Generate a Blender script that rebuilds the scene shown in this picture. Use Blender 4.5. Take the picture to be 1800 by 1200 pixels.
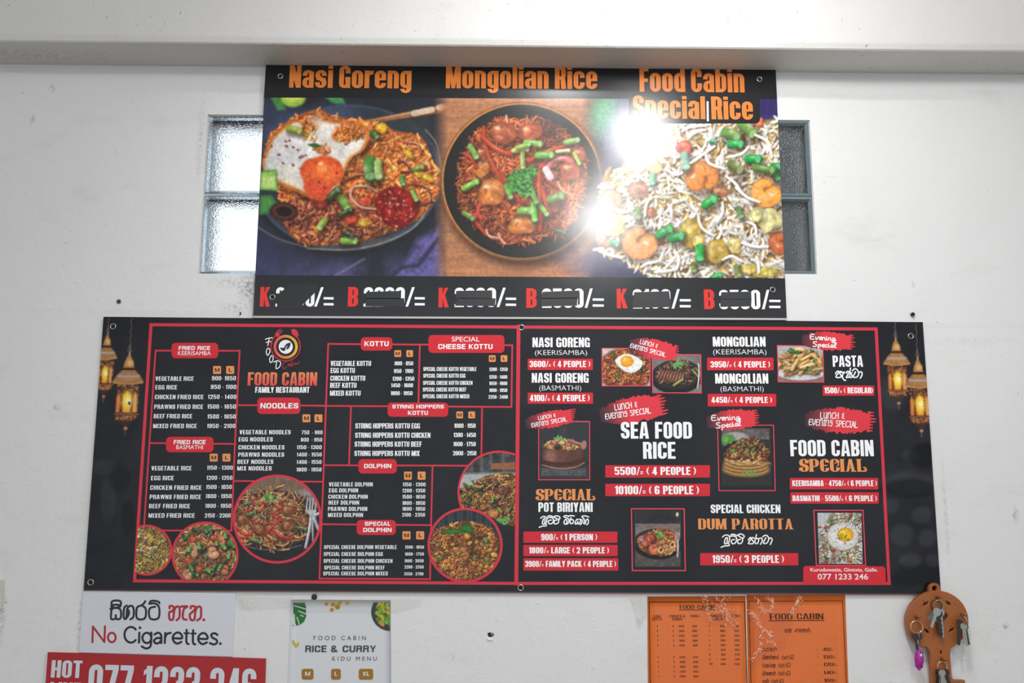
import bpy, math, random
import numpy as np

for _o in list(bpy.data.objects):
    bpy.data.objects.remove(_o)
SC = bpy.context.scene
COL = SC.collection

# ------------------------------------------------------------------ camera
F = 1700.0
PIT, YAW, ROL = 0.1655, 0.0085, 0.0047
CAM = np.array([0.0, -2.11, 1.50])
_cp, _sp, _cy, _sy = math.cos(PIT), math.sin(PIT), math.cos(YAW), math.sin(YAW)
FWD = np.array([_sy * _cp, _cy * _cp, _sp])
_r = np.array([_cy, -_sy, 0.0])
_u = np.cross(_r, FWD)
RGT = math.cos(ROL) * _r + math.sin(ROL) * _u
UPV = -math.sin(ROL) * _r + math.cos(ROL) * _u
cam_data = bpy.data.cameras.new('camera')
cam = bpy.data.objects.new('camera', cam_data)
COL.objects.link(cam)
cam_data.sensor_fit = 'HORIZONTAL'
cam_data.sensor_width = 36.0
cam_data.lens = 36.0 * F / 1800.0
cam_data.clip_start = 0.02
from mathutils import Matrix, Vector
cam.matrix_world = Matrix(((RGT[0], UPV[0], -FWD[0], CAM[0]), (RGT[1], UPV[1], -FWD[1], CAM[1]),
                           (RGT[2], UPV[2], -FWD[2], CAM[2]), (0, 0, 0, 1)))
SC.camera = cam

# ------------------------------------------------------------------ world, lamps, exposure
SC.view_settings.view_transform = 'Standard'
SC.view_settings.look = 'None'
SC.view_settings.exposure = 0.0
SC.view_settings.gamma = 1.0
SC.view_settings.use_curve_mapping = False
W = bpy.data.worlds.new('sky')
SC.world = W
W.use_nodes = True
_bg = W.node_tree.nodes['Background']
_bg.inputs[0].default_value = (0.86, 0.93, 1.0, 1)
_bg.inputs[1].default_value = 1.3


def lamp(name, kind, loc, power, size=0.1, color=(1, 1, 1), target=None, size_y=None):
    d = bpy.data.lights.new(name, kind)
    d.energy = power
    d.color = color
    if kind == 'AREA':
        d.size = size
        if size_y:
            d.shape = 'RECTANGLE'
            d.size_y = size_y
    else:
        d.shadow_soft_size = size
    o = bpy.data.objects.new(name, d)
    o.location = loc
    if target is not None:
        o.rotation_euler = (Vector(target) - Vector(loc)).to_track_quat('-Z', 'Y').to_euler()
    COL.objects.link(o)
    return o


lamp('ceiling_bulb', 'POINT', (0.429, -0.8, 2.6375), 14, 0.085, (1.0, 0.99, 0.97))
lamp('far_bulb', 'POINT', (0.512, -3.0, 3.02), 42, 0.05, (1.0, 0.99, 0.97))
_sp = lamp('added_spot', 'SPOT', (0.22, -1.4, 3.21), 60, 0.05, (0.98, 0.99, 1.0), (0.18, 0.0, 1.47))  # added spot, no such fixture known; lifts the middle against the corners
_sp.data.spot_size = math.radians(85)
_sp.data.spot_blend = 1.0

# ------------------------------------------------------------------ photograph pixel <-> place
def ray(px, py):
    px = np.asarray(px, float); py = np.asarray(py, float)
    return (RGT * ((px - 900.0) / F)[..., None] + UPV * ((600.0 - py) / F)[..., None] + FWD)


def at(px, py, y):
    """the point of the plane at depth y (parallel to the wall) seen at a pixel"""
    d = ray(px, py)
    t = (y - CAM[1]) / d[..., 1]
    return CAM + d * t[..., None]


VPX = 900 + F * RGT[2] / FWD[2]
VPY = 600 - F * UPV[2] / FWD[2]
PXM = 2.1 / F          # metres per pixel on the wall, about


def lin(c):
    c = np.asarray(c, float) / 255.0
    return np.where(c <= 0.04045, c / 12.92, ((c + 0.055) / 1.055) ** 2.4)


# ------------------------------------------------------------------ materials
def new_mat(name):
    m = bpy.data.materials.new(name)
    m.use_nodes = True
    return m, m.node_tree, m.node_tree.nodes['Principled BSDF']


def plain(name, rgb, rough=0.5, metal=0.0, spec=0.5, bump=0.0, scale=60.0, vary=0.0):
    m, t, b = new_mat(name)
    c = [float(v) for v in lin(rgb)] + [1]
    b.inputs['Base Color'].default_value = c
    b.inputs['Roughness'].default_value = rough
    b.inputs['Metallic'].default_value = metal
    b.inputs['Specular IOR Level'].default_value = spec
    tc = t.nodes.new('ShaderNodeTexCoord')
    nz = t.nodes.new('ShaderNodeTexNoise')
    nz.inputs['Scale'].default_value = scale
    nz.inputs['Detail'].default_value = 4
    t.links.new(tc.outputs['Object'], nz.inputs['Vector'])
    if vary:
        mx = t.nodes.new('ShaderNodeMix'); mx.data_type = 'RGBA'
        mx.inputs['A'].default_value = [v * (1 - vary) for v in c[:3]] + [1]
        mx.inputs['B'].default_value = [min(1, v * (1 + vary)) for v in c[:3]] + [1]
        t.links.new(nz.outputs['Fac'], mx.inputs['Factor'])
        t.links.new(mx.outputs['Result'], b.inputs['Base Color'])
    if bump:
        bp = t.nodes.new('ShaderNodeBump')
        bp.inputs['Strength'].default_value = bump
        bp.inputs['Distance'].default_value = 0.002
        t.links.new(nz.outputs['Fac'], bp.inputs['Height'])
        t.links.new(bp.outputs['Normal'], b.inputs['Normal'])
    return m


def print_mat(name, rough, spec, gain=1.0, wave=0.0):
    """ink on a sheet: the colour is stored with the printed shapes"""
    m, t, b = new_mat(name)
    a = t.nodes.new('ShaderNodeAttribute')
    a.attribute_name = 'ink'
    g = t.nodes.new('ShaderNodeMix'); g.data_type = 'RGBA'; g.blend_type = 'MULTIPLY'
    g.inputs['Factor'].default_value = 1.0
    g.inputs['B'].default_value = (gain, gain, gain, 1)
    t.links.new(a.outputs['Color'], g.inputs['A'])
    t.links.new(g.outputs['Result'], b.inputs['Base Color'])
    b.inputs['Roughness'].default_value = rough
    b.inputs['Specular IOR Level'].default_value = spec
    if wave:
        tc = t.nodes.new('ShaderNodeTexCoord')
        nz = t.nodes.new('ShaderNodeTexNoise')
        nz.inputs['Scale'].default_value = 9.0
        nz.inputs['Detail'].default_value = 2.0
        t.links.new(tc.outputs['Object'], nz.inputs['Vector'])
        bp = t.nodes.new('ShaderNodeBump')
        bp.inputs['Strength'].default_value = wave
        bp.inputs['Distance'].default_value = 0.01
        t.links.new(nz.outputs['Fac'], bp.inputs['Height'])
        t.links.new(bp.outputs['Normal'], b.inputs['Normal'])
    return m


M_GLOSS = print_mat('glossy_print', 0.18, 0.5, 1.0, 0.03)
M_SATIN = print_mat('satin_print', 0.42, 0.5, 1.0)
M_PAPER = print_mat('paper_print', 0.6, 0.3, 1.0)
M_BLACK = plain('black_board', (30, 30, 32), 0.3)
M_EDGE = plain('board_edge', (190, 188, 182), 0.5)
M_BROWN_EDGE = plain('board_lower_edge', (96, 58, 54), 0.5)
M_STEEL = plain('steel', (200, 198, 190), 0.25, 1.0)
M_DARK = plain('dark_hole', (16, 15, 14), 0.8)

# ------------------------------------------------------------------ object helpers
def empty(name, loc, label, cat, group=None):
    o = bpy.data.objects.new(name, None)
    o.location = loc
    o.empty_display_size = 0.05
    COL.objects.link(o)
    tag(o, label, cat, group)
    return o


def tag(o, label=None, cat=None, group=None, kind=None):
    if label: o['label'] = label
    if cat: o['category'] = cat
    if group: o['group'] = group
    if kind: o['kind'] = kind
    return o


def world_loc(o):
    v = np.zeros(3)
    while o is not None:
        v = v + np.array(o.location)
        o = o.parent
    return v


def link(name, verts, faces, mat, parent=None, ink=None, loc=None, smooth=False, label=None):
    """one mesh object from world-space points; its origin sits at its parent (or at loc)"""
    verts = np.asarray(verts, float)
    org = world_loc(parent) if parent is not None else (np.array(loc, float) if loc is not None else np.zeros(3))
    me = bpy.data.meshes.new(name)
    if isinstance(faces, np.ndarray):
        n = len(faces)
        me.vertices.add(len(verts))
        me.vertices.foreach_set('co', (verts - org).ravel())
        k = faces.shape[1]
        me.loops.add(n * k)
        me.polygons.add(n)
        me.loops.foreach_set('vertex_index', faces.ravel().astype(np.int32))
        me.polygons.foreach_set('loop_start', np.arange(0, n * k, k, dtype=np.int32))
        me.update(calc_edges=True)
        me.validate()
    else:
        me.from_pydata((verts - org).tolist(), [], faces)
        me.update()
    if ink is not None:
        at_ = me.color_attributes.new('ink', 'FLOAT_COLOR', 'POINT')
        c = np.ones((len(me.vertices), 4), np.float32)
        c[:, :3] = ink
        at_.data.foreach_set('color', c.ravel())
    me.materials.append(mat)
    if smooth:
        for p in me.polygons:
            p.use_smooth = True
    o = bpy.data.objects.new(name, me)
    COL.objects.link(o)
    if parent is not None:
        o.parent = parent
    elif loc is not None:
        o.location = loc
    if label: o['label'] = label
    return o


class MB:
    """gathers solids in world space"""
    def __init__(s):
        s.v = []; s.f = []

    def add(s, v, f):
        k = len(s.v)
        s.v += [tuple(map(float, p)) for p in v]
        s.f += [tuple(i + k for i in q) for q in f]
        return s

    def box(s, x0, x1, y0, y1, z0, z1):
        return s.add([(x, y, z) for x in (x0, x1) for y in (y0, y1) for z in (z0, z1)],
                     [(0, 1, 3, 2), (4, 6, 7, 5), (0, 4, 5, 1), (2, 3, 7, 6), (0, 2, 6, 4), (1, 5, 7, 3)])

    def slab(s, front, dy):
        """a plate: outline points of its front face, pushed back by dy"""
        n = len(front)
        b = [(p[0], p[1] + dy, p[2]) for p in front]
        return s.add(list(front) + b, [tuple(range(n)), tuple(range(2 * n - 1, n - 1, -1))] +
                     [((i + 1) % n, i, i + n, (i + 1) % n + n) for i in range(n)])

    def tube(s, pts, r, n=10, closed=False):
        pts = [np.array(p, float) for p in pts]
        m = len(pts); k = len(s.v); ref = None
        rs = r if hasattr(r, '__len__') else [r] * m
        for i, p in enumerate(pts):
            a = pts[(i - 1) % m] if (closed or i) else p
            b = pts[(i + 1) % m] if (closed or i < m - 1) else p
            d = (b - a) / (np.linalg.norm(b - a) + 1e-12)
            if ref is None:
                ref = np.array([0, 0, 1.0]) if abs(d[2]) < 0.9 else np.array([1.0, 0, 0])
            ref = ref - d * (ref @ d); ref /= np.linalg.norm(ref)
            q = np.cross(d, ref)
            for j in range(n):
                t = 2 * math.pi * j / n
                s.v.append(tuple(p + rs[i] * (math.cos(t) * ref + math.sin(t) * q)))
        for i in range(m if closed else m - 1):
            for j in range(n):
                s.f.append((k + i * n + j, k + i * n + (j + 1) % n,
                            k + ((i + 1) % m) * n + (j + 1) % n, k + ((i + 1) % m) * n + j))
        if not closed:
            s.f.append(tuple(k + j for j in range(n - 1, -1, -1)))
            s.f.append(tuple(k + (m - 1) * n + j for j in range(n)))
        return s

    def ring(s, c, R, r, axis=(0, 1, 0), n=28, k=8):
        a = Vector(axis).normalized(); u = a.orthogonal().normalized(); v = a.cross(u)
        return s.tube([np.array(c) + R * (math.cos(2 * math.pi * i / n) * np.array(u) + math.sin(2 * math.pi * i / n) * np.array(v))
                       for i in range(n)], r, k, True)

    def ball(s, c, rx, ry, rz, n=14, m=9):
        v = []; f = []
        for i in range(m + 1):
            p = math.pi * i / m
            for j in range(n):
                t = 2 * math.pi * j / n
                v.append((c[0] + rx * math.sin(p) * math.cos(t), c[1] + ry * math.sin(p) * math.sin(t), c[2] + rz * math.cos(p)))
        for i in range(m):
            for j in range(n):
                f.append((i * n + j, (i + 1) * n + j, (i + 1) * n + (j + 1) % n, i * n + (j + 1) % n))
        return s.add(v, f)

    def build(s, name, mat, parent=None, smooth=False, label=None, loc=None):
        return link(name, s.v, s.f, mat, parent, None, loc, smooth, label)
# ------------------------------------------------------------------ lettering
def clip(poly, a, b, c):
    out = []
    n = len(poly)
    for i in range(n):
        p, q = poly[i], poly[(i + 1) % n]
        dp, dq = a * p[0] + b * p[1] - c, a * q[0] + b * q[1] - c
        if dp <= 0: out.append(p)
        if (dp < 0 < dq) or (dq < 0 < dp):
            t = dp / (dp - dq)
            out.append((p[0] + t * (q[0] - p[0]), p[1] + t * (q[1] - p[1])))
    return out if len(out) > 2 else None


def cut(polys, side, xm, ya, yb):
    """takes the part beyond x = xm (side +1 right, -1 left) between ya and yb out of the shapes"""
    out = []
    for p in polys:
        a = clip(p, side, 0, side * xm)
        if a: out.append(a)
        b = clip(p, -side, 0, -side * xm)
        if b:
            for q in (clip(b, 0, 1, ya), clip(b, 0, -1, -yb)):
                if q: out.append(q)
    return out


def contour(x0, y0, x1, y1, r, n=6):
    """rounded outline, r = radii (tl, tr, br, bl), clockwise from the left top"""
    pts = []
    for (cx, cy, rr, a0) in ((x0 + r[0], y1 - r[0], r[0], 180), (x1 - r[1], y1 - r[1], r[1], 90),
                             (x1 - r[2], y0 + r[2], r[2], 0), (x0 + r[3], y0 + r[3], r[3], -90)):
        for i in range(n + 1):
            a = math.radians(a0 - 90.0 * i / n)
            pts.append((cx + rr * math.cos(a), cy + rr * math.sin(a)))
    return pts


def loop(x0, y0, x1, y1, s, t, sq=''):
    ro = min((x1 - x0) * 0.46, (y1 - y0) * 0.46, 0.27 if s > t * 0.5 else 0.5)
    R = [0.0 if k in sq else ro for k in 'abcd']
    ri = max(0.012, min(ro - min(s, t) * 0.75, (x1 - x0) / 2 - s - 0.001))
    ri = min(ri, max(0.004, (y1 - y0) / 2 - t))
    o = contour(x0, y0, x1, y1, R)
    i = contour(x0 + s, y0 + t, x1 - s, y1 - t, [0.002 if k in sq else ri for k in 'abcd'])
    n = len(o)
    return [[o[k], o[(k + 1) % n], i[(k + 1) % n], i[k]] for k in range(n)]


def R_(x0, y0, x1, y1):
    return [(x0, y0), (x1, y0), (x1, y1), (x0, y1)]


def glyph(ch, s=0.195, t=0.15, k=1.0, xh=0.79, serif=0.0):
    """heavy condensed letters built from stems, bars and loops; k widens them"""
    P = []
    def V(x, y0=0.0, y1=1.0, w=None):
        w = s if w is None else w
        P.append(R_(x, y0, x + w, y1))
        if serif:
            for (ya, yb) in ((y0, y0 + t), (y1 - t, y1)):
                P.append(R_(x - serif, ya, x + w + serif, yb))
    w = 0.46 * k
    if ch == ' ': return [], 0.20 * (0.6 + 0.4 * k)
    if ch in 'O0': P += loop(0, 0, w, 1, s, t)
    elif ch == 'Q': P += loop(0, 0, w, 1, s, t)
    elif ch == 'C': P += cut(loop(0, 0, w, 1, s, t), 1, w * 0.55, 0.37, 0.64)
    elif ch == 'G':
        P += cut(loop(0, 0, w, 1, s, t), 1, w * 0.55, 0.5, 0.66); P.append(R_(w * 0.54, 0.36, w, 0.5))
        P.append(R_(w - s * 0.5, 0, w, 0.4))
    elif ch == 'D': P += loop(0, 0, w, 1, s, t, 'ad')
    elif ch == 'B': P += loop(0, 0.44, w * 0.98, 1, s, t, 'ad') + loop(0, 0, w, 0.56, s, t, 'ad')
    elif ch == 'P': V(0); P += loop(0, 0.38, w, 1, s, t, 'ad')
    elif ch == 'R':
        V(0); P += loop(0, 0.42, w, 1, s, t, 'ad')
        P.append([(w - s * 1.15, 0.5), (w - s * 0.2, 0.5), (w + 0.01, 0), (w - s, 0)])
    elif ch in 'S':
        P += cut(cut(loop(0, 0.42, w, 1, s, t), 1, w * 0.5, 0.42 + t, 0.68), 1, w - s * 1.02, 0.3, 0.66)
        P += cut(cut(loop(0, 0, w, 0.58, s, t), -1, w * 0.5, 0.32, 0.58 - t), -1, s * 1.02, 0.34, 0.7)
        P.append([(s * 0.3, 0.52), (s * 1.1, 0.66), (w - s * 0.3, 0.48), (w - s * 1.1, 0.34)])
    elif ch == '2':
        P += cut(loop(0, 0.42, w, 1, s, t), -1, w * 0.6, 0.3, 0.68)
        P.append([(0, 0), (s * 1.05, 0), (w, 0.52), (w - s * 0.9, 0.62)]); P.append(R_(0, 0, w, t))
    elif ch == '3':
        P += cut(loop(0, 0.44, w, 1, s, t), -1, w * 0.45, 0.3, 0.7) + cut(loop(0, 0, w, 0.56, s, t), -1, w * 0.45, 0.3, 0.7)
    elif ch == '4':
        P += [R_(w - s * 1.3, 0, w - s * 0.3, 1), R_(0, 0.18, w + 0.02, 0.18 + t)]
        P.append([(0, 0.18), (s * 0.75, 0.18), (w - s * 0.7, 1), (w - s * 1.3, 1)])
    elif ch == '5':
        P += [R_(0.01, 1 - t, w - 0.02, 1), R_(0.01, 0.45, s * 0.9, 1)] + cut(loop(0, 0, w, 0.66, s, t), -1, w * 0.45, 0.26, 0.47)
    elif ch == '6':
        P += cut(loop(0, 0, w, 1, s, t), 1, w * 0.5, 0.5, 0.7) + loop(0, 0, w, 0.6, s, t)
    elif ch == '9':
        P += cut(loop(0, 0, w, 1, s, t), -1, w * 0.5, 0.3, 0.5) + loop(0, 0.4, w, 1, s, t)
    elif ch == '8': P += loop(0.01, 0.44, w - 0.01, 1, s, t) + loop(0, 0, w, 0.56, s, t)
    elif ch == '7':
        P += [R_(0, 1 - t, w * 0.95, 1), [(0.07, 0), (0.07 + s, 0), (w * 0.95, 1 - t), (w * 0.95 - s, 1 - t)]]; w *= 0.95
    elif ch == '1':
        P += [[(0, 0.72), (s * 0.6, 0.8), (s * 0.6, 0.94), (0, 0.86)]]; V(s * 0.5); w = s * 1.5
    elif ch == 'A':
        w = 0.5 * k; a = 0.13
        P += [[(0, 0), (s * 0.95, 0), (w / 2, 0.84), (w / 2, 1), (w / 2 - a, 1)],
              [(w, 0), (w / 2 + a, 1), (w / 2, 1), (w / 2, 0.84), (w - s * 0.95, 0)], R_(w * 0.2, 0.18, w * 0.8, 0.18 + t * 0.9)]
        if serif: P += [R_(-serif, 0, s * 0.9 + serif, t), R_(w - s * 0.9 - serif, 0, w + serif, t)]
    elif ch == 'E':
        w *= 0.86; V(0); P += [R_(0, 0, w, t), R_(0, 1 - t, w, 1), R_(0, 0.43, w * 0.93, 0.43 + t)]
    elif ch == 'F':
        w *= 0.84; V(0); P += [R_(0, 1 - t, w, 1), R_(0, 0.42, w * 0.93, 0.42 + t)]
    elif ch == 'L': w *= 0.8; V(0); P.append(R_(0, 0, w, t))
    elif ch == 'I': V(0); w = s
    elif ch == 'H': V(0); V(w - s); P.append(R_(0, 0.43, w, 0.43 + t))
    elif ch == 'T': w *= 0.92; V(w / 2 - s / 2); P.append(R_(0, 1 - t, w, 1))
    elif ch == 'U':
        P += cut(loop(0, 0, w, 1.4, s, t), 1, -9, 1.0, 9)
    elif ch == 'J': P += cut(cut(loop(0, 0, w, 1.4, s, t), 1, -9, 1.0, 9), -1, w * 0.5, 0.34, 9)
    elif ch == 'N':
        w *= 1.04; V(0, w=s * 0.92); V(w - s * 0.92, w=s * 0.92)
        P.append([(0, 1), (s * 0.98, 1), (w, 0), (w - s * 0.98, 0)])
    elif ch == 'M':
        w = 0.62 * k; V(0, w=s * 0.9); V(w - s * 0.9, w=s * 0.9)
        P += [[(s * 0.25, 1), (s * 1.2, 1), (w / 2 + 0.07, 0), (w / 2 - 0.07, 0)],
              [(w - s * 0.25, 1), (w / 2 + 0.07, 0), (w / 2 - 0.07, 0), (w - s * 1.2, 1)]]
    elif ch == 'W':
        w = 0.72 * k; q = w / 2
        for x in (0, q - s * 0.2):
            P += [[(x, 1), (x + s * 0.85, 1), (x + q * 0.58 + s * 0.3, 0), (x + q * 0.58 - s * 0.45, 0)],
                  [(x + q * 0.58 - s * 0.4, 0), (x + q * 0.58 + s * 0.35, 0), (x + q + s * 0.2, 1), (x + q - s * 0.6, 1)]]
    elif ch == 'V':
        w = 0.48 * k
        P += [[(0, 1), (s, 1), (w / 2 + 0.1, 0), (w / 2 - 0.1, 0)], [(w, 1), (w / 2 + 0.1, 0), (w / 2 - 0.1, 0), (w - s, 1)]]
    elif ch == 'Y':
        w = 0.48 * k
        P += [[(0, 1), (s, 1), (w / 2 + s * 0.45, 0.4), (w / 2 - s * 0.5, 0.4)], [(w, 1), (w / 2 + s * 0.5, 0.4), (w / 2 - s * 0.45, 0.4), (w - s, 1)]]
        V(w / 2 - s / 2, 0, 0.46)
    elif ch == 'X':
        w = 0.48 * k
        P += [[(0, 1), (s * 1.05, 1), (w, 0), (w - s * 1.05, 0)], [(0, 0), (s * 1.05, 0), (w, 1), (w - s * 1.05, 1)]]
    elif ch == 'K':
        w = 0.5 * k; V(0)
        P += [[(s * 0.8, 0.3), (s * 0.8, 0.52), (w - s * 1.05, 1), (w - 0.02, 1)], [(s * 1.0, 0.5), (s * 1.45, 0.72), (w + 0.01, 0), (w - s * 1.08, 0)]]
    elif ch in '/': w = 0.3; P.append([(0, 0), (0.1, 0), (0.32, 1), (0.22, 1)])
    elif ch == '=': w = 0.26; P += [R_(0, 0.12, w, 0.22), R_(0, 0.34, w, 0.44)]
    elif ch == '-': w = 0.16; P.append(R_(0, 0.36, w, 0.46))
    elif ch == '(':
        w = 0.2; P += [[(0.2, 1), (0.03, 0.75), (0.0, 0.5), (0.13, 0.5), (0.14, 0.7), (0.22, 0.93)], [(0.2, 0), (0.22, 0.07), (0.14, 0.3), (0.13, 0.5), (0.0, 0.5), (0.03, 0.25)]]
    elif ch == ')':
        return [[(0.2 - x, y) for x, y in p] for p in glyph('(')[0]], 0.24
    elif ch == '.': w = s; P.append(R_(0, 0, s, s))
    elif ch == '&':
        w = 0.56 * k; P += loop(0.05, 0.48, w * 0.7, 1, s * 0.8, t) + cut(loop(0, 0, w * 0.85, 0.56, s * 0.8, t), 1, w * 0.5, 0.34, 0.6)
        P.append([(w - s, 0), (w, 0), (s * 1.2, 0.62), (s * 0.4, 0.6)])
    # lower case
    elif ch == 'o': P += loop(0, 0, w, xh, s, t)
    elif ch == 'c': P += cut(loop(0, 0, w, xh, s, t), 1, w * 0.55, 0.3, 0.5)
    elif ch == 'e': P += cut(loop(0, 0, w, xh, s, t), 1, w * 0.55, 0.24, 0.36); P.append(R_(s * 0.9, 0.36, w - s * 0.9, 0.46))
    elif ch == 'n': P += cut(loop(0, -0.4, w, xh, s, t, 'a'), 1, -9, -9, 0)
    elif ch == 'r': V(0, 0, xh); P += [[(s * 0.9, xh - t * 1.5), (w * 0.78, xh - t * 1.2), (w * 0.78, xh), (s * 0.9, xh - 0.03)]]; w *= 0.78
    elif ch == 'i': V(0, 0, xh); P.append(R_(0, xh + 0.06, s, 1)); w = s
    elif ch == 'l': V(0); w = s
    elif ch == 'd': P += loop(0, 0, w, xh, s, t); V(w - s)
    elif ch == 'b': P += loop(0, 0, w, xh, s, t); V(0)
    elif ch == 'p': P += loop(0, 0, w, xh, s, t); V(0, -0.18, xh)
    elif ch == 'g':
        P += loop(0, 0.02, w, xh, s, t); V(w - s, -0.06, xh)
        P += cut(cut(loop(0, -0.2, w, 0.3, s, t * 0.8), 1, -9, -0.02, 9), -1, 0.0, -0.1, 9)
    elif ch == 'a':
        V(w - s, 0, xh - 0.06); P += cut(loop(0, 0.32, w, xh, s, t), -1, w * 0.6, 0.3, 0.54); P += loop(0, 0, w, 0.48, s, t * 0.85)
    elif ch == 's':
        h = xh
        P += cut(loop(0, h * 0.42, w, h, s, t * 0.9), 1, w * 0.5, h * 0.42 + t * 0.8, h * 0.68) + cut(loop(0, 0, w, h * 0.58, s, t * 0.9), -1, w * 0.5, h * 0.32, h * 0.58 - t * 0.8)
        P.append([(s * 0.3, h * 0.52), (s * 1.1, h * 0.66), (w - s * 0.3, h * 0.48), (w - s * 1.1, h * 0.34)])
    else: w = 0.3
    return P, w + (0.062 if not serif else serif * 1.3 + 0.04)


_BF = {}
def bf_glyph(ch, fat):
    """letters of the built-in sans face, thickened by fat; cap height 1"""
    key = (ch, fat)
    if key in _BF: return _BF[key]
    def ext(body):
        c = bpy.data.curves.new('letter', 'FONT'); c.body = body; c.offset = fat
        c.resolution_u = 3
        o = bpy.data.objects.new('letter', c); COL.objects.link(o)
        bpy.context.view_layer.update()
        me = bpy.data.meshes.new_from_object(o.evaluated_get(bpy.context.evaluated_depsgraph_get()))
        v = np.array([q.co[:2] for q in me.vertices]) if len(me.vertices) else np.zeros((0, 2))
        f = [tuple(p.vertices) for p in me.polygons]
        bpy.data.objects.remove(o); bpy.data.curves.remove(c); bpy.data.meshes.remove(me)
        return v, f
    if ch == ' ':
        r = ([], 0.36)
    else:
        v, f = ext(ch)
        a, _ = ext('H' + ch + 'H'); h, _ = ext('HH')
        adv = (a[:, 0].max() - h[:, 0].max())
        capv, _ = ext('H'); cap = capv[:, 1].max() - fat
        P = [[(v[i, 0] / cap, v[i, 1] / cap) for i in q] for q in f]
        r = (P, adv / cap)
    _BF[key] = r
    return r


def deco(c):
    """orange display letters: fat curves, hairline joints, curled ends"""
    s, t = 0.27, 0.065
    w = 0.66
    if c == 'E':
        P = cut(loop(0, 0, w, 1, s, t), 1, w * 0.5, 0.3, 0.74)
        P += [R_(s * 0.8, 0.46, w * 0.86, 0.53), [(w * 0.62, 0.74), (w, 0.7), (w * 0.98, 0.9), (w * 0.7, 0.86)], [(w * 0.62, 0.3), (w, 0.3), (w * 0.96, 0.12), (w * 0.7, 0.14)]]
        return P, w + 0.06
    if c == 'C':
        P = cut(loop(0, 0, w * 1.08, 1, s, t), 1, w * 0.55, 0.34, 0.72)
        P += loop(w * 0.5, 0.42, w * 1.02, 0.76, 0.1, 0.05)[0:22]
        P += [[(w * 0.66, 0.34), (w * 1.06, 0.34), (w * 1.0, 0.12), (w * 0.74, 0.14)]]
        return P, w * 1.08 + 0.05
    if c == 'A':
        w = 0.8
        P = [[(0, 0), (0.2, 0), (0.28, 0.08), (w * 0.46, 1), (w * 0.34, 1), (0.1, 0.1)], [(w * 0.34, 1), (w * 0.62, 1), (w * 0.84, 0.12), (w + 0.02, 0), (w * 0.5, 0), (w * 0.56, 0.1)], R_(0.2, 0.28, w * 0.6, 0.35)]
        return P, w + 0.05
    if c == 'L':
        P = [R_(0.02, 0, 0.29, 1), R_(-0.04, 0.94, 0.36, 1), [(0.2, 0), (0.66, 0), (0.74, 0.16), (0.66, 0.34), (0.52, 0.4), (0.42, 0.3), (0.56, 0.28), (0.56, 0.14), (0.4, 0.08), (0.2, 0.08)]]
        return P, 0.8
    if c == 'S':
        P, adv = glyph('S', s, t, 1.5)
        return P + [[(0.4, 0.66), (0.69, 0.66), (0.72, 0.92), (0.5, 0.88)], [(0.0, 0.34), (0.29, 0.34), (0.2, 0.12), (-0.04, 0.08)]], adv
    P, adv = glyph(c, s, t, 1.5, serif=0.035)
    return P, adv if c != ' ' else 0.42


def spaced(f, gap):
    return lambda c: ([], gap) if c == ' ' else f(c)


FONTS = {
    'anton': spaced(lambda c: glyph(c, 0.185, 0.15), 0.27),
    'impact': lambda c: glyph(c, 0.2, 0.14, 1.02, 0.80),
    'bar': spaced(lambda c: glyph(c, 0.165, 0.135), 0.25),
    'list': lambda c: (lambda r: (r[0], r[1] + 0.06))(spaced(lambda d: glyph(d, 0.148, 0.128, 1.0), 0.2)(c)),
    'heavy': lambda c: (lambda r: (r[0], r[1] + 0.06))(spaced(lambda d: glyph(d, 0.215, 0.185, 1.65), 0.4)(c)),
    'deco': deco,
    'serif': spaced(lambda c: glyph(c, 0.19, 0.075, 1.55, serif=0.06), 0.5),
    'thin': lambda c: bf_glyph(c, -0.012),
    'sans': lambda c: bf_glyph(c, 0.0),
    'bold': lambda c: bf_glyph(c, 0.02),
}


def catmull(pts, n=5, closed=False):
    pts = [np.array(p, float) for p in pts]
    out = []
    m = len(pts)
    for i in range(m if closed else m - 1):
        if closed:
            a, b, c, d = pts[i - 1], pts[i], pts[(i + 1) % m], pts[(i + 2) % m]
        else:
            a = pts[max(i - 1, 0)]; b = pts[i]; c = pts[i + 1]; d = pts[min(i + 2, m - 1)]
        for j in range(n):
            t = j / n
            out.append(0.5 * (2 * b + (c - a) * t + (2 * a - 5 * b + 4 * c - d) * t * t + (3 * b - a - 3 * c + d) * t ** 3))
    if not closed: out.append(pts[-1])
    return out


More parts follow.
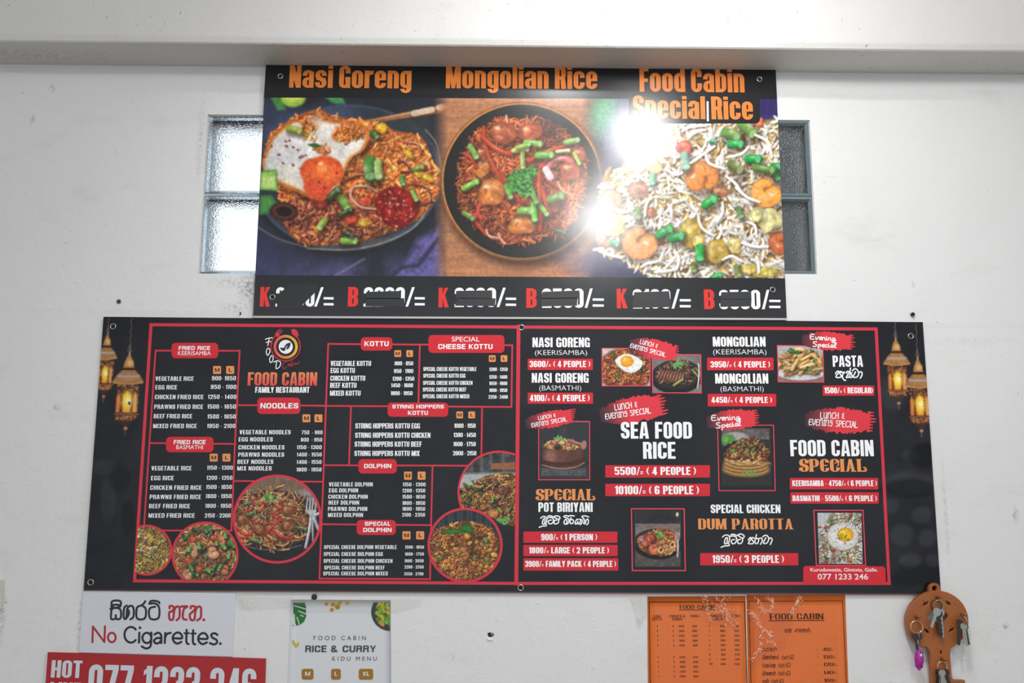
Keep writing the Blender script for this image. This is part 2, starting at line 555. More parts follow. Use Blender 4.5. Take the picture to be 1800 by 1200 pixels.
class Ink:
    """printed shapes in photograph pixels, laid onto one plane of the place"""
    def __init__(s):
        s.v = []; s.f = []; s.c = []

    def poly(s, pts, col):
        k = len(s.v)
        s.v += [(float(p[0]), float(p[1])) for p in pts]
        s.f.append(tuple(range(k, k + len(pts))))
        if np.ndim(col) == 1: s.c += [tuple(col)] * len(pts)
        else: s.c += [tuple(c) for c in col]

    def line(s, pts, w, col, closed=False):
        pts = [np.array(p, float) for p in pts]
        n = len(pts)
        for i in range(n if closed else n - 1):
            a, b = pts[i], pts[(i + 1) % n]
            d = (b - a) / (np.linalg.norm(b - a) + 1e-9); q = np.array([-d[1], d[0]]) * w / 2
            e = d * w / 2
            s.poly([a - e + q, a - e - q, b + e - q, b + e + q], col)

    def brush(s, pts, w, col, smooth=4):
        """a rounded pen stroke"""
        pts = catmull(pts, smooth) if smooth else [np.array(p, float) for p in pts]
        for i in range(len(pts) - 1):
            a, b = pts[i], pts[i + 1]
            L = np.linalg.norm(b - a)
            if L < 1e-6: continue
            d = (b - a) / L; q = np.array([-d[1], d[0]]) * w / 2
            s.poly([a + q, a - q, b - q, b + q], col)
        for p in pts: s.disc(p[0], p[1], w / 2, w / 2, col, 8)

    def disc(s, cx, cy, rx, ry, col, n=32, a0=0.0):
        s.poly([(cx + rx * math.cos(a0 + 2 * math.pi * i / n), cy + ry * math.sin(a0 + 2 * math.pi * i / n)) for i in range(n)], col)

    def annulus(s, cx, cy, rx, ry, w, col, keep=None, n=96, colf=None):
        for i in range(n):
            a, b = 2 * math.pi * i / n, 2 * math.pi * (i + 1) / n
            q = [(cx + (rx + o) * math.cos(t), cy + (ry + o) * math.sin(t)) for t, o in ((a, w / 2), (b, w / 2), (b, -w / 2), (a, -w / 2))]
            if keep and not all(keep(*p) for p in q): continue
            s.poly(q, colf(a) if colf else col)

    def rrect(s, x0, y0, x1, y1, r, col, skew=0.0, drop=0.0):
        p = contour(x0, y0, x1, y1, [r] * 4, 5)
        s.poly([(x + skew * (y1 - y) , y + drop * (x - x0)) for x, y in p], col)

    def quad(s, pts, col): s.poly(pts, col)

    def text(s, font, body, x0, x1, base, cap, col, base1=None, grad=None, track=0.0):
        g = FONTS[font]
        L = []; x = 0.0
        for ch in body:
            P, adv = g(ch)
            L.append((x, P)); x += adv + track
        lo = min((min(q[0] for q in p) + ox for ox, P in L for p in P), default=0)
        hi = max((max(q[0] for q in p) + ox for ox, P in L for p in P), default=1)
        b1 = base if base1 is None else base1
        for ox, P in L:
            for p in P:
                out = []; cc = []
                for (gx, gy) in p:
                    t = (gx + ox - lo) / (hi - lo)
                    bx, by = x0 + t * (x1 - x0), base + t * (b1 - base)
                    ux, uy = VPX - bx, VPY - by
                    n = math.hypot(ux, uy)
                    out.append((bx + ux / n * gy * cap, by + uy / n * gy * cap))
                    if grad: cc.append([grad[0][k] + (grad[1][k] - grad[0][k]) * min(1, max(0, gy)) for k in range(3)])
                s.poly(out, cc if grad else col)

    def pen(s, strokes, x, y, sc, ang, w, col, smooth=4):
        """pen strokes given in a local frame (y up), set at x, y"""
        ca, sa = math.cos(ang), math.sin(ang)
        for st in strokes:
            s.brush([(x + sc * (p[0] * ca - p[1] * sa * -1 * 0 - 0) - 0 + sc * p[1] * sa, y + sc * p[0] * sa - sc * p[1] * ca) for p in st], w, col, smooth)

    def zoomed(s, zone, strokes, w, col):
        for st in strokes:
            s.brush([(zone[0] + a / zone[2], zone[1] + b / zone[2]) for a, b in st], w, col, 3)

    def build(s, name, y, mat, parent, label=None):
        v = np.array(s.v)
        lift = np.zeros(len(v))                 # every overlapping stroke lies a hair above the one before
        for i, q in enumerate(s.f): lift[list(q)] = (i % 61) * 2.5e-6
        return link(name, at(v[:, 0], v[:, 1], y - lift), s.f, mat, parent, lin(np.array(s.c)), label=label)


# handwritten capitals and small letters (unit cap height)
HAND = {
    'L': ([[(0, 1), (0, 0.02), (.36, .06)]], .5), 'U': ([[(0, 1), (.0, .3), (.14, 0), (.3, .12), (.36, .5), (.36, 1), (.37, 0)]], .56),
    'N': ([[(.02, 0), (.02, .95)], [(.02, .7), (.2, 1), (.4, .85), (.42, 0)]], .6), 'C': ([[(.4, .9), (.2, 1), (.02, .6), (.08, .1), (.25, 0), (.42, .15)]], .56),
    'H': ([[(0, 1), (0, 0)], [(.38, 1), (.38, 0)], [(0, .5), (.38, .55)]], .58), '&': ([[(.3, .9), (.08, .85), (.06, .6), (.26, .5), (.04, .35), (.06, .1), (.32, .1)]], .46),
    'E': ([[(.36, .95), (.04, .9), (.03, .05), (.38, .05)], [(.03, .5), (.3, .55)]], .5), 'V': ([[(0, 1), (.06, .3), (.18, .02), (.34, .5), (.4, 1)]], .54),
    'I': ([[(.1, 1), (.1, 0)], [(0, .98), (.2, .98)], [(0, .02), (.2, .02)]], .32), 'G': ([[(.36, .95), (.12, .98), (.04, .7), (.2, .55), (.36, .7), (.34, .2), (.2, 0), (.02, .08)]], .54),
    'S': ([[(.36, .92), (.14, .98), (.04, .76), (.2, .54), (.36, .3), (.24, .02), (.02, .08)]], .5), 'P': ([[(.04, 0), (.04, .95)], [(.0, .95), (.3, .95), (.36, .7), (.26, .48), (.06, .46)]], .48),
    'A': ([[(0, 0), (.14, .8), (.22, 1), (.32, .7), (.4, 0)], [(.06, .35), (.36, .38)]], .54), ' ': ([], .36),
    'e': ([[(.03, .25), (.22, .3), (.24, .5), (.1, .52), (.03, .25), (.12, .0), (.32, .1)]], .33), 'v': ([[(0, .5), (.06, .05), (.12, 0), (.24, .5), (.32, .45)]], .33),
    'n': ([[(0, .5), (.0, 0)], [(.0, .3), (.14, .52), (.22, .4), (.22, .05), (.34, .06)]], .36), 'i': ([[(0, .5), (.0, .08), (.12, .05)], [(0, .72), (.01, .74)]], .18),
    'g': ([[(.24, .45), (.08, .5), (.02, .2), (.16, .05), (.25, .45), (.24, -.3), (.08, -.4), (.02, -.2), (.36, .1)]], .36), 'p': ([[(.02, .5), (.0, -.45)], [(.02, .35), (.18, .52), (.26, .25), (.14, .0), (.02, .08)]], .34),
    'c': ([[(.24, .42), (.1, .52), (.01, .25), (.1, 0), (.28, .1)]], .3), 'a': ([[(.24, .45), (.08, .5), (.01, .22), (.12, 0), (.24, .4), (.24, .05), (.34, .06)]], .36),
    'l': ([[(.0, .1), (.14, .8), (.1, 1), (.02, .8), (.03, .1), (.16, .04)]], .22),
}


def hand(ink, body, x0, x1, y0, y1, cap, w, col):
    """handwriting from (x0, y0) to (x1, y1) along its baseline"""
    x = 0; L = []
    for ch in body:
        st, adv = HAND[ch]; L.append((x, st)); x += adv
    x -= 0.14
    ln = math.hypot(x1 - x0, y1 - y0); kx = ln / x; a = math.atan2(y1 - y0, x1 - x0)
    for ox, st in L:
        for q in st:
            ink.brush([(x0 + (p[0] + ox) * kx * math.cos(a) + p[1] * cap * math.sin(a),
                        y0 + (p[0] + ox) * kx * math.sin(a) - p[1] * cap * math.cos(a)) for p in q], w, col, 3)
# ------------------------------------------------------------------ printed photographs
def value_noise(X, Y, scale, seed, octaves=3):
    out = np.zeros_like(X); amp = 1.0; tot = 0.0
    rs = np.random.RandomState(seed)
    for _ in range(octaves):
        g = rs.rand(64, 64)
        u, v = X / scale, Y / scale
        i, j = np.floor(u).astype(int), np.floor(v).astype(int)
        fu, fv = u - i, v - j
        fu = fu * fu * (3 - 2 * fu); fv = fv * fv * (3 - 2 * fv)
        a = g[i % 64, j % 64]; b = g[(i + 1) % 64, j % 64]; c = g[i % 64, (j + 1) % 64]; d = g[(i + 1) % 64, (j + 1) % 64]
        out += amp * ((a * (1 - fu) + b * fu) * (1 - fv) + (c * (1 - fu) + d * fu) * fv)
        tot += amp; amp *= 0.55; scale *= 0.5
    return out / tot


def inside(poly, X, Y):
    r = np.zeros(X.shape, bool)
    n = len(poly)
    for i in range(n):
        (x0, y0), (x1, y1) = poly[i], poly[(i + 1) % n]
        if y0 == y1: continue
        c = ((y0 > Y) != (y1 > Y)) & (X < (x1 - x0) * (Y - y0) / (y1 - y0) + x0)
        r ^= c
    return r


class Photo:
    """a picture on a print: colours on a fine grid of points, in photograph pixels"""
    def __init__(s, x0, y0, x1, y1, step=1.0, col=(0, 0, 0), seed=1):
        s.x0, s.y0, s.st = x0, y0, step
        nx = int(math.ceil((x1 - x0) / step)) + 1; ny = int(math.ceil((y1 - y0) / step)) + 1
        s.X, s.Y = np.meshgrid(x0 + np.arange(nx) * step, y0 + np.arange(ny) * step)
        s.C = np.empty((ny, nx, 3)); s.C[:] = col
        s.rs = np.random.RandomState(seed)

    def win(s, xa, ya, xb, yb):
        ny, nx = s.X.shape
        i0 = max(0, int((xa - s.x0) / s.st) - 1); i1 = min(nx, int((xb - s.x0) / s.st) + 3)
        j0 = max(0, int((ya - s.y0) / s.st) - 1); j1 = min(ny, int((yb - s.y0) / s.st) + 3)
        if i0 >= i1 or j0 >= j1: return None
        return slice(j0, j1), slice(i0, i1)

    def mix(s, w, m, col):
        c = s.C[w]
        c += (np.asarray(col, float) - c) * m[..., None]

    def ell(s, cx, cy, rx, ry, col, rot=0.0, soft=1.0, a=1.0, edge=None, lit=None, rough=0.0, tex=0.0, litk=0.8):
        R = max(rx, ry) + soft
        w = s.win(cx - R, cy - R, cx + R, cy + R)
        if w is None: return
        dx, dy = s.X[w] - cx, s.Y[w] - cy
        ca, sa = math.cos(rot), math.sin(rot)
        u, v = (dx * ca + dy * sa) / rx, (-dx * sa + dy * ca) / ry
        r = np.sqrt(u * u + v * v)
        if rough:
            r = r * (1 + rough * (value_noise(s.X[w] + cx, s.Y[w], min(rx, ry) * 0.7, 7, 2) - 0.5))
        m = np.clip((1 - r) * min(rx, ry) / soft + 0.5, 0, 1) * a
        c = np.empty(u.shape + (3,)); c[:] = col
        if edge is not None: c += (np.asarray(edge, float) - c) * (np.clip(r, 0, 1) ** 2.5)[..., None]
        if lit is not None:
            h = np.exp(-(((dx / rx + 0.3) ** 2 + (dy / ry + 0.38) ** 2) / 0.12))
            c += (np.asarray(lit, float) - c) * (h * litk)[..., None]
        if tex: c *= (1 + tex * 2 * (value_noise(s.X[w] + cx * 3, s.Y[w], max(3.0, min(rx, ry) * 0.55), 17, 3) - 0.5))[..., None]
        s.mix(w, m, c)

    def poly(s, pts, col, soft=1.0, a=1.0, smooth=0, tex=0.0, tscale=8, edge=None, ew=6.0):
        if smooth: pts = [tuple(p) for p in catmull(pts, smooth, True)]
        xs = [p[0] for p in pts]; ys = [p[1] for p in pts]
        w = s.win(min(xs) - soft, min(ys) - soft, max(xs) + soft, max(ys) + soft)
        if w is None: return
        X, Y = s.X[w], s.Y[w]
        d = np.full(X.shape, 1e9)
        n = len(pts)
        for i in range(n):
            (ax, ay), (bx, by) = pts[i], pts[(i + 1) % n]
            vx, vy = bx - ax, by - ay
            t = np.clip(((X - ax) * vx + (Y - ay) * vy) / (vx * vx + vy * vy + 1e-9), 0, 1)
            d = np.minimum(d, (X - ax - t * vx) ** 2 + (Y - ay - t * vy) ** 2)
        d = np.sqrt(d) * np.where(inside(pts, X, Y), 1, -1)
        m = np.clip(d / soft + 0.5, 0, 1) * a
        c = np.empty(X.shape + (3,)); c[:] = col
        if edge is not None: c += (np.asarray(edge, float) - c) * np.exp(-np.clip(d, 0, None) / ew)[..., None]
        if tex: c *= (1 + tex * (value_noise(X, Y, tscale, 11, 3) - 0.5) * 2)[..., None]
        s.mix(w, m, c)

    def stroke(s, pts, wd, col, lo=None, hi=None, a=1.0, soft=0.9, taper=0.0, smooth=0, shadow=0.0):
        if smooth: pts = catmull(pts, smooth)
        if shadow:
            s.stroke([(p[0] + wd * 0.25, p[1] + wd * 0.4) for p in pts], wd * 1.35, (30, 12, 6), a=shadow, soft=wd * 0.6, taper=taper)
        xs = [p[0] for p in pts]; ys = [p[1] for p in pts]
        w = s.win(min(xs) - wd, min(ys) - wd, max(xs) + wd, max(ys) + wd)
        if w is None: return
        X, Y = s.X[w], s.Y[w]
        best = np.full(X.shape, 1e9); lat = np.zeros(X.shape); tt = np.zeros(X.shape)
        n = len(pts) - 1
        for i in range(n):
            ax, ay = pts[i]; bx, by = pts[i + 1]
            vx, vy = bx - ax, by - ay
            L2 = vx * vx + vy * vy + 1e-9
            t = np.clip(((X - ax) * vx + (Y - ay) * vy) / L2, 0, 1)
            ex, ey = X - ax - t * vx, Y - ay - t * vy
            d = ex * ex + ey * ey
            k = d < best
            best = np.where(k, d, best); lat = np.where(k, (ex * -0.45 + ey * -0.9), lat); tt = np.where(k, (i + t) / n, tt)
        hw = wd / 2 * (1 - taper * np.abs(2 * tt - 1) ** 2)
        r = np.sqrt(best) / hw
        m = np.clip((1 - r) * hw / soft + 0.5, 0, 1) * a
        c = np.empty(X.shape + (3,)); c[:] = col
        if lo is not None: c += (np.asarray(lo, float) - c) * np.clip(0.5 * np.clip(r, 0, 1) ** 2 - 0.7 * lat / hw, 0, 1)[..., None]
        if hi is not None: c += (np.asarray(hi, float) - c) * (np.exp(-((lat / hw - 0.38) / 0.3) ** 2) * np.exp(-((tt - 0.45) / 0.3) ** 2) * 0.9)[..., None]
        s.mix(w, m, c)

    def noise(s, amp, scale, seed=3, octv=3, box=None, tint=(1, 1, 1)):
        w = s.win(*box) if box else (slice(None), slice(None))
        s.C[w] += ((value_noise(s.X[w], s.Y[w], scale, seed, octv) - 0.5) * 2 * amp)[..., None] * np.asarray(tint, float)

    def grains(s, poly, n, ln, wd, pal, bend=0.3, hi=0.35, lo=0.5, ang=None, shade=0.35, shadow=0.22, seed=5, sscale=30, taper=0.35):
        """scatters grains or strands of food over a region"""
        rs = np.random.RandomState(seed)
        xs = [p[0] for p in poly]; ys = [p[1] for p in poly]
        k = 0
        X = rs.uniform(min(xs), max(xs), n * 4); Y = rs.uniform(min(ys), max(ys), n * 4)
        ok = np.nonzero(inside(poly, X, Y))[0][:n]
        sh = value_noise(X, Y, sscale, seed + 1, 2)
        for i in ok:
            x, y = X[i], Y[i]
            L = rs.uniform(*ln); wv = rs.uniform(*wd)
            th = rs.uniform(0, math.pi) if ang is None else rs.normal(ang, 0.5)
            b = rs.uniform(-bend, bend) * L
            dx, dy = math.cos(th) * L / 2, math.sin(th) * L / 2
            c = np.asarray(pal[rs.randint(len(pal))], float) * (1 + shade * (sh[i] - 0.5) * 2.2) * rs.uniform(0.9, 1.08)
            c = np.clip(c, 0, 255)
            pts = [(x - dx, y - dy), (x - dy * b / L * 2 * 0.5, y + dx * b / L), (x + dx, y + dy)] if bend else [(x - dx, y - dy), (x + dx, y + dy)]
            if L > 13 and bend: pts = catmull(pts, 4)
            s.stroke(pts, wv, c, c * (1 - lo), c + (255 - c) * hi, taper=taper, shadow=shadow)

    def onion(s, x, y, ln, wd, rot, col=(96, 165, 60)):
        """a short length of cut green stalk"""
        c = np.asarray(col, float)
        ca, sa = math.cos(rot), math.sin(rot)
        s.stroke([(x - ca * ln / 2, y - sa * ln / 2), (x + ca * ln / 2, y + sa * ln / 2)], wd, c, c * 0.55, c + (255 - c) * 0.5, shadow=0.5)
        s.ell(x + ca * ln / 2, y + sa * ln / 2, wd * 0.28, wd * 0.45, c + (255 - c) * 0.35, rot, a=0.8)

    def shrimp(s, x, y, r, rot, col=(214, 128, 62), rb=None):
        """a curled prawn: a thick bent body with bands"""
        c = np.asarray(col, float); rb = rb or r * 0.62
        s.ell(x + r * 0.12, y + r * 0.2, r * 1.05, r * 1.0, (50, 20, 8), 0, r * 0.5, 0.5)
        s.ell(x, y, r * 0.6, r * 0.6, c * 0.68, 0, r * 0.2)
        n = 30
        body = []
        for i in range(n):                                  # fat at the head, thin at the tail
            t = i / (n - 1); a = rot + 4.7 * t
            body.append((x + r * 0.52 * math.cos(a), y + r * 0.5 * math.sin(a), r * (0.47 - 0.27 * t ** 1.3)))
        for (bx, by, q) in body: s.ell(bx, by, q * 1.06, q * 1.06, c * 0.62, 0, 1.5)
        for (bx, by, q) in body: s.ell(bx, by, q * 0.92, q * 0.92, c, 0, q * 0.45)
        for (bx, by, q) in body[::2]: s.ell(bx - q * 0.2, by - q * 0.28, q * 0.5, q * 0.42, c + (255 - c) * 0.32, 0, q * 0.5, 0.28)
        for i in range(4, n - 3, 5):
            bx, by, q = body[i]; a = rot + 4.7 * i / (n - 1)
            ux, uy = math.cos(a), math.sin(a)
            s.stroke([(bx - ux * q * 0.7, by - uy * q * 0.7), (bx + ux * q * 0.9, by + uy * q * 0.9)], max(1.0, r * 0.06), c * 0.7, a=0.1, soft=2.0)
        bx, by, q = body[2]; s.ell(bx - q * 0.2, by - q * 0.35, q * 0.3, q * 0.14, (255, 236, 206), rot, 2.5, 0.7)
        for k in range(9):
            a, q = (x * 3.7 + k * 2.4) % 6.28, r * (0.35 + 0.06 * ((k * 5) % 9))
            s.ell(x + q * math.cos(a), y + q * math.sin(a), r * 0.05, r * 0.04, c * 0.6, a, 1.5, 0.45)
        w = s.win(x - r, y - r, x + r, y + r)
        if w is not None:
            d = np.hypot(s.X[w] - x, s.Y[w] - y)
            s.C[w] *= (1 + 0.3 * (value_noise(s.X[w], s.Y[w], 7, 23, 3) - 0.5) * (d < r * 1.05))[..., None]

    def lump(s, x, y, rx, ry, col, rot=0.0, tex=0.12, rough=0.35):
        c = np.asarray(col, float)
        s.ell(x + rx * 0.1, y + ry * 0.22, rx * 1.1, ry * 1.08, (45, 20, 8), rot, min(rx, ry) * 0.5, 0.5)
        s.ell(x, y, rx, ry, c, rot, 1.6, 1, c * 0.74, c + (255 - c) * 0.5, rough + 0.25, tex + 0.2, 0.5)
        for k in range(3):
            a = (x * 7.3 + y * 3.1 + k * 2.2) % 6.28
            s.ell(x + rx * 0.45 * math.cos(a), y + ry * 0.45 * math.sin(a), rx * 0.3, ry * 0.13, c + (255 - c) * 0.4 if k < 2 else c * 0.6, a + 1.3, 2.0, 0.6)

    def crisp(s, k, scale, seed=9):
        """the fine mottling of a real photograph of food"""
        s.C *= (1 + k * 2 * (value_noise(s.X, s.Y, scale, seed, 2) - 0.5))[..., None]
        s.C += (k * 60 * (value_noise(s.X + 31, s.Y, scale * 1.3, seed + 1, 2) - 0.5))[..., None] * np.array((1.0, 0.4, -0.5)) * (s.C.max(-1, keepdims=True) > 80)

    def blur(s, n=1, w=None):
        w = w or (slice(None), slice(None))
        c = s.C[w]
        for _ in range(n):
            p = np.pad(c, ((1, 1), (0, 0), (0, 0)), 'edge'); c = (p[:-2] + 2 * p[1:-1] + p[2:]) / 4
            p = np.pad(c, ((0, 0), (1, 1), (0, 0)), 'edge'); c = (p[:, :-2] + 2 * p[:, 1:-1] + p[:, 2:]) / 4
        s.C[w] = c

    def build(s, name, y, mat, parent, label=None, circle=None, xl=None, xr=None, yt=None, yb=None, box=None):
        """circle = (cx, cy, r) or straight sides given as functions; box picks a range of columns"""
        X, Y, C = s.X.copy(), s.Y.copy(), np.clip(s.C, 0, 255)
        if box:
            w = s.win(*box); X, Y, C = X[w], Y[w], C[w]
        out = np.zeros(X.shape, bool)
        for fn, axis, side in ((xl, 0, -1), (xr, 0, 1), (yt, 1, -1), (yb, 1, 1)):
            if fn is None: continue
            A, B = (X, Y) if axis == 0 else (Y, X)
            lim = fn(B) if callable(fn) else np.full(B.shape, float(fn))
            o = A < lim if side < 0 else A > lim
            out |= o
            A[o] = lim[o]
        if circle:
            cx, cy, r = circle
            d = np.hypot(X - cx, Y - cy); o = d > r
            out |= o
            X[o] = cx + (X - cx)[o] * r / d[o]; Y[o] = cy + (Y - cy)[o] * r / d[o]
        ny, nx = X.shape
        idx = np.arange(ny * nx).reshape(ny, nx)
        f = np.stack([idx[1:, :-1], idx[1:, 1:], idx[:-1, 1:], idx[:-1, :-1]], -1).reshape(-1, 4)
        f = f[~out.ravel()[f].all(1)]
        used = np.unique(f); rm = np.zeros(ny * nx, int); rm[used] = np.arange(len(used))
        P = at(X.ravel()[used], Y.ravel()[used], y)
        return link(name, P, rm[f], mat, parent, lin(C.reshape(-1, 3)[used]), label=label)
# ------------------------------------------------------------------ the setting
def wall_material(name, base, seam=True, spots=()):
    m, t, b = new_mat(name)
    N, L = t.nodes, t.links
    tc = N.new('ShaderNodeTexCoord')
    geo = tc.outputs['Object']

    def noise(scale, detail, rough=0.55, stretch=None):
        n = N.new('ShaderNodeTexNoise')
        n.inputs['Scale'].default_value = scale; n.inputs['Detail'].default_value = detail
        n.inputs['Roughness'].default_value = rough
        if stretch:
            mp = N.new('ShaderNodeMapping'); mp.inputs['Scale'].default_value = stretch
            L.new(geo, mp.inputs['Vector']); L.new(mp.outputs['Vector'], n.inputs['Vector'])
        else:
            L.new(geo, n.inputs['Vector'])
        return n.outputs['Fac']

    def mth(op, a, c=None, clamp=False):
        n = N.new('ShaderNodeMath'); n.operation = op; n.use_clamp = clamp
        for i, v in enumerate((a, c)):
            if v is None: continue
            if isinstance(v, (int, float)): n.inputs[i].default_value = v
            else: L.new(v, n.inputs[i])
        return n.outputs[0]

    def ramp(f, lo, hi, a=0.0, z=1.0):
        n = N.new('ShaderNodeMapRange'); n.inputs[1].default_value = lo; n.inputs[2].default_value = hi
        n.inputs[3].default_value = a; n.inputs[4].default_value = z
        L.new(f, n.inputs[0]); return n.outputs[0]

    def blend(col, fac, rgb):
        n = N.new('ShaderNodeMix'); n.data_type = 'RGBA'
        if isinstance(col, tuple): n.inputs['A'].default_value = col
        else: L.new(col, n.inputs['A'])
        n.inputs['B'].default_value = rgb
        L.new(fac, n.inputs['Factor'])
        return n.outputs['Result']
    col = blend(tuple(base) + (1,), ramp(noise(1.7, 3), 0.35, 0.75, 0, 0.6), tuple(v * 0.93 for v in base) + (1,))
    col = blend(col, ramp(noise(5.5, 4, 0.6, (1, 1, 2.2)), 0.58, 0.8, 0, 0.45), (0.62, 0.58, 0.53, 1))
    # small dark specks and scuffs
    sp = mth('MULTIPLY', ramp(noise(95, 2, 0.5), 0.705, 0.76), ramp(noise(6, 2), 0.5, 0.62))
    col = blend(col, mth('MULTIPLY', sp, 0.75), (0.16, 0.14, 0.12, 1))
    sc = mth('MULTIPLY', ramp(noise(42, 3, 0.6, (1, 1, 0.35)), 0.68, 0.74), ramp(noise(3.1, 2), 0.52, 0.6))
    col = blend(col, mth('MULTIPLY', sc, 0.45), (0.35, 0.32, 0.29, 1))
    # grime that has a place of its own
    fine = noise(120, 4, 0.7)
    for (p, r, k) in spots:
        d = N.new('ShaderNodeVectorMath'); d.operation = 'SUBTRACT'
        L.new(geo, d.inputs[0]); d.inputs[1].default_value = p
        q = N.new('ShaderNodeVectorMath'); q.operation = 'DIVIDE'
        L.new(d.outputs[0], q.inputs[0]); q.inputs[1].default_value = r
        ln = N.new('ShaderNodeVectorMath'); ln.operation = 'LENGTH'
        L.new(q.outputs[0], ln.inputs[0])
        f = mth('MULTIPLY', ramp(ln.outputs['Value'], 0.1, 1.0, 1, 0), ramp(fine, 0.42, 0.62))
        col = blend(col, mth('MULTIPLY', f, k), (0.13, 0.11, 0.09, 1))
    L.new(col, b.inputs['Base Color'])
    b.inputs['Roughness'].default_value = 0.5
    b.inputs['Specular IOR Level'].default_value = 0.35
    h = mth('ADD', mth('MULTIPLY', noise(14, 5, 0.55), 0.9), mth('MULTIPLY', noise(60, 3, 0.6), 0.22))
    h = mth('ADD', h, mth('MULTIPLY', ramp(noise(33, 2, 0.5, (1, 1, 1.6)), 0.66, 0.8), 0.32))
    if seam:
        sx = N.new('ShaderNodeSeparateXYZ'); L.new(geo, sx.inputs[0])
        zl = mth('ADD', mth('MULTIPLY', sx.outputs['X'], SEAM[1]), SEAM[0])
        wob = mth('MULTIPLY', mth('SUBTRACT', noise(9, 3), 0.5), 0.008)
        dz = mth('SUBTRACT', mth('SUBTRACT', sx.outputs['Z'], zl), wob)
        h = mth('ADD', h, mth('MULTIPLY', ramp(dz, -0.006, 0.006), 0.3))
    bp = N.new('ShaderNodeBump')
    bp.inputs['Strength'].default_value = 0.45
    bp.inputs['Distance'].default_value = 0.006
    L.new(h, bp.inputs['Height'])
    L.new(bp.outputs['Normal'], b.inputs['Normal'])
    return m


_a, _b = at(20, 545, 0), at(1790, 574, 0)
SEAM = (_a[2] - _a[0] * (_b[2] - _a[2]) / (_b[0] - _a[0]), (_b[2] - _a[2]) / (_b[0] - _a[0]))


def spot(px, py, rx, ry, k, y=0.0):
    return (tuple(at(px, py, y)), (rx * PXM, 0.05, ry * PXM), k)


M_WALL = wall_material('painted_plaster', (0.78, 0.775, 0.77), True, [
    spot(438, 508, 26, 34, 0.85), spot(410, 496, 50, 14, 0.35), spot(352, 250, 9, 120, 0.3), spot(143, 1090, 9, 70, 0.5),
    spot(150, 900, 10, 150, 0.12), spot(100, 716, 9, 9, 0.7), spot(1785, 905, 8, 20, 0.6), spot(1662, 900, 6, 120, 0.3),
    spot(1700, 600, 120, 14, 0.12), spot(4, 1090, 7, 60, 0.5), spot(415, 540, 40, 12, 0.4), spot(1768, 1100, 8, 8, 0.7),
    spot(92, 155, 8, 12, 0.5), spot(470, 110, 20, 20, 0.3)])
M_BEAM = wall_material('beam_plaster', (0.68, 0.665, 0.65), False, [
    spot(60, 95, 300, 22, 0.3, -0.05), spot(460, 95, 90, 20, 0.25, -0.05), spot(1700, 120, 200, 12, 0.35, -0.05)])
M_CEIL = wall_material('ceiling_plaster', (0.8, 0.8, 0.79), False)
M_FLOOR = plain('floor_tiles', (150, 140, 128), 0.35, vary=0.1, scale=6)

# back wall with two openings for the glass blocks
gl = [at(363, 201, 0), at(350, 481, 0)]
gr_ = [at(1421, 211, 0), at(1439, 482, 0)]
BW = 0.19
LX0 = 0.5 * (gl[0][0] + gl[1][0]); LZ1, LZ0 = gl[0][2], gl[1][2]
RX1 = 0.5 * (gr_[0][0] + gr_[1][0]); RZ1, RZ0 = gr_[0][2], gr_[1][2]
LX1, RX0 = LX0 + BW, RX1 - BW
WX0, WX1, WT = -3.2, 3.2, 0.11
CEILZ = 3.25


def wall_with_holes():
    xs = [WX0, LX0, LX1, RX0, RX1, WX1]
    mb = MB()
    for i in range(5):
        cuts = []
        if i == 1: cuts = [(LZ0, LZ1)]
        if i == 3: cuts = [(RZ0, RZ1)]
        z = 0.0
        for (a, b) in cuts:
            mb.box(xs[i], xs[i + 1], 0, WT, z, a); z = b
        mb.box(xs[i], xs[i + 1], 0, WT, z, CEILZ)
    return mb


tag(wall_with_holes().build('wall_back', M_WALL), kind='structure')

# plaster beam under the ceiling; its soffit meets the wall in the line seen in the photograph
j0, j1 = at(0, 113, 0), at(1800, 131, 0)
sl = (j1[2] - j0[2]) / (j1[0] - j0[0])
def jz(x): return j0[2] + (x - j0[0]) * sl
_lo, _hi = 0.0, 0.5
for _ in range(40):
    _m = 0.5 * (_lo + _hi)
    p = at(900, 81, -_m)
    if p[2] > jz(p[0]): _lo = _m
    else: _hi = _m
BD = _lo
print('beam depth', BD)
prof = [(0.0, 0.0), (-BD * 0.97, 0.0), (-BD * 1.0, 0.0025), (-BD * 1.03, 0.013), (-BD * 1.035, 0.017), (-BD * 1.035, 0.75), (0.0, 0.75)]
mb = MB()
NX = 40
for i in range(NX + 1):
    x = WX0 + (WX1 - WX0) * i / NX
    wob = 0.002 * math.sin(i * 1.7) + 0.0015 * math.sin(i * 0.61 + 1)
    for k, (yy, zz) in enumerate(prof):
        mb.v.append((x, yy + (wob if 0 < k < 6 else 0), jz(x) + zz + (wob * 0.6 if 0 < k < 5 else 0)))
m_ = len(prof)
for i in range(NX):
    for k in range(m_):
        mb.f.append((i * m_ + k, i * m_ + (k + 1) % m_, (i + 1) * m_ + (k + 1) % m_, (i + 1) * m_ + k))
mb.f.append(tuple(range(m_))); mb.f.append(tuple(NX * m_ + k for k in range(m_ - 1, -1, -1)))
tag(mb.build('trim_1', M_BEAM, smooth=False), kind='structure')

tag(MB().box(WX0, WX1, -6, WT, -0.08, 0).build('floor', M_FLOOR), kind='structure')
tag(MB().box(WX0, WX1, -6, WT, CEILZ, CEILZ + 0.1).build('ceiling', M_CEIL), kind='structure')
tag(MB().box(WX0 - 0.1, WX0, -6, WT, -0.08, CEILZ + 0.1).build('wall_left', M_CEIL), kind='structure')
tag(MB().box(WX1, WX1 + 0.1, -6, WT, -0.08, CEILZ + 0.1).build('wall_right', M_CEIL), kind='structure')
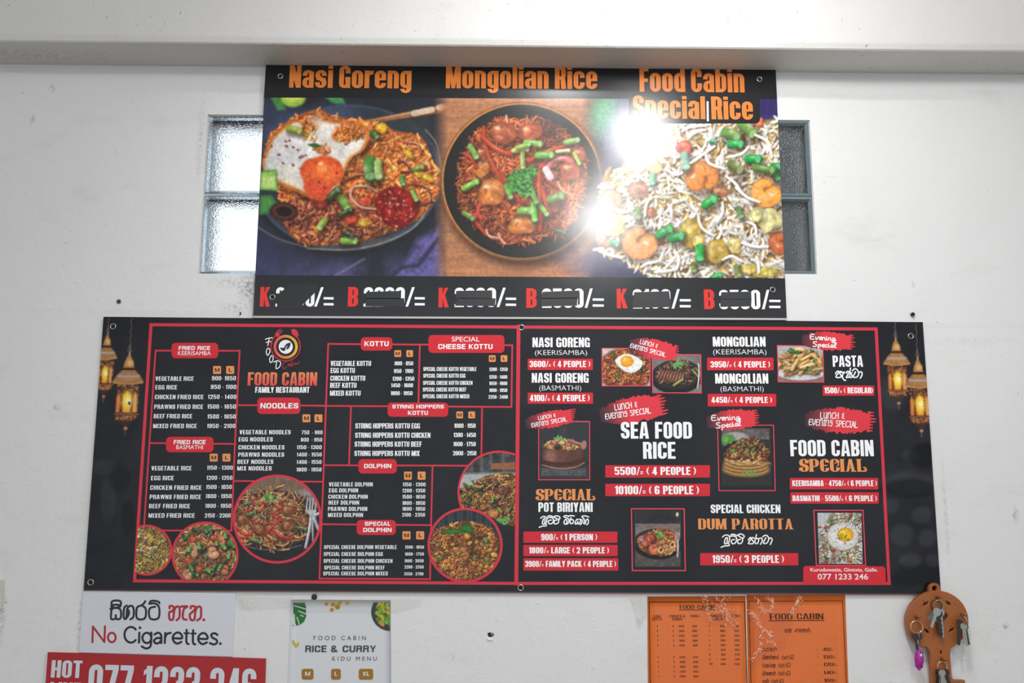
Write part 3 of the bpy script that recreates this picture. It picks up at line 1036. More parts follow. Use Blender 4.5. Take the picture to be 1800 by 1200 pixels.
# the neighbouring house stands close behind the right-hand opening
tag(MB().box(RX0 - 0.5, RX1 + 0.6, WT + 0.25, WT + 0.4, 0, 4.0).build('wall_outside', plain('dark_render', (128, 132, 134), 0.8, vary=0.2)), kind='structure')


def glass_mat(name, tint, rough):
    m, t, b = new_mat(name)
    b.inputs['Base Color'].default_value = tint + (1,)
    b.inputs['Transmission Weight'].default_value = 1.0
    b.inputs['Roughness'].default_value = rough
    b.inputs['IOR'].default_value = 1.45
    tc = t.nodes.new('ShaderNodeTexCoord')
    v = t.nodes.new('ShaderNodeTexVoronoi'); v.feature = 'SMOOTH_F1'
    v.inputs['Scale'].default_value = 400
    t.links.new(tc.outputs['Object'], v.inputs['Vector'])
    bp = t.nodes.new('ShaderNodeBump'); bp.inputs['Strength'].default_value = 0.4; bp.inputs['Distance'].default_value = 0.003
    t.links.new(v.outputs['Distance'], bp.inputs['Height'])
    t.links.new(bp.outputs['Normal'], b.inputs['Normal'])
    return m


M_GLASS = glass_mat('pebbled_glass', (0.96, 0.985, 1.0), 0.12)
M_GLASS_D = glass_mat('pebbled_grey_glass', (0.92, 0.97, 0.98), 0.16)
M_GLASS_RIM = glass_mat('glass_block_rim', (0.5, 0.74, 0.95), 0.3)
M_GLASS_RIM_D = plain('glass_block_rim_dark', (112, 128, 133), 0.25, spec=0.6)
M_MORTAR_D = plain('mortar_grey', (112, 120, 120), 0.8, bump=0.4)
M_MORTAR = plain('mortar', (205, 200, 195), 0.8, bump=0.4)


def glass_window(name, x0, x1, z0, z1, zs, inner, rim, joint):
    fr = MB()                                   # mortar bed round the blocks
    g = 0.0015
    fr.box(x0, x0 + g, 0.004, 0.09, z0, z1); fr.box(x1 - g, x1, 0.004, 0.09, z0, z1)
    fr.box(x0, x1, 0.004, 0.09, z0, z0 + g); fr.box(x0, x1, 0.004, 0.09, z1 - g, z1)
    w = fr.build(name, M_MORTAR, loc=((x0 + x1) / 2, 0.05, (z0 + z1) / 2))
    tag(w, kind='structure')
    MB().box(x0 + g, x1 - g, 0.007, 0.09, zs - g, zs + g).build('mortar_joint', joint, w)
    for (a, b) in ((zs + g, z1 - g), (z0 + g, zs - g)):
        xa, xb = x0 + g, x1 - g
        e = 0.0085
        # pebbled pane set into a slightly raised, rounded rim
        p = MB().box(xa + e * 0.5, xb - e * 0.5, 0.010, 0.026, a + e * 0.5, b - e * 0.5).build('glass_block', inner, w)
        r = MB()
        o = [(xa, a), (xb, a), (xb, b), (xa, b)]
        i = [(xa + e, a + e), (xb - e, a + e), (xb - e, b - e), (xa + e, b - e)]
        m = [(xa + e * 0.45, a + e * 0.45), (xb - e * 0.45, a + e * 0.45), (xb - e * 0.45, b - e * 0.45), (xa + e * 0.45, b - e * 0.45)]
        V = [(x, 0.07, z) for x, z in o] + [(x, 0.0055, z) for x, z in o] + [(x, 0.0035, z) for x, z in m] + [(x, 0.0099, z) for x, z in i]
        F_ = [(4 * k + (j + 1) % 4, 4 * k + j, 4 * k + 4 + j, 4 * k + 4 + (j + 1) % 4) for k in range(3) for j in range(4)]
        r.add(V, F_)
        r.build('block_rim', rim, p)
    return w


glass_window('window_1', LX0, LX1, LZ0, LZ1, at(356, 340, 0)[2], M_GLASS, M_GLASS_RIM, M_MORTAR)
glass_window('window_2', RX0, RX1, RZ0, RZ1, at(1432, 345, 0)[2], M_GLASS_D, M_GLASS_RIM_D, M_MORTAR_D)
# ------------------------------------------------------------------ the upper sign: three dishes
ORANGE = (232, 132, 58); RED = (226, 46, 40); WHITE = (253, 253, 253); INK = (26, 26, 29)
UF = -0.011                                              # its front face
uc = [at(468, 105, UF), at(1363, 113, UF), at(1383, 559, UF), at(445, 555, UF)]
upper = empty('dish_sign', tuple(np.mean(uc, 0)), 'upper black sign with three big dish photographs and orange headings', 'sign')
mb = MB().slab(uc, 0.0095)
mb.build('panel', M_BLACK, upper)
e0, e1 = at(445, 555, UF), at(1383, 559, UF)
e2, e3 = at(1383, 562.3, UF), at(445, 558.3, UF)
MB().slab([e0, e1, e2, e3], 0.0095).build('edge_strip', M_EDGE, upper, label='pale strip along the lower edge')

def lerp_fn(a, b):
    """x (or y) of the straight side through pixels a and b"""
    return lambda t: a[0] + (t - a[1]) * (b[0] - a[0]) / (b[1] - a[1])


ph = Photo(440, 168, 1388, 492, 1.0, (36, 36, 44), 4)
X, Y = ph.X, ph.Y
n1 = value_noise(X, Y, 60, 21, 4)
# cloth and slate behind the first plate
ph.C[:] = np.array((34, 35, 45))
ph.mix((slice(None), slice(None)), np.clip((560 - X) / 120, 0, 1) * np.clip((Y - 340) / 90, 0, 1) * 0.7, (58, 62, 108))
cl = np.clip((Y - 440) / 40, 0, 1) * np.clip(n1 * 2.6 - 0.75, 0, 1) * (X < 780)
ph.mix((slice(None), slice(None)), cl * 0.9, (92, 84, 140))
ph.poly([(735, 420), (772, 400), (776, 484), (700, 484)], (98, 88, 150), 14, 0.85, tex=0.35, tscale=7)
ph.stroke([(690, 484), (706, 470), (735, 466), (770, 420)], 7, (40, 36, 58), a=0.8, soft=4)
ph.stroke([(590, 484), (640, 455)], 4, (140, 136, 165), a=0.5, soft=3)
ph.ell(470, 215, 60, 40, (66, 74, 108), 0, 26, 0.6)
# vegetables at the back
ph.poly([(474, 168), (488, 168), (503, 192), (488, 194)], (70, 138, 72), 4)
ph.ell(515, 172, 22, 16, (160, 196, 66), 0, 4); ph.ell(516, 170, 14, 10, (196, 214, 96), 0, 4)
ph.poly([(566, 168), (600, 168), (608, 184), (588, 182)], (70, 150, 72), 4)
ph.blur(2, ph.win(440, 165, 790, 200))
# plate
ph.ell(612, 318, 170, 132, (28, 29, 36), -0.06, 10, 0.9)
ph.ell(612, 312, 166, 128, (62, 70, 86), -0.06, 2)
ph.ell(610, 309, 160, 122, (46, 50, 62), -0.06, 5)
ph.ell(545, 225, 80, 32, (70, 92, 122), -0.35, 24, 0.7)
ph.ell(720, 250, 40, 60, (44, 52, 54), 0.2, 20, 0.8)
ph.stroke([(760, 355 - 5), (735, 392), (700, 416), (650, 433), (600, 439), (540, 436)], 3.5, (134, 134, 122), a=0.85, soft=1.5, smooth=5)
ph.stroke([(455, 400), (490, 420), (545, 436)], 3, (110, 112, 96), a=0.7, soft=1.5, smooth=5)
ph.stroke([(776, 300), (768, 255), (748, 228)], 3, (120, 120, 92), a=0.8, soft=1.5, smooth=5)
ph.ell(620, 424, 60, 8, (140, 96, 66), -0.05, 6, 0.35)
# chopsticks
ph.stroke([(640, 216), (792, 186)], 9, (146, 98, 62), (88, 54, 34), (214, 170, 126))
ph.stroke([(652, 216), (790, 194)], 6, (120, 76, 46), (70, 44, 30), (190, 140, 100))
for (xa, ya) in ((728, 199), (742, 196), (752, 194), (772, 189)):
    ph.stroke([(xa, ya), (xa + 7, ya - 1.5)], 11, (214, 190, 166), a=0.85)
# rice
Z1 = lambda a: [(440 + x / 3, 90 + y / 3) for x, y in a]
mound = Z1([(360, 310), (270, 330), (160, 400), (90, 470), (150, 750), (190, 930), (270, 1010), (400, 1020), (560, 1010), (710, 960), (890, 880), (980, 760), (1000, 640), (950, 560), (900, 450), (760, 420), (640, 370), (480, 350), (400, 330)])
ph.poly(mound, (190, 92, 38), 5, smooth=3, tex=0.25, tscale=16)
PAL1 = [(232, 126, 50), (220, 104, 38), (242, 148, 66), (206, 90, 36), (238, 134, 44), (246, 166, 92)]
PAL1d = [(170, 78, 48), (140, 58, 36), (196, 104, 62), (110, 44, 28), (206, 122, 74)]
ph.grains(mound, 1500, (8, 14), (3.4, 5.2), PAL1, 0.25, 0.4, 0.38, seed=8, sscale=34, shade=0.45)
low = Z1([(180, 760), (420, 740), (640, 780), (700, 950), (560, 1005), (280, 1010), (190, 930)])
ph.grains(low, 420, (9, 15), (3.6, 5.4), PAL1d, 0.2, 0.45, 0.45, seed=9)
warm = Z1([(620, 440), (760, 440), (900, 520), (980, 640), (880, 700), (640, 700), (540, 640)])
ph.grains(warm, 420, (9, 15), (3.6, 5.4), [(240, 140, 56), (232, 120, 40), (250, 168, 92), (214, 100, 36)], 0.2, 0.5, 0.35, seed=10)
for (a, b, r, col) in ((205, 405, 0, (160, 82, 40)), (370, 340, 0, (200, 112, 52)), (590, 610, 0, (196, 100, 44)), (540, 800, 0, (224, 130, 60)), (600, 900, 0, (230, 140, 60)), (530, 880, 0, (196, 66, 34)), (370, 800, 0, (170, 56, 36)), (600, 790, 0, (206, 72, 40)), (690, 770, 0, (196, 84, 50))):
    ph.lump(440 + a / 3, 90 + b / 3, 13, 9, col)
# fried egg
egg = Z1([(180, 385), (235, 355), (270, 380), (262, 420), (330, 395), (420, 362), (540, 372), (610, 395), (630, 450), (600, 520), (540, 560), (500, 640), (450, 740), (350, 782), (250, 745), (150, 700), (80, 650), (62, 570), (100, 470), (130, 430)])
ph.poly([(x + 4, y + 8) for x, y in egg], (40, 20, 10), 12, 0.6, smooth=3)
ph.poly(egg, (196, 106, 40), 3, smooth=3, tex=0.3, tscale=6)
eg2 = [(556 + (x - 556) * 0.93, 276 + (y - 276) * 0.92) for x, y in egg]
ph.poly(eg2, (236, 232, 226), 5, smooth=3, tex=0.07, tscale=22, edge=(214, 176, 130), ew=5)
for (a, b, rx, ry, c) in ((210, 520, 34, 22, (206, 202, 204)), (130, 600, 20, 20, (196, 196, 202)), (300, 620, 18, 30, (212, 204, 196)), (400, 470, 30, 8, (204, 196, 186)), (180, 640, 26, 12, (214, 206, 190)), (480, 520, 10, 16, (206, 200, 194)), (250, 460, 14, 8, (250, 250, 248)), (330, 520, 10, 18, (250, 250, 248)), (380, 385, 22, 7, (250, 248, 244))):
    ph.ell(440 + a / 3, 90 + b / 3, rx, ry, c, 0.4, 9, 0.7)
patch = Z1([(440, 420), (500, 385), (590, 400), (600, 440), (540, 470), (470, 480), (430, 460)])
ph.poly(patch, (204, 104, 40), 5, 0.9, smooth=3)
ph.grains(patch, 60, (8, 12), (3, 4.5), PAL1, 0.2, 0.4, 0.5, seed=12)
ph.grains(Z1([(270, 430), (300, 400), (350, 420), (340, 470), (290, 470)]), 14, (7, 11), (3, 4), PAL1, 0.2, 0.4, 0.5, seed=13)
ph.grains(Z1([(330, 500), (420, 490), (420, 540), (350, 545)]), 18, (7, 11), (3, 4), PAL1, 0.2, 0.4, 0.5, seed=14)
ph.poly(Z1([(298, 492), (340, 482), (384, 500), (340, 512)]), (62, 96, 40), 2)
ph.onion(440 + 232 / 3, 90 + 415 / 3, 18, 13, 0.2, (150, 160, 52))
# yolk
yk = Z1([(262, 640), (272, 600), (300, 572), (345, 560), (380, 548), (440, 562), (484, 600), (486, 650), (455, 700), (430, 720), (400, 775), (360, 786), (318, 768), (290, 740), (282, 690)])
ph.poly(yk, (226, 92, 42), 5, smooth=3, tex=0.2, tscale=9, edge=(206, 74, 32), ew=5)
ph.poly(Z1([(290, 700), (420, 700), (400, 770), (350, 782), (305, 760)]), (212, 76, 44), 9, 0.8, smooth=3, tex=0.25, tscale=6)
ph.ell(440 + 395 / 3, 90 + 640 / 3, 22, 13, (238, 116, 52), 0.2, 14, 0.7)
ph.ell(440 + 378 / 3, 90 + 615 / 3, 9, 8, (246, 148, 84), 0.2, 4, 0.8, tex=0.2); ph.ell(440 + 372 / 3, 90 + 592 / 3, 4, 3, (250, 200, 150), 0, 2)
ph.grains(yk, 26, (4, 9), (2, 3.4), [(232, 104, 52), (210, 76, 40), (240, 130, 70)], 0.3, 0.3, 0.2, seed=18, shadow=0.0)
rs = np.random.RandomState(3)
for (a, b) in ((275, 553), (262, 560), (290, 548), (205, 470), (185, 475), (225, 505), (190, 500), (150, 545), (70, 555), (225, 600), (170, 590), (360, 690), (390, 720), (455, 640), (330, 410), (250, 520), (500, 490), (110, 500)):
    x, y = 440 + a / 3, 90 + b / 3
    ph.ell(x, y, rs.uniform(1.5, 3.2), rs.uniform(1, 1.8), (120, 34, 24), rs.rand() * 3, 1.2, 0.95, rough=0.8); ph.ell(x + 2, y + 1, 1.3, 0.9, (86, 20, 16), rs.rand(), 1)
# cucumber, chutney, rings
ph.poly(Z1([(50, 632), (140, 622), (148, 738), (48, 732)]), (166, 206, 96), 3, edge=(62, 128, 66), ew=4)
ph.poly(Z1([(60, 664), (130, 656), (134, 722), (58, 720)]), (196, 220, 130), 5, 0.8)
ph.poly(Z1([(50, 760), (110, 755), (145, 800), (90, 860), (45, 865)]), (86, 150, 76), 3, edge=(44, 96, 52), ew=5)
for rr, c in ((1.0, (52, 26, 20)), (0.82, (92, 48, 34)), (0.55, (30, 16, 14))):
    ph.ell(440 + 178 / 3, 90 + 845 / 3, 25 * rr, 16 * rr, c, 0.1, 3)
ph.noise(14, 5, 8, 2, (470, 350, 530, 392), (1, .6, .4))
ph.poly(Z1([(660, 780), (720, 720), (800, 720), (880, 770), (890, 840), (850, 900), (780, 940), (700, 900), (660, 850)]), (140, 30, 20), 4, smooth=3, tex=0.5, tscale=12, edge=(104, 16, 10), ew=7)
for _ in range(150):
    a, r = rs.uniform(0, 6.28), math.sqrt(rs.rand()) * 32
    x, y = 696 + r * math.cos(a) * 1.05, 367 + r * math.sin(a)
    ph.ell(x, y, rs.uniform(1, 2.6), rs.uniform(1, 2.2), [(206, 84, 62), (176, 44, 30), (96, 12, 10), (90, 14, 10), (236, 170, 150)][rs.randint(5)], rs.rand(), 1.4, 0.75)
for pts, c in ((((520, 740), (560, 712), (620, 715), (668, 740)), (216, 160, 130)), (((540, 720), (530, 770), (580, 820), (660, 832)), (206, 150, 120)), (((780, 590), (810, 580), (850, 630), (800, 640)), (96, 40, 26)), (((860, 700), (930, 720), (950, 790), (890, 810)), (120, 50, 30)), (((810, 480), (880, 490), (900, 540)), (170, 84, 60)), (((480, 690), (580, 650), (640, 690)), (120, 50, 30))):
    ph.stroke(Z1(pts), 4.5, c, tuple(v * 0.6 for v in c), (250, 214, 190), smooth=5, shadow=0.4)
for (a, b, l, w, r, c) in ((632, 620, 26, 22, 1.5, (70, 128, 48)), (675, 625, 24, 14, 1.5, (150, 180, 96)), (495, 800, 22, 14, 1.0, (110, 160, 60)), (520, 1000, 20, 13, 0.0, (122, 178, 60)), (378, 912, 16, 12, 2.2, (150, 170, 60)), (802, 682, 13, 8, 1.3, (80, 140, 60)), (865, 762, 16, 8, 1.1, (130, 180, 80)), (885, 617, 14, 9, -0.4, (110, 140, 50)), (500, 850, 22, 8, -0.5, (58, 80, 36)), (515, 965, 14, 8, 0.3, (44, 66, 36)), (655, 440, 12, 9, 0.8, (60, 110, 50)), (440, 750, 20, 12, -0.8, (70, 84, 40))):
    ph.onion(440 + a / 3, 90 + b / 3, l, w, r, c)
for (a, b, rx, ry, r) in ((692, 405, 11, 10, 0), (835, 540, 13, 5, 0.7), (930, 665, 15, 6, 0.6), (880, 650, 9, 4, 0.5), (600, 905, 9, 6, 0)):
    ph.lump(440 + a / 3, 90 + b / 3, rx, ry, (226, 172, 40), r)

# wooden table under the second plate
wx = np.clip((X - 762) / 26, 0, 1) * np.clip((1062 - X) / 40, 0, 1)
wood = np.empty(X.shape + (3,)); wood[:] = (172, 116, 80)
g = value_noise(X * 0.12, Y * 1.3, 5, 5, 4) - 0.5
wood *= (1 + 0.34 * g)[..., None]
wood += (np.clip((190 - Y) / 30, 0, 1) * 26)[..., None] + (np.clip((Y - 440) / 50, 0, 1) * 8)[..., None] * np.array((1, .6, .4))
m = wx * (X > 755) * (X < 1075)
ph.C += (wood - ph.C) * m[..., None]
cx, cy = 917, 318.5
ph.ell(cx + 4, cy + 10, 146, 142, (60, 36, 26), 0, 16, 0.75)
ph.ell(cx, cy, 142.5, 140, (206, 128, 56), 0, 1.4, 1, (150, 84, 34))
ph.ell(cx, cy, 139.2, 136.6, (232, 176, 100), 0, 1.2)
ph.ell(cx, cy, 137.6, 135, (30, 27, 26), 0, 1.4)
ph.ell(cx + 10, cy + 40, 118, 96, (44, 40, 40), 0, 30, 0.6)
rsn = np.random.RandomState(15)
mound2 = [(cx + (118 + rsn.uniform(-8, 5)) * math.cos(a), cy - 2 + (115 + rsn.uniform(-9, 5)) * math.sin(a)) for a in np.linspace(0, 6.28, 40)[:-1]]
ph.poly([(x + 2, y + 6) for x, y in mound2], (14, 10, 8), 12, 0.7)
ph.poly(mound2, (104, 40, 20), 4, tex=0.3, tscale=14)
PAL2 = [(176, 74, 30), (196, 90, 36), (152, 58, 22), (214, 114, 52), (120, 44, 16), (204, 98, 42)]
ph.grains(mound2, 1700, (13, 24), (2.2, 3.4), PAL2, 0.3, 0.45, 0.42, seed=16, sscale=36, shade=0.5)
for (a, b, rx, ry, r) in ((1330, 430, 24, 20, 0.3), (1475, 430, 21, 16, -0.2), (1225, 610, 12, 21, 0.15), (1272, 742, 24, 23, 0), (1440, 912, 28, 17, -0.15), (1685, 632, 18, 18, 0), (1600, 815, 11, 13, 0.3), (1735, 545, 13, 12, 0.2), (1590, 590, 16, 8, -0.6), (1220, 540, 10, 12, 0)):
    c = (210, 122, 52) if b > 600 and a < 1460 else (190, 90, 50)
    ph.lump(440 + a / 3, 90 + b / 3, rx, ry, c, r, rough=0.25)
    ph.ell(440 + a / 3 + rx * 0.3, 90 + b / 3 + ry * 0.2, rx * 0.4, ry * 0.35, tuple(v * 0.72 for v in c), r + 0.5, 4, 0.5)
    ph.ell(440 + a / 3 - rx * 0.35, 90 + b / 3 - ry * 0.4, rx * 0.22, ry * 0.16, (250, 206, 150), r, 3, 0.8)
for pts, w in ((((1230, 400), (1250, 530), (1300, 640), (1345, 700)), 6), (((1320, 640), (1370, 720), (1420, 790)), 6), (((1130, 540), (1160, 560), (1195, 610)), 5), (((1525, 640), (1528, 780), (1530, 945)), 8), (((1470, 580), (1560, 530), (1690, 492)), 7), (((1220, 450), (1300, 520), (1380, 545)), 8), (((1200, 840), (1190, 900), (1245, 965)), 6), (((1540, 720), (1560, 790), (1580, 860)), 9), (((1640, 560), (1580, 560), (1540, 610)), 9)):
    ph.stroke(Z1(pts), w, (184, 66, 30), (110, 30, 14), (236, 130, 84), smooth=5, shadow=0.4)
ph.stroke(Z1([(1560, 620), (1600, 580), (1650, 566), (1695, 582)]), 9, (206, 110, 100), (150, 60, 60), (246, 220, 216), smooth=5)
ph.stroke(Z1([(1560, 625), (1582, 665)]), 13, (236, 206, 210), (196, 120, 140), (255, 246, 246))
ph.stroke(Z1([(1215, 790), (1200, 840), (1215, 880)]), 5, (200, 70, 70), smooth=4)
for pts in (((1310, 960), (1320, 990), (1345, 1015)), ((1245, 940), (1260, 975), (1310, 985)), ((1350, 340), (1355, 375)), ((1620, 690), (1650, 740), (1700, 760))):
    ph.stroke(Z1(pts), 4, (224, 160, 130), (160, 90, 70), (250, 220, 200), smooth=5)
for (a, b, l, w, r, c) in ((1176, 530, 22, 10, 1.05, (118, 172, 74)), (1160, 705, 25, 11, -0.5, (124, 182, 66)), (1492, 486, 24, 12, 0.1, (130, 178, 70)), (1552, 548, 23, 13, -0.05, (110, 176, 64)), (1695, 474, 21, 10, -0.2, (140, 186, 90)), (1648, 526, 20, 7, -0.1, (206, 206, 150)), (1722, 566, 20, 7, 1.1, (170, 190, 80)), (1612, 772, 20, 15, -0.35, (104, 146, 62)), (1452, 842, 18, 14, 0, (120, 174, 66)), (1497, 846, 28, 11, 1.5, (112, 190, 70)), (1546, 836, 20, 9, 0.9, (134, 186, 70)), (1492, 756, 28, 10, 1.2, (96, 156, 60)), (1362, 742, 20, 10, 1.2, (104, 156, 60)), (1150, 868, 18, 9, 0.6, (110, 150, 60)), (1632, 950, 16, 7, 0.2, (60, 90, 50)), (1425, 520, 24, 9, -0.1, (196, 206, 110)), (1436, 575, 26, 8, 1.55, (150, 176, 76)), (1440, 500, 20, 8, -0.25, (150, 190, 80))):
    ph.onion(440 + a / 3, 90 + b / 3, l, w, r, c)
for k in range(420):
    a, r = rsn.uniform(0, 6.28), math.sqrt(rsn.rand())
    x, y = 912 + 22 * r * math.cos(a), 319 + 21 * r * math.sin(a)
    if k % 4 == 0: x, y = 933 + 12 * r * math.cos(a), 303 + 10 * r * math.sin(a)
    if k % 7 == 0: x, y = 922 + 11 * r * math.cos(a), 336 + 10 * r * math.sin(a)
    ph.ell(x, y, rsn.uniform(1.4, 3), rsn.uniform(1.2, 2.4), [(46, 124, 42), (34, 96, 32), (70, 160, 54), (20, 64, 24), (96, 182, 74)][rsn.randint(5)], rsn.rand() * 3, 1.2, 0.9)

# third dish: white rice with prawns
Z3 = lambda a: [(860 + x / 3, 90 + y / 3) for x, y in a]
m3 = np.clip((X - 1040) / 26, 0, 1)
base3 = np.empty(X.shape + (3,)); base3[:] = (74, 72, 96)
base3 += (np.clip((260 - Y) / 60, 0, 1) * np.clip((X - 1280) / 60, 0, 1))[..., None] * np.array((-26, -34, 0))
ph.C += (base3 - ph.C) * m3[..., None]
ph.ell(1062, 200, 22, 34, (96, 190, 110), 0.2, 26, 0.9)
ph.ell(1110, 215, 60, 40, (150, 150, 190), 0, 40, 0.6)
ph.ell(1062, 470, 70, 26, (92, 92, 132), 0.2, 26, 0.7)
ph.ell(1056, 350, 16, 60, (120, 110, 120), 0, 14, 0.5)
mound3 = Z3([(980, 350), (1100, 372), (1300, 368), (1420, 372), (1540, 350), (1570, 500), (1570, 1195), (850, 1195), (800, 1150), (700, 1100), (600, 1065), (565, 1000), (585, 780), (600, 660), (700, 610), (760, 520), (880, 420)])
ph.poly(mound3, (196, 164, 104), 6, tex=0.35, tscale=16)
ph.grains(mound3, 500, (10, 22), (5, 9), [(206, 168, 96), (176, 136, 80), (224, 196, 140), (150, 104, 60), (226, 190, 90)], 0.2, 0.3, 0.4, seed=31, sscale=40)
ph.grains(mound3, 900, (8, 16), (3.6, 5), [(240, 232, 214), (232, 216, 184), (246, 242, 232), (220, 198, 156)], 0.25, 0.4, 0.25, seed=36, sscale=40, shade=0.15, shadow=0.22)
PAL3 = [(244, 241, 236), (236, 232, 226), (250, 248, 246), (226, 220, 210), (238, 232, 214)]
ph.grains(mound3, 480, (14, 30), (4.2, 6.2), PAL3, 0.28, 0.5, 0.22, seed=32, sscale=50, shade=0.1, shadow=0.2)
for (x, y, r, rot, c) in ((1237, 312, 32, 2.6, (222, 134, 62)), (1346, 336, 30, 0.4, (236, 156, 70)), (1123, 424, 34, 0.2, (232, 156, 96)), (1372, 425, 22, 1.5, (196, 96, 50)), (1076, 352, 22, 2.0, (206, 140, 110)), (1150, 292, 14, 0.4, (226, 166, 100))):
    ph.shrimp(x, y, r, rot, c)
for (a, b, rx, ry, c) in ((1030, 508, 13, 13, (218, 90, 66)), (1420, 368, 10, 9, (214, 104, 64)), (1335, 462, 6, 5, (190, 60, 50)), (780, 730, 17, 14, (196, 140, 112)), (850, 850, 9, 9, (190, 110, 70)), (610, 1010, 16, 7, (190, 120, 90)), (1060, 960, 18, 26, (222, 186, 84)), (1100, 1000, 12, 12, (236, 206, 120)), (1195, 1060, 22, 22, (206, 170, 74)), (1475, 885, 22, 22, (226, 216, 148)), (1400, 870, 12, 12, (232, 220, 150)), (1445, 1165, 26, 9, (222, 196, 88)), (1360, 1150, 14, 9, (226, 200, 100)), (640, 920, 22, 20, (236, 206, 110)), (1290, 1020, 12, 16, (228, 206, 130)), (1220, 740, 16, 8, (184, 116, 80))):
    ph.lump(860 + a / 3, 90 + b / 3, rx, ry, c)
for (a, b, l, w, r, c) in ((1278, 440, 24, 18, 0.3, (104, 146, 66)), (1300, 490, 20, 14, 0.0, (40, 158, 74)), (1392, 568, 20, 15, 0.0, (30, 156, 66)), (1163, 795, 20, 16, -0.6, (40, 160, 66)), (925, 952, 24, 15, -0.5, (50, 160, 70)), (990, 980, 18, 16, -0.3, (44, 150, 66)), (1110, 1065, 22, 15, 1.55, (40, 166, 66)), (1034, 580, 24, 14, 1.4, (130, 176, 150)), (860, 676, 16, 10, 1.5, (110, 186, 140)), (1520, 612, 14, 15, 0, (30, 140, 62)), (1515, 652, 16, 10, 1.2, (50, 160, 80)), (1450, 622, 34, 13, 0.15, (92, 134, 56)), (1362, 410, 30, 18, 0.7, (106, 146, 60)), (1300, 612, 22, 16, 0.6, (104, 116, 56)), (782, 855, 16, 12, 1.5, (120, 146, 90)), (1322, 850, 18, 10, 1.2, (100, 130, 70)), (660, 1012, 12, 10, 0.4, (60, 160, 100)), (1080, 1140, 14, 10, 1.5, (110, 116, 50)), (1310, 1160, 18, 10, 1.3, (116, 130, 60)), (1200, 1185, 14, 9, -0.4, (40, 170, 80)), (1180, 475, 10, 6, 0, (70, 170, 110)), (1300, 700, 8, 12, 1, (120, 90, 60))):
    ph.onion(860 + a / 3, 90 + b / 3, l * 0.84, w * 1.05, r, c)
for (a, b, c_, d, e, f) in ((1060, 590, 1105, 560, 1190, 500), (1140, 540, 1160, 590, 1240, 620), (1250, 660, 1300, 700, 1340, 760), (1300, 720, 1360, 770, 1425, 795), (820, 870, 830, 800, 860, 770), (640, 820, 700, 850, 760, 830), (1100, 860, 1120, 930, 1180, 970), (1200, 900, 1230, 850, 1230, 800), (990, 1150, 1000, 1100, 990, 1060), (870, 1165, 920, 1160, 990, 1150), (800, 1140, 830, 1120, 890, 1110), (580, 1055, 640, 1075, 700, 1090), (1420, 1170, 1420, 1130, 1410, 1080), (1360, 900, 1400, 920, 1410, 980), (1020, 420, 1060, 400, 1150, 390), (1400, 440, 1470, 480, 1490, 560), (1230, 1100, 1280, 1080, 1330, 1110), (930, 620, 980, 650, 1020, 640), (1250, 560, 1330, 540, 1370, 500), (1330, 1010, 1400, 1030, 1470, 1030)):
    ph.stroke(Z3([(a, b), (c_, d), (e, f)]), 5.2, (242, 240, 236), (196, 186, 168), (255, 255, 255), smooth=5, shadow=0.35, taper=0.3)
ph.poly([(1040, 484), (1050, 452), (1095, 470), (1150, 492), (1040, 492)], (56, 56, 80), 12, 0.8)
ph.crisp(0.13, 4.0)
ph.blur(1)
TOPL, BOTL = lerp_fn((463.5, 172), (449.3, 484)), None
top_line = lambda x: 171.5 + (x - 464) * (174.5 - 171.5) / 902
bot_line = lambda x: 483.5 + (x - 450) * (489.0 - 483.5) / 930
left_line = lerp_fn((465.2, 160), (448.0, 500)); right_line = lerp_fn((1365.6, 170), (1379.8, 490))
for nm, bx, lab, l_, r_ in (('dish_photo', (440, 160, 775, 500), 'nasi goreng with fried egg, printed at the left', left_line, None),
                            ('dish_photo', (778, 160, 1048, 500), 'reddish rice on a round black plate, printed in the middle', None, None),
                            ('dish_photo', (1051.5, 160, 1400, 500), 'white rice with prawns, printed at the right', None, right_line)):
    ph.build(nm, UF - 0.0001, M_GLOSS, upper, lab, xl=l_, xr=r_, yt=top_line, yb=bot_line, box=bx)

# black face above and below the photographs
k = Ink()
k.poly([(468, 105), (1363, 113), (1366, 174.5), (464, 171.5)], INK)
k.poly([(449, 483.5), (1380, 489), (1383, 559), (445, 555)], INK)
k.build('black_border', UF - 0.00005, M_GLOSS, upper)
for i, (body, x0, x1, b0, b1, cap) in enumerate((('Nasi Goreng', 508, 723, 154, 155.5, 39), ('Mongolian Rice', 783.5, 1050, 155, 156.5, 39), ('Food Cabin', 1124.5, 1309, 161, 162.3, 41.5))):
    k = Ink(); k.text('impact', body, x0, x1, b0, cap, ORANGE, b1); k.build('heading', UF - 0.0004, M_GLOSS, upper)
k = Ink()
k.rrect(1105, 165, 1336, 217, 8, INK); k.build('heading_backing', UF - 0.00025, M_GLOSS, upper)
k = Ink(); k.text('impact', 'Special Rice', 1113, 1324, 207.5, 40, ORANGE, 210.5); k.build('heading', UF - 0.0004, M_GLOSS, upper)
k = Ink(); k.poly([(1242, 178), (1245.5, 178), (1246, 213), (1242.5, 213)], (238, 238, 240)); k.build('scratch_mark', UF - 0.0005, M_GLOSS, upper, 'white vertical scratch between the two words')
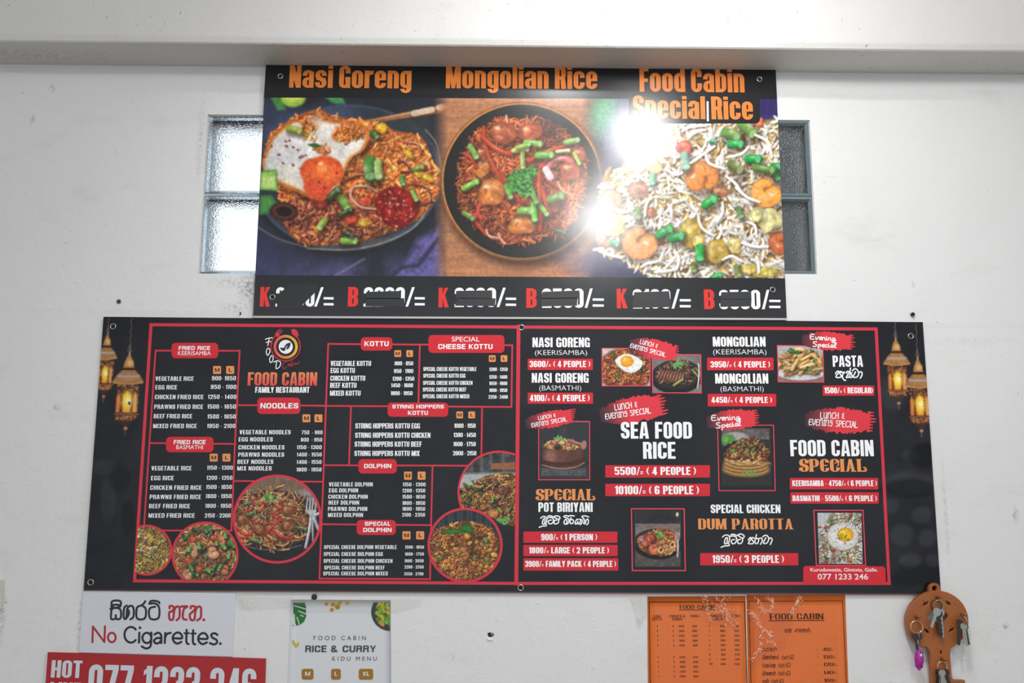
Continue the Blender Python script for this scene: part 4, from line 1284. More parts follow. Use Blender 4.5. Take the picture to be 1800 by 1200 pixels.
# prices, partly covered by strips of black tape
Pz = lambda x, y: (430 + x / 3.6, 440 + y / 3.6)
Qz = lambda x, y: (900 + x / 3.2727, 440 + y / 3.2727)
rows = [(Pz(95, 355), Pz(160, 355), 'K', None), (Pz(652, 355), Pz(717, 355), 'B', None), (Pz(1226, 360), Pz(1292, 360), 'K', None),
        (Qz(82, 330), Qz(142, 330), 'B', None), (Qz(603, 333), Qz(666, 333), 'K', None), (Qz(1106, 337), Qz(1166, 337), 'B', None)]
for a, b, ch, _ in rows:
    k = Ink(); k.text('impact', ch, a[0], b[0], a[1], 34.5, RED, b[1]); k.build('price_letter', UF - 0.0003, M_GLOSS, upper)
prices = [('2000', Pz(195, 355), Pz(440, 355)), ('2200', Pz(752, 355), Pz(1012, 355)), ('2000', Pz(1328, 358), Pz(1590, 358)), ('2500', Qz(173, 330), Qz(412, 330)), ('2100', Qz(696, 334), Qz(913, 334)), ('3500', Qz(1194, 338), Qz(1430, 338))]
ends = [(Pz(440, 355), Pz(500, 355), Pz(563, 355)), (Pz(1018, 355), Pz(1076, 355), Pz(1140, 355)), (Pz(1595, 358), Pz(1652, 358), Pz(1718, 358)), (Qz(418, 330), Qz(464, 330), Qz(528, 330)), (Qz(918, 334), Qz(965, 334), Qz(1028, 334)), (Qz(1438, 338), Qz(1480, 338), Qz(1544, 338))]
tapes = [[[Pz(205, 282), Pz(262, 236), Pz(300, 215), Pz(470, 215), Pz(450, 262), Pz(370, 340), Pz(360, 372), Pz(205, 372)]],
         [[Pz(770, 262), Pz(985, 256), Pz(987, 306), Pz(766, 306)], [Pz(766, 302), Pz(1010, 302), Pz(1013, 356), Pz(764, 353)]],
         [[Pz(1338, 256), Pz(1564, 252), Pz(1566, 305), Pz(1338, 304)], [Pz(1352, 300), Pz(1588, 303), Pz(1585, 352), Pz(1330, 350)]],
         [[Qz(176, 238), Qz(386, 230), Qz(388, 276), Qz(168, 278)], [Qz(168, 274), Qz(378, 272), Qz(374, 318), Qz(168, 322)]],
         [[Qz(704, 240), Qz(904, 234), Qz(910, 280), Qz(694, 284)], [Qz(694, 284), Qz(912, 280), Qz(914, 326), Qz(694, 330)]],
         [[Qz(1204, 240), Qz(1376, 236), Qz(1378, 282), Qz(1198, 282)], [Qz(1198, 280), Qz(1378, 280), Qz(1376, 322), Qz(1198, 325)]]]
for (body, a, b), (s0, s1, s2), tp in zip(prices, ends, tapes):
    k = Ink(); k.text('anton', body, a[0], b[0], a[1], 34, WHITE)
    k.poly([(s0[0], s0[1]), (s0[0] + 4.6, s0[1]), (s1[0], s1[1] - 34), (s1[0] - 4.6, s1[1] - 34)], WHITE)
    for dy in (4.5, 15):
        k.poly([(s1[0], s1[1] - dy + 2.4), (s2[0], s1[1] - dy + 2.6), (s2[0], s1[1] - dy - 1.4), (s1[0], s1[1] - dy - 1.6)], WHITE)
    k.build('price', UF - 0.0003, M_GLOSS, upper)
    for q in tp:
        k = Ink(); k.poly(q, (33, 33, 36)); k.build('cover_tape', UF - 0.0006, M_SATIN, upper)


def eyelet(parent, px, py, yf, r=4.6, name='eyelet'):
    c = at(px, py, yf)
    mb = MB().ring((c[0], c[1] - 0.0006, c[2]), r * PXM, 0.0011, n=24, k=8)
    o = mb.build(name, M_STEEL, parent, True)
    mh = MB().slab([(c[0] + (r - 1.0) * PXM * math.cos(a), c[1] - 0.0007, c[2] + (r - 1.0) * PXM * math.sin(a)) for a in np.linspace(0, 2 * math.pi, 17)[:-1]], 0.0004)
    mh.build('screw_head', M_DARK, o)
    return o


for (x, y) in ((493, 134), (1335, 139.5), (479, 522), (1358, 509)):
    eyelet(upper, x, y, UF - 0.0002, 4.4)
# ------------------------------------------------------------------ the long menu board
MF = -0.006
mc = [at(182, 556, MF), at(1622, 566, MF), at(1654, 1043, MF), at(147, 1036, MF)]
# its upper edge runs just below the upper sign
menu = empty('menu_board', tuple(np.mean(mc, 0)), 'long dark menu board with red frames, price lists and printed lanterns at both ends', 'menu board')
tl, tr = at(182, 556.5, MF), at(1622, 566, MF)
m1, m2, m3_, m4 = at(445, 558.6, MF), at(1383, 562.6, MF), at(1383, 564.5, MF), at(445, 558.8, MF)
MB().slab([tl, at(445, 559.0, MF), at(1383, 563.6, MF), tr, mc[2], mc[3]], 0.0055).build('panel', M_BLACK, menu)
MB().slab([at(147, 1036, MF), at(1654, 1043, MF), at(1654, 1045.5, MF), at(147, 1038, MF)], 0.0055).build('lower_edge', M_BROWN_EDGE, menu)
RD = (216, 54, 70); RB = (214, 42, 54); TAG = (236, 152, 88); PRT = M_GLOSS2 = print_mat('board_print', 0.24, 0.25, 1.0, 0.03)


def board_ground(X, Y):
    c = np.empty(X.shape + (3,)); c[:] = (31, 31, 34)
    n = value_noise(X, Y, 70, 41, 4) - 0.5
    n2 = value_noise(X * 0.6 + Y * 0.3, Y, 26, 42, 3) - 0.5
    edge = np.clip((270 - X) / 40, 0, 1) + np.clip((X - 1540) / 40, 0, 1)
    c += (n * 16 + n2 * 12 * (0.25 + edge))[..., None]
    def blob(cx, cy, rx, ry, d, soft=0.35):
        r = np.sqrt(((X - cx) / rx) ** 2 + ((Y - cy) / ry) ** 2)
        c[...] += (np.clip((1 - r) / soft, 0, 1) * d * 1.7)[..., None]
    for (a, b, rx, ry, d) in ((1625, 800, 32, 26, -14), (1600, 800, 18, 12, 8), (1600, 850, 62, 26, 9), (1600, 858, 56, 20, -16), (1620, 905, 22, 18, 13), (1586, 940, 26, 24, 11), (1630, 945, 20, 18, 12), (1565, 890, 18, 16, 9),
                              (1600, 985, 24, 16, 11), (1640, 985, 16, 14, 10), (1565, 1000, 20, 12, 8), (1600, 1010, 80, 24, -8), (190, 880, 16, 50, 8), (210, 840, 22, 30, -8), (225, 910, 14, 34, -9), (180, 820, 30, 16, 7), (1570, 690, 28, 40, 7)):
        blob(a, b, rx, ry, d)
    c[..., 2] += 2
    return c


pb = Photo(140, 548, 1662, 1050, 2.0, (0, 0, 0), 5)
pb.C = board_ground(pb.X, pb.Y)
b_left = lerp_fn((182, 556), (147, 1036)); b_right = lerp_fn((1622, 566), (1654, 1043))
b_top = lambda x: np.where(x < 445, 556.6 + (x - 182) * 0.009, np.where(x < 1383, 559.1 + (x - 445) * 0.0047, 564.4 + (x - 1383) * 0.0067))
b_bot = lambda x: 1036 + (x - 147) * 7 / 1507
pb.build('ground_print', MF - 0.00005, PRT, menu, xl=b_left, xr=b_right, yt=b_top, yb=b_bot)


# ---- lanterns
def lantern(p, cx, top, bot, wd, sk):
    """a pierced brass lantern: chain, domed cap, brim, lit panes, pierced base; sk leans it"""
    H = bot - top
    q = lambda u, v: (cx + u * wd / 2 + sk * v * H, top + v * H)
    B1, B2, B3, HI = (150, 104, 58), (196, 146, 84), (84, 52, 32), (232, 196, 136)
    for i in range(7):
        v = -0.34 + i * 0.05
        a, b = q(0.04 * (-1) ** i, v), q(-0.04 * (-1) ** i, v + 0.045)
        p.stroke([a, b], 1.6, (120, 112, 98), a=0.7)
    p.stroke([q(-0.14, 0.04), q(-0.02, -0.04), q(0.14, 0.04)], 1.4, (120, 100, 80), a=0.8)
    p.poly([q(-0.05, 0.08), q(0.0, 0.0), q(0.06, 0.08)], HI, 1.2)
    p.poly([q(-0.1, 0.08), q(0.08, 0.08), q(0.26, 0.15), q(0.36, 0.23), q(-0.36, 0.23), q(-0.27, 0.15)], B2, 1.2, edge=B1, ew=3)
    p.ell(*q(0.08, 0.17), wd * 0.1, H * 0.035, (224, 180, 104), 0, 4, 0.8)
    p.poly([q(-0.36, 0.225), q(0.36, 0.225), q(0.36, 0.25), q(-0.36, 0.25)], (40, 24, 16), 1)
    p.poly([q(-0.4, 0.25), q(0.4, 0.25), q(0.72, 0.31), q(0.98, 0.385), q(0.9, 0.405), q(-0.9, 0.405), q(-0.98, 0.385), q(-0.72, 0.31)], (176, 122, 72), 1.2, edge=B1, ew=3, tex=0.18, tscale=4)
    p.stroke([q(-0.62, 0.318), q(0, 0.33), q(0.66, 0.318)], H * 0.035, (158, 140, 138), a=0.75, smooth=4)
    for u in np.linspace(-0.55, 0.55, 8): p.ell(*q(u, 0.322), 1.6, 1.3, (206, 196, 206), 0, 1, 0.6)
    p.stroke([q(-0.9, 0.392), q(0, 0.412), q(0.92, 0.392)], 2.2, (214, 160, 92), a=0.9, smooth=4)
    p.poly([q(-0.68, 0.42), q(0.72, 0.42), q(0.68, 0.74), q(-0.66, 0.74)], (64, 40, 26), 1.5)
    for (ua, ub, vt, c, hot) in ((-0.66, -0.42, 0.5, (226, 128, 66), 0), (-0.24, 0.24, 0.48, (244, 170, 52), 1), (0.36, 0.66, 0.49, (226, 196, 120), 0)):
        um = (ua + ub) / 2
        pane = [q(ua, 0.735), q(ub, 0.735), q(ub, vt + 0.06), q(um, vt), q(ua, vt + 0.06)]
        p.poly(pane, c, 1.2, edge=(206, 104, 40), ew=2.5)
        if hot:
            x, y = q(um + 0.08, 0.6)
            for r, cc, al in ((0.24, (250, 200, 60), 0.9), (0.15, (254, 226, 90), 0.9), (0.07, (255, 246, 196), 1)):
                p.ell(x, y, wd * r, wd * r * 1.25, cc, 0, wd * r * 0.9, al)
    rs_ = np.random.RandomState(int(cx))
    for _ in range(60):
        u, v = rs_.uniform(-0.66, 0.68), rs_.uniform(0.42, 0.5)
        p.ell(*q(u, v), 1.2, 1.2, [(150, 82, 46), (190, 120, 70), (74, 40, 24), (220, 150, 90)][rs_.randint(4)], 0, 1, 0.8)
    for u in (-0.34, 0.3, 0.68):
        for v in np.arange(0.47, 0.74, 0.03): p.ell(*q(u + rs_.uniform(-.02, .02), v), 1.5, 1.6, [(60, 36, 24), (166, 116, 66), (110, 72, 44)][rs_.randint(3)], 0, 1, 0.85)
    p.poly([q(-0.74, 0.745), q(0.8, 0.745), q(0.78, 0.775), q(0.6, 0.82), q(0.3, 0.845), q(-0.3, 0.845), q(-0.6, 0.82), q(-0.74, 0.775)], (74, 44, 28), 1.4)
    p.stroke([q(-0.72, 0.752), q(0.78, 0.752)], 1.8, (190, 122, 66), a=0.7)
    for _ in range(46):
        u = rs_.uniform(-0.6, 0.6); v = rs_.uniform(0.775, 0.82) - abs(u) * 0.02
        p.ell(*q(u, v), 1.5, 1.0, [(206, 128, 82), (150, 82, 50), (230, 160, 110)][rs_.randint(3)], rs_.rand() * 3, 1, 0.8)
    p.poly([q(-0.34, 0.85), q(0.34, 0.85), q(0.06, 0.9), q(-0.06, 0.9)], (62, 44, 34), 3, 0.8)
    p.ell(*q(0.02, 0.915), wd * 0.07, H * 0.02, (170, 104, 74), 0, 1.5); p.ell(*q(0.03, 0.908), wd * 0.03, H * 0.008, (226, 190, 150), 0, 1)
    p.stroke([q(0, 0.93), q(0.01, 0.99)], 2, (120, 110, 96), a=0.7)


pl = Photo(150, 552, 266, 772, 0.9, (0, 0, 0), 6)
pl.C = board_ground(pl.X, pl.Y)
lantern(pl, 190, 578, 708, 40, -0.07)
lantern(pl, 228.5, 611.5, 766, 57, -0.06)
pl.blur(1)
pl.build('lantern_picture', MF - 0.0001, PRT, menu, 'printed pair of lit brass lanterns at the left end', xl=b_left, yt=lambda x: 557.2 + 0 * x, xr=262)
pr = Photo(1548, 556, 1650, 776, 0.9, (0, 0, 0), 7)
pr.C = board_ground(pr.X, pr.Y)
lantern(pr, 1574, 587, 720, 49, 0.045)
lantern(pr, 1612.5, 620, 770, 52, 0.05)
pr.blur(1)
pr.build('lantern_picture', MF - 0.0001, PRT, menu, 'printed pair of lit brass lanterns at the right end', xr=b_right, yt=lambda x: 565.8 + 0 * x)

# ---- red frames
_fr = [0]
def frame(name, segs, w, col=RD, lay=0.0002):
    _fr[0] += 1; lay = 0.00012 + 0.00003 * _fr[0]          # each line printed a hair above the one it crosses
    k = Ink()
    for s_ in segs: k.line(s_, w, col)
    return k.build(name, MF - lay, PRT, menu)


frame('outer_frame', [[(265.5, 570.5), (912, 574.6), (1540, 578), (1563, 1025), (908, 1025), (236.5, 1020.5), (265.5, 570.5)], ], 5.4)
frame('frame_divider', [[(911.5, 574), (907.6, 1025)]], 6.6)
frame('list_frame', [[(273.5, 616), (421.3, 616.3), (413, 780), (406.8, 932.5), (287, 932)], [(273.5, 616), (262, 790), (253.4, 922)], [(264, 778.5), (414, 780)]], 2.9)
frame('list_frame', [[(418.6, 711.8), (573, 712.8)], [(411, 845), (566, 846.4)], [(577, 604.2), (573, 712.8), (568, 850), (561.4, 1016.6), (756, 1017.6), (757.8, 922.6), (760.3, 818)], [(566, 921), (758, 922.6)]], 2.9)
frame('list_frame', [[(577, 604.2), (738, 605.4), (900.5, 606.6), (899, 715), (560, 713)], [(738, 605.4), (735.4, 712)]], 2.9)
frame('list_frame', [[(617, 715), (613.5, 817)], [(847.4, 715), (846.2, 802)], [(570.5, 817.4), (824, 818.2)]], 2.9)


def badge(x0, y0, x1, y1, lines, r=7):
    k = Ink(); k.rrect(x0, y0, x1, y1, r, RB)
    o = k.build('heading_badge', MF - 0.0004, PRT, menu)
    k = Ink()
    for (f, body, a, b, base, cap) in lines: k.text(f, body, a, b, base, cap, WHITE)
    k.build('lettering', MF - 0.0006, PRT, o)


ZA, ZB, ZC, ZE, ZF = (140, 550, 5.0), (140, 770, 4.2857), (400, 560, 4.137), (560, 560, 4.6167), (550, 790, 4.6162)
ZG, ZH, ZI, ZJ, ZK, ZL = (900, 560, 5.0), (1230, 560, 4.0909), (900, 690, 5.0), (1220, 690, 4.0), (900, 850, 5.0), (1220, 860, 4.0)
def zx(z, x): return z[0] + x / z[2]
def zy(z, y): return z[1] + y / z[2]


def zline(z, f, body, a, b, base, top): return (f, body, zx(z, a), zx(z, b), zy(z, base), (base - top) / z[2])


def zbadge(z, x0, y0, x1, y1, lines):
    badge(zx(z, x0), zy(z, y0), zx(z, x1), zy(z, y1), [zline(z, *l) for l in lines])


zbadge(ZA, 808, 262, 1218, 397, [('heavy', 'FRIED RICE', 870, 1146, 325, 290), ('sans', 'KEERISAMBA', 863, 1152, 370, 335)])
badge(292, 767.5, 375.4, 794.5, [zline(ZB, 'heavy', 'FRIED RICE', 708, 948, 45, 13), zline(ZB, 'sans', 'BASMATHI', 727, 928, 82, 52)])
zbadge(ZC, 217, 573, 528, 692, [('heavy', 'NOODLES', 238, 514, 652, 613)])
zbadge(ZE, 342, 150, 598, 258, [('heavy', 'KOTTU', 372, 568, 222, 182)])
zbadge(ZE, 892, 132, 1508, 277, [('sans', 'SPECIAL', 1080, 1307, 185, 147), ('heavy', 'CHEESE KOTTU', 970, 1412, 246, 205)])
zbadge(ZE, 560, 680, 1052, 795, [('heavy', 'STRING HOPPERS', 598, 1017, 728, 697), ('heavy', 'KOTTU', 725, 887, 780, 747)])
zbadge(ZF, 370, 77, 680, 193, [('heavy', 'DOLPHIN', 415, 636, 150, 115)])
zbadge(ZF, 355, 570, 673, 692, [('heavy', 'SPECIAL', 420, 630, 617, 584), ('heavy', 'DOLPHIN', 408, 638, 668, 634)])


def size_tag(z, x0, y0, x1, y1, ch):
    a, b, c, d = zx(z, x0), zy(z, y0), zx(z, x1), zy(z, y1)
    k = Ink(); k.rrect(a, b, c, d, 1.6, TAG)
    o = k.build('size_tag', MF - 0.0004, PRT, menu)
    k = Ink(); w = (c - a) * (0.3 if ch == 'M' else 0.19)
    k.text('heavy', ch, (a + c) / 2 - w, (a + c) / 2 + w, d - (d - b) * 0.27, (d - b) * 0.46, (40, 26, 20))
    k.build('size_letter', MF - 0.0006, PRT, o)


for z, m_, l_, y0, y1 in ((ZA, (1173, 1243), (1288, 1358), 465, 535), (ZB, (980, 1040), (1076, 1136), 116, 175), (ZC, (545, 602), (632, 690), 695, 752), (ZE, (615, 670), (712, 766), 255, 310),
                          (ZE, (1382, 1437), (1478, 1532), 296, 350), (ZE, (1118, 1172), (1215, 1270), 752, 808), (ZF, (740, 803), (850, 914), 178, 244), (ZF, (727, 792), (838, 903), 662, 728)):
    size_tag(z, m_[0], y0, m_[1], y1, 'M'); size_tag(z, l_[0], y0, l_[1], y1, 'L')


def price_list(z, font, rows, cap, pcap=None):
    """rows: name, x0, x1, baseline, price, x0, x1, baseline"""
    a, b = Ink(), Ink()
    for (n, x0, x1, y, p, u0, u1, v) in rows:
        a.text(font, n, zx(z, x0), zx(z, x1), zy(z, y), cap / z[2], WHITE)
        b.text(font, p, zx(z, u0), zx(z, u1), zy(z, v), (pcap or cap) / z[2], WHITE)
    a.build('dish_names', MF - 0.0004, PRT, menu); b.build('dish_prices', MF - 0.0004, PRT, menu)


price_list(ZA, 'list', [('VEGETABLE RICE', 666, 1000, 595, '900- 1050', 1162, 1372, 591), ('EGG RICE', 665, 855, 671, '950 - 1100', 1152, 1376, 667), ('CHICKEN FRIED RICE', 660, 1087, 756, '1250 - 1400', 1128, 1376, 754),
    ('PRAWNS FRIED RICE', 655, 1083, 842, '1500 - 1650', 1123, 1372, 840), ('BEEF FRIED RICE', 650, 988, 925, '1500 - 1650', 1123, 1370, 927), ('MIXED FRIED RICE', 645, 1028, 1011, '1950 - 2100', 1120, 1367, 1010)], 38, 37)
price_list(ZB, 'list', [('VEGETABLE RICE', 540, 842, 242, '1150 - 1300', 960, 1153, 237), ('EGG RICE', 537, 708, 316, '1200 - 1350', 956, 1149, 313), ('CHICKEN FRIED RICE', 531, 917, 388, '1500 - 1650', 953, 1145, 382),
    ('PRAWNS FRIED RICE', 527, 913, 458, '1800 - 1950', 950, 1143, 451), ('BEEF FRIED RICE', 522, 830, 527, '1800 - 1950', 946, 1140, 524), ('MIXED FRIED RICE', 518, 866, 598, '2150 - 2300', 942, 1136, 597)], 33, 31)
price_list(ZC, 'list', [('VEGETABLE NOODLES', 87, 458, 840, '750  - 900', 538, 690, 840), ('EGG NOODLES', 80, 328, 892, '800  - 950', 533, 687, 893), ('CHICKEN NOODLES', 78, 413, 950, '1150 - 1300', 504, 684, 948),
    ('PRAWNS NOODLES', 77, 411, 1003, '1400 - 1550', 504, 684, 1001), ('BEEF NOODLES', 72, 332, 1055, '1400 - 1550', 503, 683, 1055), ('MIX NOODLES', 70, 320, 1103, '1800 - 1950', 502, 682, 1110)], 31, 28)
price_list(ZE, 'bar', [('VEGETABLE KOTTU', 97, 425, 383, '800 - 950', 617, 767, 378), ('EGG KOTTU', 97, 294, 440, '950 - 1100', 611, 768, 440), ('CHICKEN KOTTU', 95, 378, 503, '1200 - 1350', 600, 776, 502),
    ('BEEF KOTTU', 93, 307, 560, '1450 - 1600', 589, 766, 556), ('MIXED KOTTU', 92, 340, 624, '1800 - 1950', 586, 762, 620)], 41, 32)
price_list(ZE, 'bar', [('SPECIAL CHEESE KOTTU VEGETABLE', 850, 1281, 424, '1200 - 1350', 1385, 1534, 424), ('SPECIAL CHEESE KOTTU EGG', 849, 1191, 478, '1250 - 1400', 1385, 1531, 486), ('SPECIAL CHEESE KOTTU CHICKEN', 848, 1249, 536, '1650 - 1800', 1385, 1531, 538),
    ('SPECIAL CHEESE KOTTU BEEF', 846, 1198, 590, '1800 - 1950', 1385, 1531, 594), ('SPECIAL CHEESE KOTTU MIXED', 845, 1223, 645, '2250 - 2400', 1378, 1535, 648)], 32, 28)
price_list(ZE, 'bar', [('STRING HOPPERS KOTTU EGG', 298, 822, 890, '1000 - 1150', 1101, 1274, 885), ('STRING HOPPERS KOTTU CHICKEN', 296, 907, 966, '1300 - 1450', 1096, 1276, 960), ('STRING HOPPERS KOTTU BEEF', 292, 837, 1038, '1600 - 1750', 1094, 1275, 1034), ('STRING HOPPERS KOTTU MIX', 290, 820, 1113, '2000 - 2150', 1090, 1280, 1108)], 42, 35)
price_list(ZF, 'list', [('VEGETABLE DOLPHIN', 130, 485, 298, '1150 - 1300', 730, 914, 297), ('EGG DOLPHIN', 130, 366, 347, '1200 - 1350', 727, 911, 347), ('CHICKEN DOLPHIN', 125, 444, 398, '1500 - 1650', 727, 911, 397),
    ('BEEF DOLPHIN', 127, 374, 446, '1800 - 1950', 726, 910, 448), ('PRAWNS DOLPHIN', 122, 440, 497, '1800 - 1950', 726, 910, 495), ('MIXED DOLPHIN', 122, 406, 546, '2100 - 2350', 723, 909, 543)], 33, 30)
price_list(ZF, 'list', [('SPECIAL CHEESE DOLPHIN VEGETABLE', 90, 679, 806, '1500 - 1650', 749, 901, 803), ('SPECIAL CHEESE DOLPHIN EGG', 88, 567, 862, '1600 - 1750', 748, 900, 859), ('SPECIAL CHEESE DOLPHIN CHICKEN', 87, 645, 918, '1900 - 2050', 744, 897, 914),
    ('SPECIAL CHEESE DOLPHIN BEEF', 92, 582, 972, '2200 - 2350', 743, 898, 964), ('SPECIAL CHEESE DOLPHIN MIXED', 84, 607, 1020, '2550 - 2700', 740, 896, 1020)], 31, 25)

# ---- emblem
Zq = lambda a: [(450 + x / 9.23, 570 + y / 9.23) for x, y in a]
ec = (450 + 482 / 9.23, 570 + 363 / 9.23)
k = Ink()
def rim_col(a):
    t = 0.5 + 0.5 * math.cos(a)
    return (222 + 8 * t, 88 + 100 * t, 84 - 24 * t)
k.annulus(ec[0], ec[1], 19.0, 18.7, 4.6, RD, colf=rim_col)
k.annulus(ec[0] - 0.2, ec[1] + 0.6, 25.6, 24.0, 1.5, RD, keep=lambda x, y: y > ec[1] - 10)
k.disc(ec[0], ec[1], 12.4, 12.2, (244, 242, 246))
k.poly(Zq([(460, 385), (465, 345), (500, 310), (560, 290), (560, 330), (540, 380), (500, 410), (490, 380), (520, 340), (490, 360), (478, 400)]), (44, 44, 48))
k.poly(Zq([(385, 372), (420, 380), (455, 375), (478, 405), (478, 425), (440, 432), (405, 410)]), (44, 44, 48))
o = k.build('emblem', MF - 0.0004, PRT, menu, 'round plate emblem with a leaf, fork and spoon')
k = Ink()
k.poly(Zq([(570, 90), (600, 70), (645, 82), (685, 130), (690, 180), (665, 215), (625, 190), (585, 150)]), RD)
k.brush(Zq([(665, 205), (705, 270), (715, 340)]), 1.5, RD)
k.brush(Zq([(340, 180), (300, 200), (255, 270), (240, 340)]), 1.5, RD)
k.poly(Zq([(310, 150), (350, 120), (385, 160), (375, 190), (340, 205), (315, 180)]), (206, 60, 82))
for a_, b_ in (((330, 140), (400, 72)), ((350, 155), (418, 88)), ((368, 172), (432, 108)), ((312, 155), (372, 85))):
    k.brush(Zq([a_, b_]), 1.1, (206, 60, 82), 0)
k.build('fork_and_spoon', MF - 0.0006, PRT, o)
k = Ink()
k.zoomed((450, 570, 9.23), [[(150, 242), (210, 222), (265, 216)], [(215, 222), (192, 345)], [(165, 292), (240, 275)], [(190, 385), (165, 440), (185, 500), (220, 460), (222, 400), (190, 385)], [(250, 505), (220, 560), (235, 620), (275, 580), (275, 520), (250, 505)], [(335, 600), (325, 715), (380, 690), (400, 620), (350, 588), (285, 612)]], 1.5, WHITE)
k.build('emblem_lettering', MF - 0.0006, PRT, o)
k = Ink()
k.zoomed((450, 570, 9.23), [[(500, 610), (450, 620), (430, 690), (460, 718), (495, 690)], [(545, 640), (520, 650), (525, 680), (550, 640), (555, 675)], [(585, 590), (570, 675), (600, 660), (590, 635)], [(620, 625), (622, 655)], [(645, 655), (650, 620), (670, 645), (690, 630), (710, 595)]], 0.9, RD)
k.build('emblem_script', MF - 0.0006, PRT, o)
k = Ink(); k.text('anton', 'FOOD CABIN', 435, 557, zy(ZC, 486), 23.5, RD, grad=[(226, 76, 74), (236, 142, 92)])
k.build('restaurant_name', MF - 0.0004, PRT, menu)
k = Ink(); k.text('anton', 'FAMILY RESTAURANT', 448.5, 543.8, zy(ZC, 538), 10.2, WHITE)
k.build('restaurant_subtitle', MF - 0.0004, PRT, menu)

# ---- dishes and price bars at the right
def bar(z, x0, y0, x1, y1, body, a, b, base, top):
    k = Ink(); k.rrect(zx(z, x0), zy(z, y0), zx(z, x1), zy(z, y1), 1.2, RB)
    o = k.build('price_bar', MF - 0.0004, PRT, menu)
    k = Ink(); k.text('anton', body, zx(z, a), zx(z, b), zy(z, base), (base - top) / z[2], WHITE)
    k.build('lettering', MF - 0.0006, PRT, o)


bar(ZG, 138, 352, 710, 450, '3600/= ( 4 PEOPLE )', 154, 688, 425, 370)
bar(ZG, 138, 650, 712, 746, '4100/= ( 4 PEOPLE )', 156, 682, 725, 668)
bar(ZH, 53, 280, 531, 370, '3950/= ( 4 PEOPLE )', 78, 506, 350, 306)
bar(ZH, 58, 540, 550, 630, '4450/= ( 4 PEOPLE )', 84, 520, 605, 562)
bar(ZH, 885, 480, 1256, 553, '1500/= ( REGULAR)', 898, 1247, 536, 494)
bar(ZI, 820, 637, 1740, 745, '5500/= ( 4 PEOPLE )', 902, 1618, 722, 652)
bar(ZI, 820, 800, 1740, 908, '10100/= ( 6 PEOPLE )', 906, 1644, 892, 818)
bar(ZJ, 673, 599, 1295, 679, 'KEERISAMBA - 4750/= ( 6 PEOPLE )', 692, 1286, 656, 616)
bar(ZJ, 678, 700, 1299, 779, 'BASMATHI - 5500/= ( 6 PEOPLE )', 694, 1286, 762, 722)
bar(ZK, 100, 420, 926, 518, '900/= ( 1 PERSON )', 256, 748, 497, 440)
bar(ZK, 100, 537, 928, 635, '1800/= LARGE ( 2 PEOPLE )', 150, 852, 612, 557)
bar(ZK, 100, 654, 934, 762, '3900/= FAMILY PACK ( 4 PEOPLE )', 115, 914, 730, 677)
bar(ZL, 43, 447, 733, 533, '1950/= ( 3 PEOPLE )', 130, 633, 516, 462)


def name(z, f, body, a, b, base, top, col=WHITE):
    k = Ink(); k.text(f, body, zx(z, a), zx(z, b), zy(z, base), (base - top) / z[2], col)
    k.build('dish_name', MF - 0.00066, PRT, menu)


name(ZG, 'anton', 'NASI GORENG', 180, 684, 250, 165); name(ZG, 'thin', '(KEERISAMBA)', 202, 660, 318, 276)
name(ZG, 'anton', 'NASI GORENG', 174, 674, 562, 477); name(ZG, 'thin', '(BASMATHI)', 240, 608, 630, 586)
name(ZH, 'anton', 'MONGOLIAN', 95, 474, 200, 130); name(ZH, 'thin', '(KEERISAMBA)', 97, 480, 256, 220)
name(ZH, 'anton', 'MONGOLIAN', 112, 494, 466, 394); name(ZH, 'thin', '(BASMATHI)', 150, 460, 522, 486)
name(ZH, 'anton', 'PASTA', 958, 1175, 345, 265)
name(ZI, 'anton', 'SEA FOOD', 958, 1583, 403, 256); name(ZI, 'anton', 'RICE', 1153, 1438, 580, 432)
name(ZJ, 'anton', 'FOOD CABIN', 679, 1265, 446, 332); name(ZJ, 'deco', 'SPECIAL', 738, 1218, 555, 466, TAG)
name(ZK, 'deco', 'SPECIAL', 206, 734, 145, 46, TAG); name(ZK, 'anton', 'POT BIRIYANI', 232, 709, 247, 164)
name(ZL, 'anton', 'SPECIAL CHICKEN', 118, 608, 166, 106); name(ZL, 'deco', 'DUM PAROTTA', 30, 703, 280, 205, TAG)
